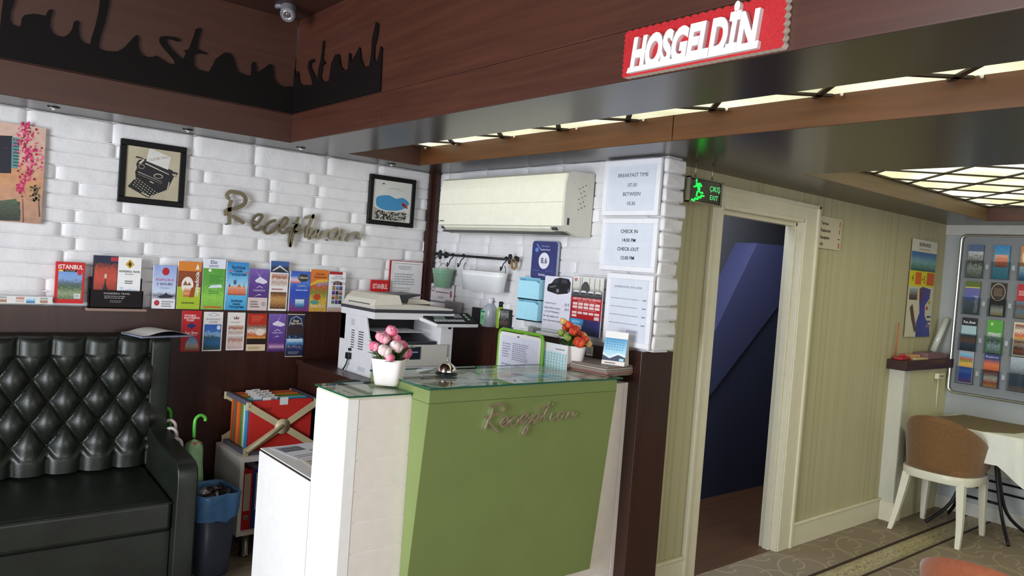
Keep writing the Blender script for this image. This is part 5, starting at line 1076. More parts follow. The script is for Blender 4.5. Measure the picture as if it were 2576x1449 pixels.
# things on the right ledge
def at_r(px, py, off): u, z = wuv('R', px, py, off); return (XR-off, -u)
ZL = LED-.012
x, y = at_r(1191, 790, .045)
t = empty('black_photo_cube', 'small black picture block standing left of the sanitiser bottles', 'picture block', (x+.028, y, ZL), -math.pi/2)
q = MB(); q.box(-.045, .045, -.008, .03, 0, .10, BLACK, r=.002); q.quad(-.040, .004, .040, .096, .0084, photo('dark_portrait', [(0, '#15131a'), (.4, '#2a2830'), (1, '#1a1a20')], .2, 6, .7)); q.build('block', t)
x, y = at_r(1258, 800, .055)
q = MB(); q.box(-.058, .058, -.006, .03, 0, .115, BLACK, r=.002); q.quad(-.053, .005, .053, .110, .0064, photo('dark_people', [(0, '#0f0e12'), (.35, '#5a4a44'), (.5, '#2a2a2e'), (.8, '#8a8a88'), (1, '#4a4a4c')], .18, 5, .8))
tag(q.build('black_photo_block', loc=(x+.025, y, ZL), rz=-math.pi/2), 'black framed snapshot standing right of the bottles on the ledge', 'picture block')
x, y = at_r(1222, 790, .055)
t = empty('sanitiser_bottle', 'clear bottle with a green label standing on the ledge', 'bottle', (x+.02, y-.012, ZL), -math.pi/2)
CLP = mat('clear_hazy_plastic', '#c4c8d0', .15, trans=.35)
q = MB(); q.lathe([(.038, 0), (.041, .003), (.041, .095), (.036, .115), (.016, .134), (.012, .138)], CLP, 28, sq=3.2); q.build('bottle_body', t)
q = MB(); q.lathe([(.015, .136), (.015, .165), (.012, .168), (0, .168)], mat('translucent_cap', '#d6d8e0', .25), 20); q.build('cap', t)
q = MB(); q.quad(-.034, .012, .008, .098, .0418, flat('#9ad8a8')); q.quad(-.032, .082, .006, .094, .042, flat('#3a7f6a')); q.disc(-.012, .055, .012, .014, .042, flat('#5fb884')); q.build('label', t)
x, y = at_r(1244, 775, .05)
t = empty('soap_bottle', 'small bottle with a black cap and lime liquid behind the clear bottle', 'bottle', (x+.03, y-.02, ZL), -math.pi/2)
q = MB(); q.lathe([(.02, 0), (.022, .002), (.022, .11), (.016, .122), (.009, .126)], mat('lime_liquid_bottle', '#a8c83c', .12, trans=.3), 24); q.build('bottle_body', t)
q = MB(); q.lathe([(.012, .124), (.012, .155), (0, .156)], BLACK, 18); q.build('cap', t)
x, y = at_r(1338, 830, .05)
q = MB(); q.box(-.038, -.004, -.035, .035, 0, .075, WHITEM, r=.0015); tag(q.build('small_box', loc=(x+.01, y, ZL-.03), rz=-math.pi/2), 'small white carton on the ledge under the blue rack', 'box')
q = MB(); q.box(-.002, .034, -.035, .035, 0, .070, mat('grey_carton', '#a5a2a2', .5), r=.0015); tag(q.build('small_box', loc=(x+.01, y, ZL-.03), rz=-math.pi/2), 'small grey-sided carton under the blue rack', 'box')
a = wuv('R', 1352, 830, .07); b_ = wuv('R', 1432, 848, .07)
q = MB(); q.box(0, b_[0]-a[0], -.07, .0, -.018, 0, WHITEM, r=.004); tag(q.build('flyer_shelf', loc=(XR-.012, -a[0], (a[1]+b_[1])/2), rz=-math.pi/2), 'narrow white tray holding the flyers', 'tray')
# ================================================================ COPIER AND THE DARK SIDE CABINET IT STANDS ON
CZ = .975
t = empty('side_cabinet', 'dark wood cabinet in the corner under the copier', 'cabinet', (1.90, 3.42, 0))
q = MB(); q.box(0, .86, 0, .76, .02, CZ-.025, MAHOGV); q.build('body', t, bevel=.002)
q = MB(); q.box(-.02, .86, -.03, .76, CZ-.025, CZ, MAHOGV); q.build('top', t, bevel=.002)
PBW = mat('printer_off_white', '#d8d6d8', .4); PBS = mat('printer_warm_grey', '#c2bdb4', .4); PDK = mat('printer_charcoal', '#34343a', .35)
PXL, PXR, PYF, PYB = 1.985, 2.495, 3.49, 3.86
t = empty('copier', 'grey-white office copier with document feeder on the dark cabinet', 'copier', (PXL, PYF, CZ))
def pl(q, name, bevel=.0025, par=None):
    for v in q.bm.verts: v.co -= Vector((PXL, PYF, CZ))
    return q.build(name, par or t, bevel=bevel)
z1_, z2_, z3_ = 1.165, 1.285, 1.325
q = MB()
q.box(PXL, PXR, PYF+.004, PYB, CZ, z1_-.02, PBW)                    # base
q.box(PXL, PXL+.012, PYF+.15, PYB, z1_-.02, z3_, PBW); q.prism([(PYF+.004, z1_-.02), (PYF+.15, z1_-.02), (PYF+.15, z2_), (PYF+.085, z2_), (PYF+.045, z1_+.02)], PXL, PXL+.012, PBW, 'x')
q.box(PXL, PXR, PYB-.06, PYB, z1_-.02, z3_, PBW); q.box(PXR-.085, PXR, PYF+.004, PYB-.05, z1_-.02, z2_+.01, PBW)
pl(q, 'body')
q = MB(); q.box(PXL+.013, PXR-.086, PYF+.03, PYB-.061, z1_-.018, z1_-.002, PDK); q.box(PXL+.012, PXR-.086, PYB-.09, PYB-.061, z1_, z2_, mat('printer_cavity', '#17171a', .5)); q.prism([(PYF+.06, z1_+.0), (PYB-.07, z1_+.05), (PYB-.07, z1_)], PXL+.05, PXR-.12, mat('output_tray', '#26262a', .5), 'x'); pl(q, 'output_cavity')
q = MB(); q.box(PXL+.06, PXL+.36, PYF+.05, PYB-.1, z1_+.045, z1_+.047, PAPER, M=Matrix.Translation((0, 0, 0))); pl(q, 'output_sheet', 0)
q = MB(); q.box(PXL+.02, PXR-.035, PYF-.006, PYF+.004, CZ+.055, z1_-.016, PBS, r=.004); q.box(PXL+.015, PXR-.02, PYF-.003, PYF+.006, CZ+.003, CZ+.050, PBW); fd_ = pl(q, 'front_door', 0)
q = MB(); q.box(PXL+.225, PXL+.295, PYF-.0085, PYF-.0058, CZ+.095, CZ+.165, CHROME); q.box(PXL+.229, PXL+.291, PYF-.0095, PYF-.008, CZ+.099, CZ+.161, mat('dark_badge', '#1c2230', .2)); q.box(PXL+.242, PXL+.278, PYF-.0099, PYF-.0095, CZ+.132, CZ+.138, flat('#8fa0b8')); pl(q, 'badge_plate', 0, fd_)
q = MB(); q.box(PXL-.002, PXR+.0, PYF-.0, PYB, z2_, z3_-.004, PBW); pl(q, 'scanner_unit')
q = MB(); q.box(PXL-.006, PXR-.02, PYF-.006, PYB, z3_-.004, z3_+.012, PDK, r=.003); pl(q, 'glass_band', 0)
# control panel leaning out at the right
q = MB(); M = Matrix.Translation((PXL+.30, PYF, z2_+.008)) @ Matrix.Rotation(.42, 4, 'X')
q.prism([(-.02, 0), (.05, -.075), (.33, -.075), (.33, .05), (-.02, .05)], -.012, .006, PBW, 'z')
for v in q.bm.verts: v.co = M @ v.co
pb_ = pl(q, 'panel_base')
q = MB(); q.prism([(0, .0), (.055, -.068), (.325, -.068), (.325, .045), (0, .045)], .006, .014, mat('panel_black', '#131316', .6, spec=.25), 'z')
q.box(.06, .13, -.03, .02, .014, .0155, mat('lcd', '#6f7a78', .2))
for i in range(12):
    for j in range(2): q.box(.045+i*.017, .055+i*.017, -.055+j*.012, -.048+j*.012, .014, .0165, mat('key_white', '#c9cbd0', .5))
for i in range(4):
    for j in range(4): q.box(.20+i*.014, .209+i*.014, -.012+j*.012, -.004+j*.012, .014, .0165, mat('key_grey', '#8d9096', .5))
for k in range(3): q.lathe([(.009, .014), (.009, .017), (0, .017)], mat('key_green', '#7f9a86', .4), 14, c=(.285, -.03+.025*k, 0))
for v in q.bm.verts: v.co = M @ v.co
pl(q, 'control_panel', 0, pb_)
# lid and document feeder
q = MB(); q.prism([(PXL-.004, z3_+.012), (PXR-.02, z3_+.012), (PXR-.005, z3_+.020), (PXR-.10, z3_+.031), (PXL+.22, z3_+.042), (PXL-.004, z3_+.03)], PYF+.0, PYB-.02, PBS, 'y'); pl(q, 'lid', .003)
q = MB(); q.prism([(PXL-.002, z3_+.02), (PXL-.002, z3_+.035), (PXL+.01, z3_+.06), (PXL+.05, z3_+.088), (PXL+.15, z3_+.088), (PXL+.175, z3_+.03), (PXL+.178, z3_+.02)], PYF+.012, PYB-.03, mat('feeder_cream', '#d2ccbd', .4), 'y'); q.box(PXL-.004, PXL-.001, PYF+.05, PYB-.08, z3_+.032, z3_+.037, GREYT); pl(q, 'document_feeder', .006)
q = MB(); q.prism([(PXL+.16, z3_+.03), (PXL+.155, z3_+.085), (PXL+.20, z3_+.088), (PXL+.34, z3_+.094), (PXL+.345, z3_+.088), (PXL+.26, z3_+.070), (PXL+.25, z3_+.038)], PYF+.09, PYB-.07, GREYT, 'y'); pl(q, 'feeder_tray', .003)
q = MB(); q.prism([(PXL+.25, z3_+.038), (PXL+.26, z3_+.068), (PXL+.36, z3_+.064), (PXL+.47, z3_+.038)], PYF+.10, PYB-.08, mat('exit_tray_cream', '#cfc9bb', .4), 'y'); pl(q, 'exit_tray', .002)
q = MB()
for k in range(8): q.box(PXL-.0008, PXL+.001, PYF+.10, PYF+.155, CZ+.135+k*.013, CZ+.140+k*.013, GREYT); q.box(PXL-.0008, PXL+.001, PYF+.20, PYF+.235, CZ+.135+k*.013, CZ+.140+k*.013, GREYT)
q.box(PXL-.0009, PXL+.001, PYF+.205, PYF+.245, CZ+.255, CZ+.29, mat('side_label', '#bcbcc2', .5)); q.box(PXL-.0008, PXL+.001, PYF+.06, PYF+.14, CZ+.02, CZ+.045, mat('side_label', '#bcbcc2', .5)); q.box(PXR-.035, PXR-.015, PYF+.0025, PYF+.006, z2_-.05, z2_-.028, BLACK); pl(q, 'vents', 0)
q = MB(); q.box(PXL-.02, PXL-.0005, PYF+.215, PYF+.255, CZ+.07, CZ+.105, BLACK, r=.004); q.box(PXL-.012, PXL, PYF+.22, PYF+.24, CZ+.115, CZ+.13, BLACK, r=.002); q.tube(spline([(PXL-.012, PYF+.235, CZ+.075), (PXL-.018, PYF+.24, CZ+.04), (PXL-.024, PYF+.26, CZ+.008)], 6), .004, BLACK, 8); pl(q, 'power_plug', 0)
p = ony(852, 960, 3.5)
q = MB(); a = ony(872, 905, 3.78); b_ = ony(857, 955, 3.6)
q.tube(spline([(1.978, 3.72, 1.02), (a.x, 3.74, .97), (b_.x, 3.62, .86), (b_.x-.01, 3.4, .77), (1.80, 3.15, .7475), (1.9, 3.05, .7475)], 7), .0022, mat('white_cable', '#cfcac6', .4), 6); tag(q.build('white_cable'), 'thin white cable hanging beside the copier', 'cable')
q = MB(); a = ony(862, 968, 3.35); q.tube(spline([(a.x-.10, 3.35, a.z-.20), (a.x-.07, 3.35, a.z-.03), (a.x+.0, 3.35, a.z+.012), (a.x+.12, 3.36, a.z-.01), (a.x+.16, 3.39, a.z-.15)], 6), .012, mat('dark_grey_chair_arm', '#2b2a28', .4), 8)
tag(q.build('chair_arm'), 'dark curved armrest of the chair behind the desk', 'armrest')

# ---- green framed notice stand, gridded sheet and little card behind the desk
pa, pb, pc = onx(1258, 826, 2.5), onx(1367, 845, 2.5), onx(1254, 920, 2.5)
w_ = pa.y-pb.y; h_ = .20; zt = (pa.z+pb.z)/2
t = empty('framed_clipboard', 'lime green rounded frame holding a printed sheet, behind the desk glass', 'clipboard', (2.5, (pa.y+pb.y)/2, zt-h_*1.25), -math.pi/2)
LIME = mat('lime_green_plastic', '#6fae2a', .3)
hh = h_*1.25; q = MB(); P = rr(w_, hh, .03)
q.tube([(a, -.0, b) for a, b in P], .0085, LIME, 8, closed=True); q.build('frame', t)
q = MB(); q.prism(rr(w_-.012, hh-.012, .022), -.004, .003, WHITEM, 'y'); q.build('board', t)
q = MB(); draw(q, [('r', .06, .03, .93, .93, '#dcdcea'), ('l', .10, .45, .30, .78, 6, '#8a8aa0'), ('l', .34, .42, .72, .80, 9, '#8f8fa6'), ('l', .10, .28, .80, .34, 1, '#9a9ab0'), ('r', .44, .925, .49, .95, '#2a2a2e')], w_-.012, hh-.012, .0045); q.build('sheet', t)
q = MB(); q.box(-.10, .10, -.02, .06, ZC-.018-(zt-hh)+0.0, ZC-.010-(zt-hh), GREYT); q.box(-.02, .02, .004, .02, ZC-.012-(zt-hh), .06, GREYT); q.build('stand', t)
pa, pb = onx(1370, 857, 2.52), onx(1425, 872, 2.52)
q = MB(); w_ = pa.y-pb.y+.02; q.box(-w_/2, w_/2, 0, .004, 0, .20, PAPER)
draw(q, [('r', .04, .05, .96, .80, '#d2e8ec')]+[('r', .04, .05+.07*k, .96, .058+.07*k, '#7fb4bc') for k in range(11)]+[('r', .04+.115*k, .05, .05+.115*k, .80, '#8fbcc4') for k in range(9)]+[('l', .55, .86, .9, .9, 1, '#6a7a80')], w_, .2, .0005)
zt = (pa.z+pb.z)/2; q2 = q.build('gridded_sheet', loc=(2.52, (pa.y+pb.y)/2, zt-.2), rz=-math.pi/2); tag(q2, 'pale blue gridded booking sheet right of the green frame', 'sheet')
q = MB(); q.box(-.09, .09, .004, .05, ZC-.018-(zt-.2), 0, GREYT); q.build('sheet_stand', q2)
pa = onx(1472, 868, 2.78); pb = onx(1493, 897, 2.78)
q = MB(); q.box(-.022, .022, 0, .003, 0, pa.z-pb.z, PAPER); draw(q, [('l', .1, .2, .9, .8, 3, '#9a9aa4')], .044, pa.z-pb.z, .0005)
tag(q.build('note_card', loc=(XR-.039, (pa.y+pb.y)/2, pb.z), rz=-math.pi/2), 'small white note stuck on the dark wainscot behind the orange flowers', 'note')

# ================================================================ SOFA
LEATH = mat('dark_green_black_leather', '#1a1e18', .4, nz=.25, nscale=6, bump=.25, bscale=130, coat=.05)
SX0, SX1, SYF = -1.4, 1.055, 3.53
t = empty('leather_bench_sofa', 'dark green-black button-tufted leather bench sofa with a high side wing', 'sofa', (0, 0, 0))
q = MB()
ZB, ZT = .50, 1.132; A_, B_ = .14, .103; bz = [1.034-.103*k for k in range(5)]
def tuft(x, z):
    u = (x-.486)/A_; v = (1.034-z)/B_
    if v < 0:
        k = abs(math.sin(math.pi*u)); e_ = min(1, (ZT-z)/.02); base = k**.45
        g = base*(1-.0*v)
        top = math.sqrt(max(0, 1-(1-min(1, (ZT-z)/.035))**2))
        return .050*(g**1.0)*(.35+.65*top) + .012*top
    if v > 4.1:
        k = abs(math.sin(math.pi*(u))); f = min(1, (v-4.1)/.5)
        a_ = lat(u, min(v, 4.6)); return .055*(a_*(1-f)+(k**.4)*f) + .010
    return .055*lat(u, v)+.010
def lat(u, v):
    p_ = (u+v/2) ; q_ = (u-v/2)
    p_ = u+v*.5; q_ = u-v*.5
    a_ = abs(math.sin(math.pi*p_)); b_ = abs(math.sin(math.pi*q_))
    return (a_*b_)**.46
nx, nz_ = 330, 100; V = []
for j in range(nz_+1):
    z = ZB+(ZT-ZB)*j/nz_; row = []
    for i in range(nx+1):
        x = SX0+(SX1-SX0)*i/nx; sag = .012*noise.noise(Vector((x*5, z*7, 1)))*1
        d = tuft(x+.006*noise.noise(Vector((x*3, z*3, 4))), z-.004)
        row.append(q.bm.verts.new((x, 4.075-d+sag*.5+(1-j/nz_)*-.035, z)))
    V.append(row)
fs = [q.bm.faces.new((V[j][i], V[j][i+1], V[j+1][i+1], V[j+1][i])) for j in range(nz_) for i in range(nx)]; q._mark(fs, LEATH, True)
tv = [q.bm.verts.new((v.co.x, YL-.036, ZT)) for v in V[-1]]; q._mark([q.bm.faces.new((V[-1][i], V[-1][i+1], tv[i+1], tv[i])) for i in range(nx)], LEATH, True)
q.build('tufted_backrest', t)
q = MB()
for k in range(5):
    xo = .486-(.07 if k % 2 else 0); i = -14
    for i in range(-13, 6):
        x = xo+A_*i
        if SX0+.03 < x < SX1-.02: q.ball((x, 4.062-(1-(bz[k]-ZB)/(ZT-ZB))*.035, bz[k]+.004), .011, LEATH, 1, (1, .6, 1))
tag(q.build('buttons', t), kind='stuff')
q = MB(); q.box(SX0, SX1-.002, SYF, 4.07, .315, .452, LEATH, r=.022, seg=4)
for v in q.bm.verts:
    if v.co.z > .44 and v.co.y > 3.8: v.co.z += .04
    if v.co.z > .44: v.co.z += .006*noise.noise(Vector((v.co.x*3, v.co.y*4, 0)))
q.build('seat_cushion', t)
q = MB(); q.box(SX0, SX1-.004, SYF-.004, SYF+.004, .44, .448, LEATH, r=.003); q.build('seat_piping', t)
q = MB(); q.box(SX0, SX1-.002, SYF+.02, 4.10, .0, .312, LEATH, r=.004, seg=1); q.build('base', t)
prof = spline([(YL-.036, 1.125), (4.06, 1.127), (4.03, 1.115), (4.022, 1.06), (4.024, .80), (4.02, .715), (3.96, .668), (3.80, .648), (3.60, .632), (3.52, .615), (3.492, .57), (3.49, .45), (3.495, .2), (3.50, .0)], 4)
prof = prof+[(YL-.036, 0)]
q = MB(); q.prism(prof, SX1, SX1+.09, LEATH, 'x'); o = q.build('side_wing', t); m_ = o.modifiers.new('b', 'BEVEL'); m_.width = .02; m_.segments = 4; m_.limit_method = 'ANGLE'; m_.angle_limit = .9
for f in o.data.polygons: f.use_smooth = True
# magazine lying on the wing
q = MB(); rot = Matrix.Translation((1.085, 4.07, 1.134)) @ Matrix.Rotation(.25, 4, 'Z')
def sheetm(zf, m_, x0=-.13, x1=.13, y0=-.10, y1=.10, n=14):
    prev = None
    for i in range(n+1):
        x = x0+(x1-x0)*i/n; z = zf(x); row = [q.bm.verts.new(rot @ Vector((x, y0, z))), q.bm.verts.new(rot @ Vector((x, y1, z)))]
        if prev: q._mark([q.bm.faces.new((prev[0], row[0], row[1], prev[1]))], m_, True)
        prev = row
MAGB = mat('bluish_magazine_page', '#7f8498', .35); MAGD = mat('dark_magazine_cover', '#23242c', .3)
q.box(-.13, .125, -.10, .10, 0, .008, MAGB, M=rot, r=.001, seg=1)
sheetm(lambda x: .009+.020*math.sin(math.pi*min(1, (x+.10)/.21)) if x > -.10 else .009, MAGD); sheetm(lambda x: .0105+.020*math.sin(math.pi*min(1, (x+.10)/.21)) if x > -.10 else .0105, WHITEM)
tag(q.build('magazine'), 'open magazine lying on top of the sofa wing', 'magazine')

# ================================================================ UMBRELLAS, BIN, CABINET, FILE CRATE
def umbrella(label, x, y, z, hc, bc, face, body=None, tilt=(0, 0), ln=.62, r=.03):
    t = empty('umbrella', label, 'umbrella', (x, y, 0), face, 'umbrellas leaning beside the sofa'); HM = mat('umbrella_handle_'+hc, hc, .3); 
    # local: hook top at z, shaft down
    q = MB(); top = z
    q.tube(spline([(.058, 0, top-.030), (.056, 0, top-.012), (.036, 0, top+.002), (.015, 0, top-.004), (.002, 0, top-.030), (0-tilt[0]*.1, 0, top-.11)], 6), .0085, HM, 10); q.build('handle', t)
    q = MB(); b_ = Vector((-tilt[0]*ln, tilt[1]*ln, max(.02, top-ln-.1))); a = Vector((-tilt[0]*.1, 0, top-.11))
    q.cyl(a, b_, .004, STEEL, 8); q.build('shaft', t)
    q = MB(); CM = mat('umbrella_cloth_'+bc, bc, .45, nz=.15, nscale=30); ax = (b_-a); Mx = Matrix.Translation(a) @ ax.to_track_quat('Z', 'Y').to_matrix().to_4x4()
    q.lathe([(.006, .01), (r*.8, .03), (r, .06), (r*1.05, .25), (r*.7, .42), (.008, ax.length-.02)], CM, 16, M=Mx)
    for v in q.bm.verts:
        l_ = Mx.inverted() @ v.co; a_ = math.atan2(l_.y, l_.x); k = 1+.16*math.sin(a_*5+l_.z*9); l_.x *= k; l_.y *= k; v.co = Mx @ l_
    q.build('canopy', t); return t
def at_y(px, py, y): return ony(px, py, y)
p = at_y(433, 1024, 4.12); umbrella('green hooked umbrella mostly hidden behind the sofa wing', 1.185, 4.10, p.z, '#3fae3a', '#2f6a34', math.pi, tilt=(-.02, 0), r=.02)
p = at_y(455, 1056, 4.05); umbrella('pinkish white hooked umbrella nearest the sofa wing, highest of the pale ones', 1.195, 4.04, p.z, '#d8c4c4', '#3a4a3c', math.pi-.2, tilt=(-.06, 0), r=.018)
p = at_y(440, 1078, 3.98); umbrella('white hooked umbrella, middle one of the three pale handles by the sofa wing', 1.185, 3.98, p.z, '#d2ccc8', '#2f5a36', math.pi-.1, tilt=(-.05, 0), r=.018)
p = at_y(458, 1106, 3.92); umbrella('small white hooked umbrella, lowest hook beside the sofa arm', 1.20, 3.94, p.z, '#dcdad6', '#8a8a86', math.pi, tilt=(-.04, 0), r=.016)
p = at_y(480, 1048, 4.02)
t = umbrella('light green hooked umbrella with a pink collar standing behind the bin', p.x+.02, 4.02, p.z, '#5fc24a', '#aedaa6', .15, tilt=(-.035, 0), ln=.66, r=.045)
q = MB(); q.lathe([(.03, p.z-.175), (.034, p.z-.165), (.034, p.z-.14), (.024, p.z-.13), (0, p.z-.13)], mat('pink_collar', '#d8807a', .5), 16, c=(.006, 0, 0)); q.build('collar', t)

# bin
bx, by = 1.300, 3.76; BINM = mat('slate_plastic_bin', '#454c5a', .4); BAGM = mat('blue_bin_bag', '#5a8cc0', .25, nz=.2, nscale=14, bump=.9, bscale=38, trans=.12)
t = empty('waste_bin', 'slate waste bin lined with a blue plastic bag between sofa and cabinet', 'bin', (bx, by, 0), .08)
def sqring(mb, w2, d2, z, n=48, wob=0, sd=0):
    out = []
    for i in range(n):
        a = 2*math.pi*i/n; c_, s_ = math.cos(a), math.sin(a); k = 1/((abs(c_)**6+abs(s_)**6)**(1/6)); wv_ = wob*noise.noise(Vector((c_*3, s_*3, z*14+sd)))
        out.append(mb.bm.verts.new((c_*k*(w2+wv_), s_*k*(d2+wv_), z+wob*noise.noise(Vector((c_*2.3, s_*2.3, 7+sd))))))
    return out
def loft(mb, rings, m_, cap=(True, False)):
    fs = []
    for A, B in zip(rings, rings[1:]):
        n = len(A)
        for i in range(n): fs.append(mb.bm.faces.new((A[i], A[(i+1) % n], B[(i+1) % n], B[i])))
    if cap[0]: fs.append(mb.bm.faces.new(list(reversed(rings[0]))))
    if cap[1]: fs.append(mb.bm.faces.new(rings[-1]))
    mb._mark(fs, m_, True)
q = MB(); loft(q, [sqring(q, .070, .095, .003), sqring(q, .074, .10, .012), sqring(q, .098, .125, .40), sqring(q, .094, .121, .40), sqring(q, .068, .09, .02)], BINM); q.build('tub', t)
q = MB(); loft(q, [sqring(q, .098, .125, .285, wob=.022, sd=3), sqring(q, .1005, .128, .33, wob=.007, sd=1), sqring(q, .103, .131, .375, wob=.006), sqring(q, .106, .133, .406, wob=.006), sqring(q, .101, .128, .415, wob=.005), sqring(q, .093, .12, .405, wob=.004), sqring(q, .085, .11, .33, wob=.01, sd=5)], BAGM, (False, False)); q.build('bag', t)
q = MB(); rg = random.Random(4)
for k in range(9):
    c_ = (rg.uniform(-.05, .06), rg.uniform(-.06, .06), .375+rg.uniform(0, .03)); g = q.ball(c_, rg.uniform(.025, .04), [mat('dark_wrapper', '#1d1a22', .25), mat('silver_wrapper', '#a9a4ac', .25, .6), mat('dark_wrapper', '#1d1a22', .25)][k % 3], 2, (1, .8, .5))
    for v in g: v.co += Vector((1, 1, 1))*.018*noise.noise(v.co*40)
tag(q.build('rubbish', t), kind='stuff')

# white file cabinet
CX0, CX1, CY0, CY1 = 1.455, 1.875, 3.81, 4.19; CT = .53
LWH = mat('off_white_laminate', '#f0eae4', .4)
t = empty('file_cabinet', 'small off-white open cabinet on steel feet holding ring binders', 'cabinet', (CX0, CY0, 0))
def cb_(q, n, bv=.0012):
    for v in q.bm.verts: v.co -= Vector((CX0, CY0, 0))
    return q.build(n, t, bevel=bv)
q = MB(); q.box(CX0, CX0+.02, CY0, CY1, .125, CT-.0225, LWH); q.box(CX1-.02, CX1, CY0, CY1, .125, CT-.0225, LWH); q.box(CX0+.0202, CX1-.0202, CY0, CY1-.011, .125, .145, LWH); q.box(CX0, CX1, CY0, CY1, CT-.022, CT, LWH); q.box(CX0+.0202, CX1-.0202, CY1-.01, CY1, .125, CT-.0225, LWH); cb_(q, 'carcass')
for (a, b_) in ((CX0+.065, CY0+.05), (CX1-.065, CY0+.05), (CX0+.065, CY1-.05), (CX1-.065, CY1-.05)):
    q = MB(); q.lathe([(.027, 0), (.027, .012), (.023, .014), (.022, .125)], STEEL, 24, c=(a, b_, 0)); cb_(q, 'leg', 0)
def binder(x, col, lab, letters=None, th=.075):
    t2 = empty('ring_binder', lab, 'binder', (x, CY0+.03, .145), 0, 'ring binders in the white cabinet')
    q = MB(); bm_ = mat('binder_'+col, col, .4); q.box(0, .003, 0, .28, 0, .315, bm_); q.box(th-.003, th, 0, .28, 0, .315, bm_); q.box(0, th, -.002, .002, 0, .315, bm_, r=.001, seg=1); q.box(.006, th-.006, .01, .27, .008, .30, PAPER); cv_ = q.build('cover', t2)
    q = MB(); q.lathe([(.010, 0), (.013, .001), (.013, .003), (.010, .003)], STEEL, 20, M=Matrix.Translation((th/2, -.002, .065)) @ Matrix.Rotation(math.pi/2, 4, 'X')); q.lathe([(.010, .0), (0, .001)], BLACK, 20, M=Matrix.Translation((th/2, -.0022, .065)) @ Matrix.Rotation(math.pi/2, 4, 'X')); q.build('finger_ring', cv_)
    q = MB(); q.quad(.012, .10, th-.012, .295, .0028, flat('#dcdce2') if letters is not None else flat('#c8b8a4'))
    if letters:
        for i, ch in enumerate(letters): q.text(ch, th/2, .255-.0285*i, .016, .0032, flat('#3a3a44'))
    q.build('spine_label', cv_)
binder(CX0+.024, '#b81f28', 'red ring binder at the left of the white cabinet', None, .058)
binder(CX0+.085, '#1d3fa0', 'blue ring binder with a lettered white spine label', 'VILLIC')
binder(CX0+.165, '#2b4a9a', 'blue ring binder partly hidden behind the desk side', '')

# hanging-file crate with crossed straps
KX0, KX1, KY0, KY1, KT = 1.505, 1.855, 3.86, 4.165, .815
t = empty('file_crate', 'hanging file crate with beige crossed arms standing on the white cabinet', 'file crate', (KX0, KY0, CT))
def kb(q, n, bv=0):
    for v in q.bm.verts: v.co -= Vector((KX0, KY0, CT))
    return q.build(n, t, bevel=bv)
BG = mat('beige_plastic', '#c3b48f', .4); SLT = mat('slate_rail', '#5c5b68', .4)
X = lambda px, py: ony(px, py, KY0-.006)
q = MB()
for (x0, x1) in ((KX0-.02, KX0-.0), (KX1, KX1+.02)):
    q.box(x0, x1, KY0-.01, KY1, KT-.025, KT-.0, SLT, r=.003); q.box(x0, x1, KY0-.01, KY1, CT+.001, CT+.022, SLT, r=.003)
q.box(KX0-.02, KX1+.02, KY1-.006, KY1+.004, CT+.001, CT+.02, SLT); q.box(KX0-.02, KX1+.02, KY0-.008, KY0+.0, CT+.001, CT+.018, SLT); kb(q, 'rails')
for yy, sg in ((KY0-.012, -1), (KY1+.008, 1)):
    q = MB()
    for (ax, az, bx_, bz_) in ((KX0-.02, KT-.02, KX1+.02, CT+.02), (KX0-.02, CT+.02, KX1+.02, KT-.02)):
        A = Vector((ax, az)); B = Vector((bx_, bz_)); d = (B-A).normalized()*.0; n = Vector((-(B-A).y, (B-A).x)).normalized()*.017
        q.prism([tuple(A+n), tuple(B+n), tuple(B-n), tuple(A-n)], yy-.003, yy+.003, BG, 'y')
    q.cyl(((KX0+KX1)/2, yy-.006, (KT+CT)/2), ((KX0+KX1)/2, yy+.006, (KT+CT)/2), .04, BG, 24)
    if sg < 0:
        A = Vector((KX0-.01, CT+.025)); B = Vector(((KX0+KX1)/2, (KT+CT)/2+.005)); q.tube([(A.x, yy-.004, A.y), (B.x, yy-.006, B.y)], .010, BG, 8)
    for (cx, cz) in ((KX0-.012, KT-.025), (KX0-.012, CT+.02), (KX1+.012, KT-.025), (KX1+.012, CT+.02)): q.cyl((cx, yy-.0055, cz), (cx, yy, cz), .004, STEEL, 10); q.box(cx-.012, cx+.012, yy-.004, yy+.012, cz-.02, cz+.02, BG, r=.002)
    kb(q, 'crossed_arms')
cols = ['#c02a22', '#7a3a6a', '#3a8fb0', '#3a9cc0', '#d8dce0', '#8a9a3a', '#3f8a4a', '#c9502c', '#d8702a', '#c87a2a', '#b8322a', '#3f7a5a', '#c04a2a', '#d06a2c']
names = {'#c02a22': 'red', '#7a3a6a': 'plum', '#3a8fb0': 'teal blue', '#3a9cc0': 'bright teal', '#d8dce0': 'white', '#8a9a3a': 'olive', '#3f8a4a': 'green', '#c9502c': 'rust', '#d8702a': 'orange', '#c87a2a': 'ochre', '#b8322a': 'deep red', '#3f7a5a': 'dark green', '#c04a2a': 'brick', '#d06a2c': 'pale orange'}
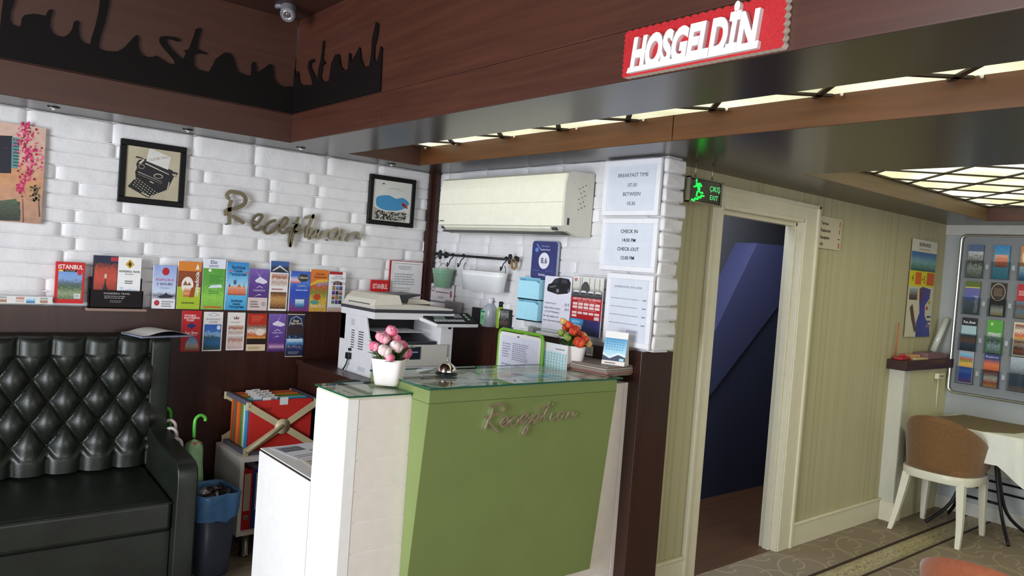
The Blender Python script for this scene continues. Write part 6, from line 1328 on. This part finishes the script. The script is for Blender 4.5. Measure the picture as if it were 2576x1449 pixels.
for i, c_ in enumerate(cols):
    y = KY0+.004+i*.0205; q = MB(); fm = mat('folder_'+c_, c_, .55)
    hgt = KT-.002-(.002*(i % 3)); q.box(KX0+.006, KX1-.006, y, y+.002, CT+.02, hgt, fm); q.box(KX0+.006, KX1-.006, y+.007, y+.009, CT+.02, hgt-.003, fm); q.box(KX0+.007, KX1-.007, y+.0015, y+.0165, CT+.024, hgt-.004-.002*(i % 2), fm); q.box(KX0+.012, KX1-.012, y+.0155, y+.0185, CT+.024, hgt-.006, PAPER)
    q.box(KX0-.006, KX0+.010, y, y+.002, KT-.006, KT-.001, STEEL); q.box(KX1-.010, KX1+.006, y, y+.002, KT-.006, KT-.001, STEEL)
    if i == 0: q.text('ANGLE', KX0+.085, KT-.055, .016, -(y-.0004), flat('#3a1414'))
    tabx = KX0+.16 if i == 0 else KX0+.03+(i*.043) % .12
    q.box(tabx, tabx+.045, y-.002, y-.0005, KT-.03 if i == 0 else KT-.008, KT+.010, mat('clear_index_tab', '#dcdad8', .4))
    tag(q.build('hanging_folder'), names[c_]+' hanging folder in the file crate, '+('frontmost with the white tab' if i == 0 else 'directly behind the %s one' % names[cols[i-1]]), 'folder', 'hanging folders in the file crate')

# ================================================================ RIGHT SIDE: EXIT SIGN, PLATE, POSTER, LEDGE, RACK
ex0, ex1, ez0, ez1 = 2.955, 3.222, 1.985, 2.108
t = empty('exit_sign', 'hanging emergency exit sign with a glowing green running figure', 'sign', ((ex0+ex1)/2, 2.305, ez0))
q = MB(); w_ = ex1-ex0; h_ = ez1-ez0; FR = mat('sign_alu_frame', '#8f8a78', .35, .7)
for (a, b_, c_, d_) in ((-w_/2, w_/2, 0, .006), (-w_/2, w_/2, h_-.006, h_), (-w_/2, -w_/2+.006, 0, h_), (w_/2-.006, w_/2, 0, h_)): q.box(a, b_, -.012, .012, c_, d_, FR)
q.cyl((w_*.2, 0, h_), (w_*.2, 0, H-ez0), .004, FR); q.cyl((-w_*.3, 0, h_), (-w_*.3, 0, H-ez0), .004, FR); q.build('frame', t)
q = MB(); q.box(-w_/2+.006, w_/2-.006, -.004, .004, .006, h_-.006, mat('dark_mirror_panel', '#24211a', .12, .3)); q.build('panel', t)
def glow(name, c, e_): return mat(name, c, .4, emit=e_)
GG = glow('glowing_green', '#12e040', 2.2); GP = glow('glowing_pale_green', '#5fe88a', .9)
fig = lambda P: [((1710+x/11.146), (400+y/11.146)) for x, y in P]
def sp(P): return [((ony(a, b, 2.30).x-(ex0+ex1)/2), ony(a, b, 2.30).z-ez0) for a, b in fig(P)]
q = MB()
c_ = sp([(474, 605)])[0]; q.disc(c_[0], c_[1], .0065, .0085, .0052, GG)
for P in ([(450,665),(570,670),(560,700),(580,800),(575,860),(545,890),(510,880),(490,800),(470,760)], [(470,690),(430,750),(385,755),(385,790),(430,795),(490,750)], [(560,670),(590,680),(635,770),(610,785),(560,720)], [(520,860),(470,910),(445,1050),(480,1050),(510,940),(545,890)], [(545,870),(580,920),(655,930),(655,980),(570,965),(520,890)],
          [(310,1110),(400,1120),(410,1075),(490,1090),(500,1040),(570,1050),(585,1000),(690,1020),(690,1060),(610,1060),(600,1110),(530,1100),(520,1145),(430,1140),(420,1185),(320,1160)]): q.poly(sp(P), .0050+.00002*len(P), GG)
q.build('running_figure', t)
q = MB(); q.text('ÇIKIŞ', .078, .070, .026, .0048, GP, wmax=.085); q.text('EXIT', .074, .028, .024, .0048, GP, wmax=.075); q.build('lettering', t)

fl_ = wrect('D', (2060,538), (2122,556), (2052,620), (2110,632), .01)
t = card('D', 'floor_directory', 'small white plate listing terrace, restaurant, reception and wc beside the door', 'sign', ((2060,538),(2122,556),(2052,620),(2110,632)), [('t', 'Terrace', .14, .74, .10, '#2a2620', 'LEFT', .42, 0, .012), ('t', 'Restaurant', .14, .52, .10, '#2a2620', 'LEFT', .62, 0, .012), ('t', 'Reception', .14, .30, .10, '#2a2620', 'LEFT', .55, 0, .012), ('t', 'Wc', .14, .08, .10, '#2a2620', 'LEFT', .2, 0, .012), ('r', .90, .72, .925, .92, '#a03a28'), ('r', .90, .50, .925, .66, '#a03a28'), ('r', .86, .33, .94, .36, '#2a2620'), ('r', .90, .06, .94, .22, '#c0442f')], .012, .01, '#cbbfa6')
card('D', 'city_poster', 'tall narrow city cruise map poster on the striped wallpaper', 'poster', ((2297,598),(2360,612),(2275,844),(2336,850)), [('r', 0, .88, 1, 1, '#d8d6ca'), ('t', 'BOSPHORUS', .5, .935, .035, '#1c2420', 'CENTER', .92, 0, .004), ('t', '& GOLDEN HORN TOUR', .5, .895, .016, '#a8583c', 'CENTER', .9, 0, .001), ('p', 0, .68, 1, .875, photo('sea_island', [(0, '#2a4a4a'), (.3, '#5f8f86'), (.5, '#7aa8b0'), (.8, '#4a78b0'), (1, '#3a64a0')], .1, 6, .5)), ('r', 0, .52, 1, .68, '#d8d020'), ('r', .22, .54, .46, .665, '#d8641c'), ('r', .68, .54, .98, .67, '#d0581c'), ('t', '4', .12, .57, .07, '#4a4a14'), ('t', '•5', .56, .56, .075, '#4a4a14'), ('r', 0, 0, 1, .52, '#cfcbb4'), ('p', .04, .38, .36, .50, photo('old_town', [(0, '#3a2a2a'), (.4, '#6a5248'), (1, '#9fb4b4')], .1, 6, .5)),
  ('g', [(.55,.52),(.88,.50),(.86,.40),(.70,.33),(.72,.22),(.95,.10),(1.0,.0),(.42,.0),(.40,.15),(.50,.25),(.46,.36),(.52,.42)], photo('map_sea', [(0, '#2a2f8a'), (.5, '#3a3a9a'), (1, '#4a3a86')], .15, 8, .5)), ('g', [(.10,.30),(.2,.34),(.3,.22),(.45,.06),(.35,.05),(.2,.18)], '#5a4038'), ('g', [(.42,.50),(.55,.52),(.54,.38),(.46,.34)], '#6a3a44'), ('r', .8, .2, .97, .22, '#3a4a8a'), ('r', .8, .15, .97, .17, '#3a4a8a'), ('r', .8, .1, .97, .13, '#8a6a9a'), ('e', .78, .3, .05, .02, '#c04a3c'), ('e', .86, .36, .05, .02, '#b8a020')], .012, .002, '#cfcbb4')

# small pier with a dark ledge between papered wall and grey wall
t = empty('pier_ledge', 'cream pier with a dark wooden ledge in the far corner', 'ledge', (5.6, YD, 0))
q = MB(); q.box(0, XF-5.6, -.10, -.001, 0, 1.085, mat('cream_pier_paint', '#c9c69c', .5)); q.box(-.012, .0, -.105, 0, 0, 1.085, mat('pale_grey_post', '#c5c3b4', .45)); q.box(0, .09, -.106, -.1, 0, 1.085, mat('pale_grey_post', '#c5c3b4', .45)); q.box(-.02, .10, -.115, 0, 0, .14, CREAM); q.build('pier', t)
q = MB(); q.box(-.07, XF-5.6, -.135, -.001, 1.085, 1.155, wood('dark_ledge_wood', '#2a100e', '#3d1c18', .35, 0)); q.build('ledge_top', t, bevel=.003)
q = MB(); u = wuv('D', 2358, 945, .105); q.box(-.05, .07, -.03, 0, -.022, .022, mat('ivory_socket', '#dcdabc', .35), r=.005)
for k in range(3): q.cyl((-.01+.025*k, -.0305, 0), (-.01+.025*k, -.029, 0), .007, BLACK, 12)
so = q.build('socket_strip', loc=(u[0], YD-.103, u[1])); tag(so, 'ivory triple socket strip on the cream pier', 'socket')
q = MB(); q.tube([(0, 0, 0), (.004, 0, -.25)], .004, mat('ivory_cable', '#dcdabc', .4), 8); tag(q.build('white_cable', loc=(u[0]+.02, YD-.106, u[1]-.022)), 'ivory cable running down from the socket strip', 'cable')
zl = 1.1555
p = ony(2262, 905, 2.38); q = MB(); q.box(-.07, .07, -.03, .03, 0, .022, mat('red_box', '#a8282c', .4), r=.004); q.ball((0, 0, .03), .025, mat('red_ribbon', '#b8383c', .5), 2, (1.6, .8, .5)); o = q.build('red_box', loc=(5.62, 2.375, zl)); tag(o, 'small red box at the left end of the dark ledge', 'box')
q = MB(); q.cyl((0, 0, 0), (0, 0, .018), .015, STEEL, 14); q.cyl((0, 0, .018), (.012, 0, .26), .006, mat('orange_rod', '#b0603c', .5), 8, .004); tag(q.build('incense_stick', loc=(5.60, 2.415, zl+.0)), 'thin orange stick standing upright on the dark ledge', 'stick')
q = MB(); q.box(-.11, .10, -.035, .035, 0, .012, mat('cream_books', '#cfb88a', .6), r=.002); tag(q.build('paperback', loc=(5.84, 2.36, zl)), 'cream paperback lying in the middle of the dark ledge', 'book')
q = MB(); q.box(-.06, .10, -.03, .03, 0, .018, mat('peach_book', '#cfa078', .6), r=.002); tag(q.build('paperback', loc=(5.80, 2.395, zl+.0125)), 'peach paperback on top of the cream one on the dark ledge', 'book')
q = MB(); q.box(-.13, .13, -.05, .05, 0, .045, mat('plum_box', '#7a5a60', .5), r=.002); q.box(.131, .25, -.04, .04, 0, .035, mat('grey_box', '#8d8f84', .5), r=.002); tag(q.build('storage_box', loc=(6.06, 2.375, zl)), 'plum and grey box at the right of the dark ledge', 'box')
a = onx(2388, 803, 6.30); b_ = ony(2362, 882, 2.40)
q = MB(); q.cyl((6.20, 2.40, 1.20), (a.x, a.y+.02, a.z), .022, mat('clear_rolled_tube', '#c6cac2', .12, coat=.5), 20); tag(q.build('poster_tube'), 'pale rolled poster tube leaning in the far corner', 'tube')

# brochure rack
t = empty('brochure_rack', 'wall-mounted metal brochure rack with clear pockets on the grey wall', 'brochure rack', (XF, 2.318, .905), -math.pi/2)
RW, RH = 1.05, 1.195
q = MB(); q.tube([(p_[0]+RW/2, -.03, p_[1]) for p_ in rr(RW, RH, .04)], .011, mat('polished_tube', '#c9c9c4', .2, .9), 10, closed=True); q.build('tube_frame', t)
q = MB(); q.box(.02, RW-.02, -.018, 0, .02, RH-.02, mat('grey_back_panel', '#83868a', .45)); q.build('back_panel', t)
colx = [.035+.172*k for k in range(6)]; rowz = [.875, .60, .325, .075]
for r_i, z in enumerate(rowz):
    for k, x in enumerate(colx[:4]):
        q = MB(); q.box(x+.012, x+.142, -.052, -.050, z, z+.13, ACRYL); q.box(x+.012, x+.142, -.052, -.018, z, z+.003, ACRYL); q.build('pocket', t)
        q = MB(); q.box(x+.144, x+.166, -.03, -.018, z+.07, z+.105, mat('silver_clip', '#b5b7ba', .3, .6)); q.build('clip', t)
rk = [
 [('grey brochure with oval car photos', '#5f6f8a', [('p', 0, 0, 1, .8, photo('old_cars', [(0, '#6a6a58'), (.4, '#c9c6b4'), (.6, '#4a4a3a'), (1, '#c4c8cc')], .2, 8, .6)), ('r', 0, .8, 1, 1, '#56688c')]), ('sky blue brochure with a toy town', '#4a9cc8', [('p', 0, 0, 1, 1, photo('aqua', [(0, '#3a8a9c'), (.5, '#6aa8c0'), (1, '#2f86c8')], .06, 4, .3)), ('p', .08, .35, .92, .72, TOWN)]), ('orange edged brochure with a cream disc', '#d88a4c', [('p', 0, 0, 1, .4, PBLUE), ('e', .55, .68, .45, .28, '#e6e0c4'), ('e', .55, .8, .18, .10, '#b08a3c')]), ('red topped brochure at the cut right edge', '#a8302c', [])],
 [('green banded violet brochure with a vertical word', '#5f7030', [('p', 0, 0, 1, .45, photo('dim', [(0, '#4a4a48'), (1, '#6a7080')], .1, 5, .4)), ('p', 0, .42, 1, .82, photo('viol', [(0, '#5a6aa8'), (1, '#6a62a8')], .1, 5, .3)), ('r', 0, .80, 1, .83, '#d8c870'), ('t', 'Istanbul', .9, .05, .12, '#d6d6d6', 'LEFT', None, math.pi/2)]), ('dark brown brochure with an oval gold rim', '#2a2220', [('e', .5, .72, .46, .26, '#cfc2a0'), ('e', .5, .72, .43, .24, '#3a2c26'), ('p', .1, .02, .9, .34, photo('jewels', [(0, '#a88a3c'), (.5, '#c9c9b4'), (1, '#4a3a44')], .25, 9, .6)), ('l', .22, .60, .78, .84, 5, '#8a745c')]), ('red headed sightseeing brochure with coast photos', '#b8232c', [('p', 0, 0, 1, .5, photo('coasts', [(0, '#a8825a'), (.4, '#8fa8b8'), (.7, '#a87a5a'), (1, '#9fb8dc')], .15, 7, .5)), ('l', .1, .66, .8, .82, 3, '#e8c4c4')]), ('blue photo brochure at the cut right edge', '#3f6aa0', [])],
 [('black headed brochure with a pale blue middle', '#1f1c22', [('r', 0, .48, 1, .76, '#a9c6cc'), ('p', 0, 0, 1, .48, photo('harbour', [(0, '#2a3038'), (.4, '#3a5068'), (.6, '#8a5a44'), (1, '#3a4a50')], .1, 7, .5)), ('t', 'Fun..Boat', .5, .83, .08, '#e0e0e0', 'CENTER', .8, 0, .006)]), ('bright green headed brochure over waterfall photos', '#57a83c', [('p', .08, 0, .92, .62, photo('falls', [(0, '#5a6a4a'), (.4, '#bcd0d4'), (.6, '#3a4a34'), (1, '#c4d4cc')], .2, 7, .6)), ('e', .3, .88, .1, .05, '#b8d88c')]), ('cream bordered brochure with two food photos', '#d8cda8', [('p', .08, .5, .92, .94, KEBAB), ('p', .08, .05, .92, .46, FOOD)]), ('pale grey brochure at the cut right edge', '#b8bcc0', [])],
 [('white framed festival brochure', '#a8a8b0', [('p', .06, .5, .94, .94, MARK), ('p', .06, .04, .94, .5, NEON)]), ('sunset brochure with an orange sky', '#2c3a78', [('p', 0, .46, 1, .84, photo('sunset', [(0, '#1a1a1a'), (.2, '#c05a28'), (.6, '#d8703c'), (1, '#3a3a6c')], .05, 5, .2)), ('p', .05, .0, .95, .46, KEBAB), ('t', 'Bosphorus', .5, .88, .07, '#d0d4e4', 'CENTER', .8)]), ('grey mountain brochure with a crowd photo', '#8f9aa8', [('p', 0, .48, 1, 1, photo('mount', [(0, '#3a4040'), (.4, '#8a98a4'), (1, '#b4bcc8')], .1, 5, .4)), ('p', 0, 0, 1, .48, photo('crowd2', [(0, '#8a6a5a'), (.4, '#3a4454'), (1, '#4a5464')], .15, 8, .6))]), ('dark show brochure at the cut right edge', '#3a3040', [])]]
rown = ('top', 'second', 'third', 'bottom')
for r_i, z in enumerate(rowz):
    for k, x in enumerate(colx[:4]):
        lab, base, els = rk[r_i][k]; q = MB(); w_, h_ = .102, .245
        q.box(-w_/2, w_/2, 0, .006, 0, h_, flat(base)); q.quad(-w_/2, 0, w_/2, h_, .0003, flat(base)); draw(q, els, w_, h_, .0003)
        o = q.build('rack_brochure', loc=(XF-.042, 2.318-(x+.077), .905+z+.0045), rz=-math.pi/2); tag(o, lab+', %s row of the wall rack' % rown[r_i], 'brochure', 'brochures in the wall rack')

# ================================================================ BREAKFAST TABLE AND CHAIRS
TX0, TX1, TY0, TY1, TZ = 5.70, 6.34, 1.62, 2.25, .745
t = empty('breakfast_table', 'small pedestal table with black iron legs under a white cloth', 'table', ((TX0+TX1)/2, (TY0+TY1)/2, 0))
q = MB(); cx, cy = (TX0+TX1)/2, (TY0+TY1)/2
q.box(TX0-cx+.01, TX1-cx-.01, TY0-cy+.01, TY1-cy-.01, TZ-.03, TZ-.004, MAHOG); q.build('tabletop', t)
for sx, sy in ((-1, -1), (-1, 1), (1, -1), (1, 1)):
    q = MB(); q.tube(spline([(sx*.01, sy*.06, TZ-.05), (sx*.02, sy*.10, .42), (sx*.05, sy*.16, .16), (sx*.20, sy*.26, .012)], 5), [.012]*16, BLACKI, 8); q.build('leg', t)
q = MB(); q.box(-.16, .16, -.03, .03, TZ-.055, TZ-.03, BLACKI); q.tube([(0, -.14, .22), (0, .14, .22)], .010, BLACKI, 8); q.box(-.03, .03, -.16, .16, TZ-.055, TZ-.03, BLACKI); q.build('spreader', t)
q = MB(); CLO = mat('white_table_cloth', '#dfe0d6', .75, bump=.15); n = 56
def clothz(x, y):
    return TZ
rings = []
for j, (dr, dz) in enumerate(((-.3, 0), (-.02, 0), (0, -.001), (.004, -.010), (.012, -.06), (.02, -.13), (.026, -.20))):
    ring = []
    for i in range(n):
        s_ = 4*i/n; k = int(s_); f = s_-k; hx, hy = (TX1-TX0)/2+dr, (TY1-TY0)/2+dr; P4 = [(-hx, -hy), (hx, -hy), (hx, hy), (-hx, hy)]
        a, b_ = P4[k % 4], P4[(k+1) % 4]; x, y = a[0]+(b_[0]-a[0])*f, a[1]+(b_[1]-a[1])*f
        cor = max(0, 1-min(f, 1-f)*5); z = TZ+dz*(1+.55*cor) if dz < -.02 else TZ+dz; o_ = (.012*math.sin(i*1.1+j*.2)+.018*cor)*(j-3)/3 if j > 3 else 0
        l_ = math.hypot(x, y); x += x/l_*o_; y += y/l_*o_
        x = min(x, XF-.012-cx)
        ring.append(q.bm.verts.new((x, y, z)))
    rings.append(ring)
loft(q, rings, CLO, (True, False)); tag(q.build('tablecloth', loc=(cx, cy, 0)), 'white cloth hanging in points over the breakfast table', 'tablecloth')
q = MB(); q.prism([(TX0+.04, TY1-.03), (TX0+.20, TY1+.002), (TX1-.005, TY1-.06), (TX1-.005, TY0+.03), (TX0+.16, TY0+.10), (TX0-.0, TY0+.22)], TZ+.0012, TZ+.0035, mat('taupe_table_runner', '#7d6c50', .8, nz=.1, bump=.2), 'z'); tag(q.build('table_runner'), 'taupe cloth square laid over the white tablecloth', 'table runner')

CHF = mat('tan_upholstery', '#75522c', .75, nz=.12, nscale=60, bump=.4, bscale=300, sheen=.3); CWH = mat('cream_painted_chair_wood', '#dcd9c6', .35)
def tub_chair(name, label, loc, rz, fab):
    t = empty(name, label, 'chair', loc, rz)          # faces +x locally; back at -x
    W2, D2 = .225, .235; q = MB()
    # curved back shell
    NB = 36; rows = 10; out = []; inn = []
    for j in range(rows+1):
        ro, ri = [], []
        for i in range(NB+1):
            a = math.radians(-118+236*i/NB); top = .36*(max(0, math.cos(a*.74)))**.85+.02
            f = j/rows; z = .445+top*f; spread = 1+.10*f
            r0x, r0y = D2*spread, W2*spread*1.06; x = -math.cos(a)*r0x+.005-.03*f*math.cos(a); y = math.sin(a)*r0y
            th = .028*(1-.45*f*f); ro.append(q.bm.verts.new((x, y, z))); k = 1-th/.235; ri.append(q.bm.verts.new((x*k, y*k, z)))
        out.append(ro); inn.append(ri)
    fs = []
    for j in range(rows):
        for i in range(NB):
            fs.append(q.bm.faces.new((out[j][i+1], out[j][i], out[j+1][i], out[j+1][i+1]))); fs.append(q.bm.faces.new((inn[j][i], inn[j][i+1], inn[j+1][i+1], inn[j+1][i])))
    for i in range(NB): fs.append(q.bm.faces.new((out[-1][i+1], out[-1][i], inn[-1][i], inn[-1][i+1]))); fs.append(q.bm.faces.new((out[0][i], out[0][i+1], inn[0][i+1], inn[0][i])))
    for j in range(rows):
        for e_ in (0, NB): 
            a4 = (out[j][e_], inn[j][e_], inn[j+1][e_], out[j+1][e_]); fs.append(q.bm.faces.new(a4 if e_ else tuple(reversed(a4))))
    q._mark(fs, fab, True); bmesh.ops.recalc_face_normals(q.bm, faces=fs)
    o = q.build('backrest', t); 
    q = MB(); P = [(x, y) for x, y in oval(D2*1.0, W2*1.0, 40)]
    q.prism([(x*.97+.01, y*.97) for x, y in P], .44, .485, fab, 'z', smooth=True); o = q.build('seat', t); m_ = o.modifiers.new('b', 'BEVEL'); m_.width = .016; m_.segments = 3; m_.limit_method = 'ANGLE'
    q = MB(); q.prism([(x*1.02+.005, y*1.04) for x, y in P], .385, .443, CWH, 'z', smooth=True); q.build('seat_rail', t, bevel=.004)
    for (x, y, bx_, by_) in ((-.17, .17, -.27, .215), (-.17, -.17, -.27, -.215), (.19, .18, .215, .195), (.19, -.18, .215, -.195)):
        q = MB(); pts = [(x, y, .40), (x+(bx_-x)*.22, y+(by_-y)*.35, .26), (x+(bx_-x)*.52, y+(by_-y)*.7, .12), (bx_, by_, .001)]; pts = spline(pts, 4); rings = []
        for i, p_ in enumerate(pts):
            s_ = .026-.012*i/(len(pts)-1); rings.append([q.bm.verts.new((p_[0]+a*s_, p_[1]+b*s_, p_[2])) for a, b in ((-1, -1), (1, -1), (1, 1), (-1, 1))])
        fs = []
        for A, B in zip(rings, rings[1:]):
            for i in range(4): fs.append(q.bm.faces.new((A[i], A[(i+1) % 4], B[(i+1) % 4], B[i])))
        fs += [q.bm.faces.new(rings[0]), q.bm.faces.new(rings[-1])]; q._mark(fs, CWH); bmesh.ops.recalc_face_normals(q.bm, faces=fs); q.build('leg', t, bevel=.002)
    return t
tub_chair('tub_chair', 'tan tub chair with cream legs drawn up to the breakfast table', (5.70, 2.06, 0), 0, CHF)
tub_chair('tub_chair', 'rust-brown tub chair whose back top shows at the bottom edge right of the door', (2.85, .80, 0), 0, mat('rust_upholstery', '#9a5230', .75, nz=.1, nscale=60, bump=.3, bscale=300, sheen=.3))
q = MB(); q.tube([(0, -.9, 0), (0, .52, 0)], .008, BLACK, 8); q.tube([(0, -.9, -.07), (0, .52, -.07)], .008, BLACK, 8); tag(q.build('wall_pipe', loc=(XF-.03, 1.75, .30)), 'pair of thin dark pipes along the foot of the grey wall', 'pipe')
